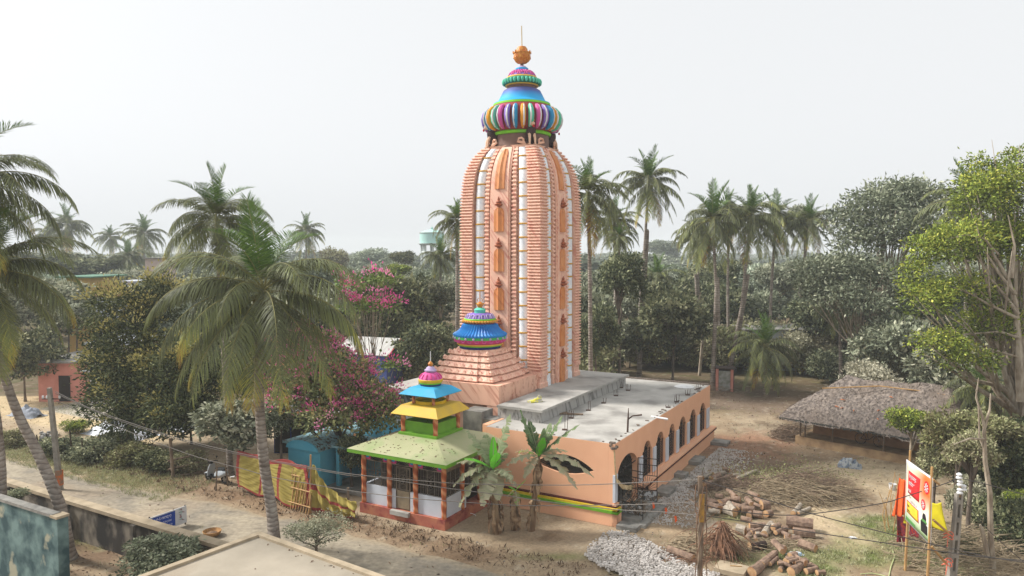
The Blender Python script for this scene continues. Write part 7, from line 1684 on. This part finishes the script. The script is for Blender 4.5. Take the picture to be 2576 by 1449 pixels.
# ---------------------------------------------------------------- cables
def cable(lb, pts, Y0, Y1, mt_='wire', rad=.016, sag=0):
    n = len(pts); P_ = [AT(u, v, Y0+(Y1-Y0)*(u-pts[0][0])/max(1e-6, pts[-1][0]-pts[0][0])) for u, v in pts]; o_ = P_[0].copy(); m = MB(); den = []
    for i in range(n-1):
        a, b, c, d = P_[max(i-1, 0)], P_[i], P_[i+1], P_[min(i+2, n-1)]
        for j in range(6): t = j/6; den.append(.5*((2*b)+(c-a)*t+(2*a-5*b+4*c-d)*t*t+(3*b-a-3*c+d)*t**3)-o_)
    den.append(P_[-1]-o_); m.tube(den, rad, 5); o = m.build('cable', M[mt_], None, True); o.location = o_; return tag(o, lb, 'cable')
cable('uppermost pale cable from the left pole to the vine wrapped pole', [(139, 985), (229, 1028), (347, 1070), (470, 1108), (662, 1153), (780, 1175), (872, 1191), (1020, 1206), (1150, 1216), (1275, 1219), (1453, 1220), (1626, 1213), (1757, 1207)], 36.4, 24.2)
cable('middle cable from the left pole passing under the eye shaped window', [(140, 990), (278, 1050), (470, 1112), (662, 1156), (872, 1195), (928, 1198), (1103, 1225), (1275, 1247), (1384, 1263), (1552, 1282), (1661, 1287.5), (1757, 1296)], 36.4, 24.2)
cable('lowest cable from the left pole to the vine wrapped pole', [(142, 1009), (278, 1067), (470, 1141), (611, 1179.5), (684, 1200), (780, 1217), (872, 1233), (1020, 1252), (1131, 1261), (1275, 1270), (1349, 1272), (1557, 1270), (1661, 1267), (1757, 1263)], 36.4, 24.2)
cable('dark cable running down right across the log piles', [(1762, 1207), (1812, 1222), (1944, 1262), (2045, 1293), (2214, 1337), (2342, 1368), (2483, 1400), (2580, 1415)], 24.2, 21, 'wire_dark')
cable('dark cable dipping over the logs and rising to the right pole insulators', [(1763, 1269), (1842, 1285), (1960, 1295.7), (2055, 1291), (2214, 1267), (2278, 1249), (2376, 1217), (2410, 1203)], 24.2, 24.9, 'wire_dark')
cable('lowest dark cable passing over the stump and sandy path', [(1763, 1296), (1860, 1310), (1948, 1325), (2214, 1364), (2339, 1383), (2480, 1402), (2580, 1410)], 24.2, 21.5, 'wire_dark')
cable('cable leaving the right pole towards the right edge', [(2412, 1202), (2480, 1218), (2585, 1246)], 24.9, 24, 'wire_dark')
cable('slanting stay wire of the right pole', [(2406, 1235), (2483, 1330), (2580, 1418)], 24.9, 24, 'wire_dark', .012)
# ---------------------------------------------------------------- washing hung right of the path
def hang(name, lb, TL, TR, BR_, BL_, Y0, Y1, mt_, folds=9, amp=.07):
    a, b, c, d = AT(*TL, Y0), AT(*TR, Y1), AT(*BR_, Y1), AT(*BL_, Y0)
    return sheet(name, lb, 'cloth', lambda s_, t_: Vector((0, -amp*math.sin(s_*folds*2+t_*3)*(.3+.7*(1-t_)), .02*math.sin(s_*20))) + (d.lerp(c, s_)).lerp(a.lerp(b, s_), t_), 30, 16, mt_)
M['orange_c'] = mat('orange_fabric', s(226, 96, 40), s(210, 84, 34), scale=3); M['yellow_c'] = mat('yellow_fabric', s(222, 208, 40), s(204, 190, 36), scale=3); M['redpat'] = mat('red_pattern', s(140, 44, 36), s(100, 34, 52), scale=9, lo=.45, hi=.52)
hang('orange_cloth', 'bright orange cloth hung over the stick fence behind the banner', (2262, 1203), (2290, 1212), (2275, 1298), (2243, 1298), 28.8, 28.4, M['orange_c'], 6, .1)
hang('yellow_cloth', 'yellow saree cloth hung behind the right side of the banner', (2268, 1262), (2370, 1266), (2378, 1336), (2272, 1316), 28.6, 27.4, M['yellow_c'], 7, .14)
hang('patterned_cloth', 'dark red patterned cloth hung low beside the left banner pole', (2256, 1298), (2284, 1299), (2280, 1368), (2255, 1364), 28.9, 28.7, M['redpat'], 4, .05)
hang('red_cloth', 'second dark red cloth hanging behind the lower edge of the banner', (2288, 1310), (2310, 1322), (2309, 1352), (2286, 1346), 28.4, 28.0, M['redpat'], 4, .05)
rn = random.Random(3)
for i in range(16):
    u, v = zc(Z2, 262+i*12+rn.uniform(-6, 6), 1010+rn.uniform(-30, 90)); g_ = G(u, v); h = rn.uniform(1.0, 2.3)
    one('fence_stick', 'thin pale stick of the rough fence behind the orange cloth', 'stick', lambda m: m.tube([(0,0,-.03), (rn.uniform(-.2,.2), rn.uniform(-.1,.1), h*.5), (rn.uniform(-.25,.25), .1, h)], [.022,.02,.012], 5), M['bamboo'], g_, 0, 'sticks of the rough fence')
one('white_bucket', 'small white bucket standing behind the orange cloth', 'bucket', lambda m: m.lathe([(.14, .0), (.18, .3), (.19, .31), (.17, .3), (.13, .04)], 14), M['white_p'], G(*zc(Z2, 322, 740)))
# ================================================================ logs, stump, brushwood, gravel
M['logbark'] = mat('log_bark', s(152, 128, 110), s(110, 90, 78), scale=5, rough=.95, bump=.6); M['logcut'] = mat('cut_wood', s(196, 162, 122), s(160, 116, 82), scale=4, rough=.85); M['char'] = mat('charred_bark', s(66, 52, 46), s(44, 36, 34), scale=5, rough=.95)
M['paleb'] = mat('pale_log_bark', s(172, 162, 148), s(136, 124, 110), scale=5, rough=.95, bump=.4)
def logm(lb, x1, y1, x2, y2, rp_, lift=0, bark='logbark', group=None, taper=.92):
    a, b = zc(Z1, x1, y1), zc(Z1, x2, y2); r_ = rp_*1.12*.2361*G(*a).y/F_; dv = r_*26
    A, B = G(a[0], a[1]+dv*0.55, 0), G(b[0], b[1]+dv*.55, 0); A.z = B.z = r_*.95 + lift; d = B-A; L_ = max(d.length, r_*1.2)
    if d.length < .05: d = Vector((1, 0, 0))
    m = MB(); dn = d.normalized(); B = A+dn*L_; n = 12; mid = (A+B)/2; rnl = random.Random(int(x1*7+y1)); up = Vector((0,0,1)); sd_ = dn.cross(up).normalized(); up = sd_.cross(dn)
    rr = []; prof = [rnl.uniform(.9, 1.08) for _ in range(n)]
    for i in range(6):
        f = i/5; c = A.lerp(B, f)-mid + up*r_*rnl.uniform(-.06, .06) + sd_*r_*.12*math.sin(f*3+x1); k = r_*(1-(1-taper)*f)*rnl.uniform(.95, 1.04)
        rr.append([tuple(c + (sd_*math.cos(2*math.pi*j/n)+up*math.sin(2*math.pi*j/n))*k*prof[j]) for j in range(n)])
    m.rings(rr, cap=False); m.mi = 1
    for ring, sg in ((rr[0], -1), (rr[-1], 1)):
        c = sum((Vector(p) for p in ring), Vector())/n; m.add([c+dn*sg*.004]+[Vector(p) for p in ring], [(0, 1+(j+1) % n, 1+j) if sg < 0 else (0, 1+j, 1+(j+1) % n) for j in range(n)])
    o = m.build('log', [M[bark], M['logcut']], None, False); o.location = mid; return tag(o, lb, 'log', group)
g1_, g2_, g3_, g4_ = 'short logs in the middle pile', 'logs in the upper brush pile', 'logs in the lower right pile', 'logs in the bottom pile'
for a in [(455,725,560,775,42,0), (560,705,680,665,36,0), (690,725,780,745,36,0), (740,700,690,640,27,.22), (790,855,905,875,26,0), (855,690,905,755,28,.2), (925,815,1020,830,38,0), (905,745,1005,780,18,.25), (430,670,515,690,33,.0), (655,615,735,690,24,.3), (865,650,980,690,26,.3), (555,755,620,765,30,.0), (520,640,600,650,28,.1), (940,690,1010,720,24,.2)]:
    logm('short bark-covered log in the middle pile of cut wood', *a, group=g1_)
logm('short barrel-like log with white fungus patches in the middle pile', 620, 770, 735, 810, 46, 0, 'paleb'); logm('log with a broad orange cut face in the middle pile', 800, 790, 915, 800, 36, .12); logm('hollow ring-ended log at the right end of the middle pile', 1060, 815, 1110, 800, 33); logm('knobbly round log block at the right of the middle pile', 1010, 740, 1085, 735, 46, .05)
for a in [(430,510,690,425,27,.1), (600,350,670,360,24,.1), (760,545,812,498,19,.15), (680,470,760,465,20,.15)]: logm('brown log lying among the branches of the upper pile', *a, group=g2_)
logm('long pale forked log across the top of the upper pile', 740, 490, 955, 395, 18, .3, 'paleb'); logm('pale straight log at the back of the upper pile', 820, 400, 1010, 392, 17, .15, 'paleb'); logm('long smooth pole lying right of the upper brush pile', 1110, 650, 1480, 555, 14, .12, 'paleb', taper=.7)
logm('left one of two curved logs on the sand right of the middle pile', 1345, 800, 1425, 705, 25, 0, 'paleb'); logm('right one of two curved logs on the sand right of the middle pile', 1400, 800, 1525, 740, 21, 0, 'paleb')
logm('largest trunk section with a wide yellow cut face above the lower pile', 1275, 915, 1560, 955, 66, 0); logm('thick trunk lying in front of the largest trunk section', 1345, 1010, 1580, 1035, 46, 0)
for a in [(850,1000,950,1005,34,0), (1145,985,1215,1005,42,0), (1225,985,1290,990,38,0), (1255,1070,1420,1080,33,0), (1215,1170,1260,1190,34,0)]: logm('brown log among the chips of the lower right pile', *a, group=g3_)
logm('pale block with an orange face at the left of the lower right pile', 745, 985, 840, 1005, 50, 0, 'paleb'); logm('reddish bark slab log at the back of the lower right pile', 880, 940, 1050, 945, 38, 0); logm('whitish log standing slanted in the lower right pile', 1040, 1055, 1110, 940, 36, .1, 'paleb'); logm('charred black log in front of the lower right pile', 880, 1165, 1050, 1150, 44, 0, 'char'); logm('split trunk log at the right end of the lower right pile', 1420, 1130, 1590, 1190, 42, 0)
for a in [(1140,1170,1235,1285,32,.25), (1095,1365,1180,1300,21,.1), (1370,1300,1445,1360,22,.2), (1210,1405,1260,1330,24,.0), (1250,1330,1390,1370,30,.0), (1480,1425,1600,1395,31,0), (1430,1355,1480,1375,38,.1), (1600,1440,1680,1430,30,0)]: logm('brown log in the pile at the bottom edge', *a, group=g4_)
logm('long curved log leaning left down to the bottom edge', 905, 1449, 1005, 1370, 48, 0); logm('long log continuing up from the bottom pile', 1000, 1375, 1160, 1250, 40, .05); logm('log with a ringed round cut face in the bottom pile', 1310, 1300, 1375, 1280, 38, .1); logm('log with a pale cut face at the bottom edge', 1320, 1435, 1425, 1375, 44, 0)
logm('brown trunk piece lying left of the root stump', 20, 1190, 280, 1290, 38, 0)
rq = random.Random(44)
for cx_, cy_, sx_, sy_, n_, gr, lb_ in [(700, 740, 210, 60, 16, g1_, 'short bark-covered log in the middle pile of cut wood'), (620, 450, 190, 60, 12, g2_, 'brown log lying among the branches of the upper pile'), (1120, 1040, 260, 60, 12, g3_, 'brown log among the chips of the lower right pile'), (1350, 1350, 200, 50, 10, g4_, 'brown log in the pile at the bottom edge')]:
    for i in range(n_):
        x, y = cx_+rq.uniform(-1, 1)*sx_, cy_+rq.uniform(-1, 1)*sy_; q = rq.gauss(0, .7); L_ = rq.uniform(70, 150); k = 1-abs(x-cx_)/sx_
        logm(lb_, x-L_/2*math.cos(q), y-L_/3*math.sin(q), x+L_/2*math.cos(q), y+L_/3*math.sin(q), rq.uniform(13, 30), .05+.35*k*rq.random(), rq.choice(['logbark', 'logbark', 'paleb']), gr)
# root stump
sg0 = G(*zc(Z1, 590, 1240)); st = thing('root_stump', 'upturned tree stump with a tangle of reddish brown roots', 'tree stump', sg0)
M['root'] = mat('root_brown', s(150, 112, 88), s(98, 74, 60), scale=5, rough=.95, bump=.4)
mb = MB(); mb.rings([[(r_*math.cos(q)*(1+.15*math.sin(3*q)), r_*.8*math.sin(q), z) for q in np.linspace(0, 2*math.pi, 12, endpoint=False)] for r_, z in ((.5,-.05), (.42,.4), (.3,.8), (.2,1.15), (.08,1.4))]); mb.build('stump_core', M['root'], st, smooth=True)
rn = random.Random(21); mb = MB()
for i in range(110):
    q = rn.uniform(0, 6.3); z0 = rn.uniform(.2, 1.4); pts = [Vector((.3*(1.5-z0)*math.cos(q), .25*(1.5-z0)*math.sin(q), z0))]; d = Vector((math.cos(q)*rn.uniform(.3,1.2), math.sin(q)*rn.uniform(.3, 1), rn.uniform(-.3, .7)))
    for k in range(6): d += Vector((rn.uniform(-.35,.35), rn.uniform(-.35,.35), -.32)); p = pts[-1]+d*.17; p.z = max(p.z, .02); pts.append(p)
    r_ = rn.uniform(.012, .035); mb.tube(pts, [r_*(1-.13*k) for k in range(7)], 5)
for i in range(60):
    x = rn.uniform(-2.2, -.2); y = rn.uniform(-.7, .5); pts = [Vector((x, y, .03))]; d = Vector((rn.uniform(-1,1), rn.uniform(-.5,.5), 1.0))
    for k in range(6): d += Vector((rn.uniform(-.5,.5), rn.uniform(-.3,.3), -.35)); p = pts[-1]+d*.12; p.z = max(p.z, .02); pts.append(p)
    mb.tube(pts, [.018*(1-.13*k) for k in range(7)], 4)
mb.build('roots', M['root'], st)
# brushwood
def brush(name, lb, ctr, rx, ry, hh, n, seed, leafn=0, mt_='twig', lmax=1.3):
    rn_ = random.Random(seed); m = MB()
    for i in range(n):
        a, r_ = rn_.uniform(0, 6.3), math.sqrt(rn_.random()); x, y = rx*r_*math.cos(a), ry*r_*math.sin(a); z = max(.02, hh*(1-r_*r_)*rn_.random()); q = rn_.gauss(-.25, .7); L_ = rn_.uniform(.3, lmax); d = Vector((math.cos(q), math.sin(q), rn_.uniform(-.15, .3)))*L_
        p = Vector((x, y, z)); k = Vector((rn_.uniform(-.1,.1), rn_.uniform(-.1,.1), rn_.uniform(-.03,.1)))*L_; e = p+d; e.z = max(.02, e.z); rr = rn_.uniform(.006, .024); m.tube([p-d*.3 if (p-d*.3).z > 0 else p, p+d*.4+k, e], [rr, rr*.8, rr*.3], 4)
    o = m.build(name, M[mt_]); o.location = ctr
    return tag(o, lb, 'brushwood', None, 'stuff')
M['twig'] = mat('dry_twig', s(172, 156, 130), s(130, 114, 92), scale=6, rough=.95); M['twig_d'] = mat('dark_twig', s(142, 122, 104), s(100, 84, 70), scale=6, rough=.95)
brush('brushwood_pile', 'spread pile of cut branches and twigs beyond the logs', G(*zc(Z1, 1350, 590)), 2.6, 1.5, .85, 1900, 1)
brush('brushwood_pile', 'dark tangle of twigs behind the middle log pile', G(*zc(Z1, 700, 520)), 2.0, 1.2, .5, 800, 2, mt_='twig_d')
brush('brushwood_pile', 'tangle of thin branches over the middle pile of cut wood', G(*zc(Z1, 740, 640)), 1.9, .7, .45, 420, 12)
brush('brushwood_pile', 'loose branches lying around the root stump', G(*zc(Z1, 420, 1150)), 1.6, .8, .5, 420, 13)
brush('brushwood_pile', 'dark raised heart of the brush pile with long branches sticking out', G(*zc(Z1, 1380, 560)), 1.9, .9, 1.1, 700, 14, mt_='twig_d', lmax=2.0)
brush('wood_chips', 'chips and broken sticks between the logs of the lower right pile', G(*zc(Z1, 1150, 1110)), 1.7, .6, .18, 500, 3, lmax=.5)
brush('dry_brush', 'dry brush heap lying beyond the hall roof', G(1640, 985), 6.5, 3.5, .9, 1100, 4, mt_='twig_d', lmax=2.0)
brush('dry_brush', 'dry weeds and sticks under the thatched hut left end', HM @ Vector((-1.1, 1.0, 0)), 1.0, 1.2, 1.0, 350, 5, mt_='twig_d')
brush('dry_brush', 'tangled dry vines and sticks on the ground by the right pole', Vector((17.2, 27.5, 0)), 2.4, 3.0, 1.6, 900, 6, lmax=1.2)
r = np.random.default_rng(3); c_ = G(*zc(Z1, 1300, 470)); n = 1400; off = r.normal(size=(n, 3))*np.array([1.5, .8, .35]); off[:, 2] = np.abs(off[:, 2])+.25
V, Q = leafcloud(off, r.normal(size=(n, 3)), np.full(n, .14), np.full(n, .025), r); o = meshobj('wilted_leaves', npmesh('wilted_leaves', V, Q, [M['lf_green'] if False else M['lf_scrub']], None, np.clip(r.normal(.7, .15, n), 0, 1)), loc=c_); tag(o, 'wilted green leaves on the cut branches of the brush pile', 'leaves', None, 'stuff')
# slab, paper, angle iron
one('concrete_slab', 'pale flat concrete slab at the bottom edge left of the logs', 'slab', lambda m: m.obox((0,0,.1), R(-32), .55, .42, .09), M['cap'], G(*zc(Z1, 690, 1405)))
one('stick', 'short pale stick lying on the concrete slab', 'stick', lambda m: m.tube([(-.22,.02,0), (.2,-.05,0)], .018, 5), M['bamboo'], G(*zc(Z1, 745, 1405)) + Vector((0,.05,.21)))
one('paper_sheet', 'crumpled white and blue paper sheet between the lower piles', 'paper', lambda m: heap(m, .32, .22, .1, 4, 8), mat('paper_print', s(214, 216, 216), s(150, 180, 206), scale=3, lo=.5, hi=.6), G(*zc(Z1, 1365, 1220)), .4)
one('iron_angle', 'grey T shaped post leaning in the upper brush pile', 'post', lambda m: (m.tube([(0,0,0), (.03,0,.95)], .035, 5), m.tube([(-.25,0,.96), (.06,0,.94)], .025, 5)), M['pole'], G(*zc(Z1, 768, 470)))
one('white_plastic', 'white plastic scrap on the grass right of the sandy path', 'plastic scrap', lambda m: heap(m, .16, .1, .06, 5, 6), M['white_p'], G(*zc(Z1, 1985, 1045)))
one('garden_hose', 'pale green hose curving on the grass at the bottom', 'hose', lambda m: m.tube([G(*zc(Z2, x, y), .03)-G(*zc(Z2, 290, 1440)) for x, y in ((60, 1432), (150, 1425), (230, 1440), (290, 1460), (310, 1370), (340, 1290), (322, 1235))], .018, 6), mat('hose_green', s(186, 196, 142)), G(*zc(Z2, 290, 1440)), smooth=True)
one('white_hoop', 'thin white hoop half buried beside the pavilion plinth', 'hoop', lambda m: m.tube([(.45*math.cos(q), .12*math.sin(q), .05+.1*math.sin(q)) for q in np.linspace(0, math.pi, 12)], .015, 5), M['white_p'], G(1172, 1301))
# gravel: mound of pale stones and the loose strip beside the hall
M['gravel'] = mat('pale_gravel', s(206, 200, 194), s(166, 159, 152), scale=2.2, rough=.9)
def gravel(name, lb, pts, seed, mt_='gravel', kind='stuff'):
    rn_ = random.Random(seed); m = MB()
    for x, y, z, r_ in pts: rock(m, (x, y, z), r_, rn_)
    o = m.build(name, M[mt_]); return tag(o, lb, 'gravel', None, kind)
rn = random.Random(17); pts = []
c0 = G(1590, 1425)
poly = [(1472, 1400), (1500, 1358), (1530, 1342), (1570, 1335), (1600, 1352), (1650, 1372), (1690, 1402), (1740, 1424), (1800, 1444), (1840, 1470), (1700, 1480), (1600, 1462), (1500, 1418)]
def inpoly(u, v, P_):
    c = False; j = len(P_)-1
    for i in range(len(P_)):
        if (P_[i][1] > v) != (P_[j][1] > v) and u < (P_[j][0]-P_[i][0])*(v-P_[i][1])/(P_[j][1]-P_[i][1])+P_[i][0]: c = not c
        j = i
    return c
while len(pts) < 2700:
    u, v = rn.uniform(1465, 1860), rn.uniform(1335, 1490)
    if not inpoly(u + rn.gauss(0, 4), v + rn.gauss(0, 3), poly): continue
    g_ = G(u, v); d = ((u-1570)/150)**2+((v-1410)/70)**2; z = max(0, .16*(1-d))*rn.uniform(.5, 1); g2 = G(u, v, z); pts.append((g2.x, g2.y, z+.03, rn.uniform(.035, .09)))
gravel('gravel_mound', 'mound of pale crushed stone in front of the hall corner', pts, 1)
mb = MB(); r_ = []
pts = []
for i in range(3600):
    v_ = rn.uniform(1.0, 15); u_ = .6 + abs(rn.gauss(0, 1.0)) + .02*v_
    g_ = W(u_, v_); pts.append((g_.x, g_.y, .02, rn.uniform(.02, .06)))
gravel('gravel_strip', 'loose pale gravel scattered along the foot of the hall', pts, 2)
pts = []
for i in range(1600):
    x, y = rn.uniform(-30, 22), rn.uniform(24, 56); lc = LOC((x, y, 0))
    if -15 < lc.x < 1 and -4.5 < lc.y < 16.5: continue
    if lc.y < -6.2 and lc.y > -12 and rn.random() < .96: continue
    pts.append((x, y, .02, rn.uniform(.012, .045)))
gravel('pebbles', 'small stones scattered over the bare ground', pts, 3, 'stone')
# leaf litter and grass tufts
r = np.random.default_rng(9)
def scatter(n, dens, seed):
    r_ = np.random.default_rng(seed); out = []
    while len(out) < n:
        x, y = r_.uniform(-40, 24), 22+38*r_.random()**1.3; lc = LOC((x, y, 0))
        if -15.3 < lc.x < .5 and -4.4 < lc.y < 16.4: continue
        if r_.random() < dens(x, y, lc): out.append((x, y, .03))
    return np.array(out)
def litter_d(x, y, lc):
    if -12.2 < lc.y < -6.6: return .04
    if -6.6 <= lc.y < -4.2 and lc.x < 1: return 1.0
    if lc.y < -12.5: return .5
    if -4.4 < lc.y < 2 and -20 < lc.x < -14: return .8
    d = .28
    if lc.x > 8: d = .15
    return d
P_ = scatter(9000, litter_d, 1); D = r.normal(size=(len(P_), 3)); D[:, 2] = np.abs(D[:, 2])*.35
V, Q = leafcloud(P_, D, r.uniform(.05, .16, len(P_)), r.uniform(.012, .04, len(P_)), r); tag(meshobj('leaf_litter', npmesh('leaf_litter', V, Q, [M['lf_brown']], None, np.clip(r.normal(.5, .28, len(P_)), 0, 1))), 'dry fallen leaves scattered over the ground', 'leaves', None, 'stuff')
def grass_d(x, y, lc):
    c = gcol(x, y); g = (c[1]-c[0]*.92)/max(c[0], .01)
    base = 1.0 if g > .03 else (.25 if g > -.06 else .012)
    if -8 < lc.y < -4.4 and lc.x < -20: return 1
    return base if not -12.2 < lc.y < -6.6 else .004
P_ = scatter(6500, grass_d, 2); k = np.repeat(np.arange(len(P_)), 6); C = P_[k] + r.normal(size=(len(k), 3))*np.array([.07, .07, 0]); C[:, 2] = .0; D = r.normal(size=(len(k), 3))*.45; D[:, 2] = 1
V, Q = leafcloud(C, D, r.uniform(.06, .2, len(k)), r.uniform(.006, .014, len(k)), r); tag(meshobj('grass', npmesh('grass', V, Q, [M['lf_scrub']], None, np.clip(r.normal(.62, .2, len(k)), 0, 1))), 'sparse dry grass growing in patches on the bare ground', 'grass', None, 'stuff')
P_ = scatter(380, lambda x, y, lc: (1.0 if (-6.3 < lc.y < -4.5 and lc.x < 1) else (.5 if -20 < lc.x < -13 and -4.5 < lc.y < -1 else 0)), 4); k = np.repeat(np.arange(len(P_)), 7); C = P_[k] + r.normal(size=(len(k), 3))*np.array([.1, .1, 0]); C[:, 2] = 0; D = r.normal(size=(len(k), 3))*.7; D[:, 2] = 1
V, Q = leafcloud(C, D, r.uniform(.1, .3, len(k)), r.uniform(.01, .03, len(k)), r); tag(meshobj('dry_weeds', npmesh('dry_weeds', V, Q, [M['lf_brown']], None, np.clip(r.normal(.4, .2, len(k)), 0, 1))), 'low dry weeds between the road and the pavilion plinth', 'weeds', None, 'stuff')

# dry things by the hall door: a withered shrub and a hanging strip of dry leaf
g_ = W(.75, .9)
ds = thing('withered_shrub', 'withered reddish brown shrub growing by the side door of the hall', 'shrub', (g_.x, g_.y, 0)); rn = random.Random(31); mb = MB()
for i in range(34):
    q = rn.uniform(0, 6.3); d = Vector((math.cos(q)*rn.uniform(.1, .7), math.sin(q)*rn.uniform(.1, .6), 1)); p = [Vector((0, 0, 0))]; 
    for k in range(5): p.append(p[-1] + d*.26*rn.uniform(.7, 1.2)); d += Vector((rn.uniform(-.3,.3), rn.uniform(-.3,.3), -.22))
    mb.tube(p, [.02,.016,.012,.009,.006,.003], 4)
mb.build('stems', M['twig_d'], ds)
r = np.random.default_rng(8); n = 420; C = r.normal(size=(n, 3))*np.array([.38, .34, .3]) + np.array([0, 0, .95]); V, Q = leafcloud(C, r.normal(size=(n, 3))-np.array([0, 0, .6]), r.uniform(.08, .2, n), r.uniform(.012, .03, n), r)
meshobj('dead_leaves', npmesh('dead_leaves', V, Q, [M['lf_brown']], None, np.clip(r.normal(.3, .2, n), 0, 1)), ds)
mb = MB(); P_ = [W(-.02, -.03, 3.3), W(.02, -.05, 2.7), W(.08, -.02, 2.1), W(.25, .25, 1.75), W(.4, .7, 1.6), W(.45, 1.1, 1.55)]
o_ = P_[0].copy(); mb.tube([p-o_ for p in P_], .02, 5)
for i in range(5):
    for j in range(7):
        p = P_[i].lerp(P_[i+1], j/7)-o_; mb.add([p, p+Vector((.05, 0, 0)), p+Vector((.04, -.04, -.2)), p+Vector((.0, -.05, -.17))], [(0,1,2,3)])
o = mb.build('dry_garland', mat('garland_straw', s(206, 186, 146), s(170, 146, 108), scale=6)); o.location = o_; tag(o, 'dry palm leaf garland hanging from the hall corner to the door', 'garland')
for i, (x, y) in enumerate([(1440, 1035), (1530, 1070), (1600, 1130)]):
    p = AT(1140.4+x*.34723, 905.6+y*.34723, 30.2-i*.9); one('orange_flag', ['orange rag nearest the hall door on the low cable', 'small orange rag midway on the low cable', 'orange rag nearest the wooden pole on the low cable'][i], 'rag', lambda m: m.add([(0,0,0), (.09,0,.0), (.13,.02,-.2), (.05,.03,-.28)], [(0,1,2,3)]), M['orange_c'], p)
# ================================================================ the hazy air of the morning
mb = MB(); mb.box(-850, 850, -62, 950, -2.0, 27)
m = bpy.data.materials.new('haze'); m.use_nodes = True; t = m.node_tree; t.nodes.clear()
o_ = N(t, 'ShaderNodeOutputMaterial'); pv = N(t, 'ShaderNodeVolumePrincipled')
pv.inputs['Color'].default_value = (.90, .965, 1.0, 1); pv.inputs['Density'].default_value = .00062; pv.inputs['Anisotropy'].default_value = 0.0
t.links.new(pv.outputs[0], o_.inputs['Volume'])
tag(mb.build('haze', m), 'pale morning haze over the village', 'haze', None, 'stuff')
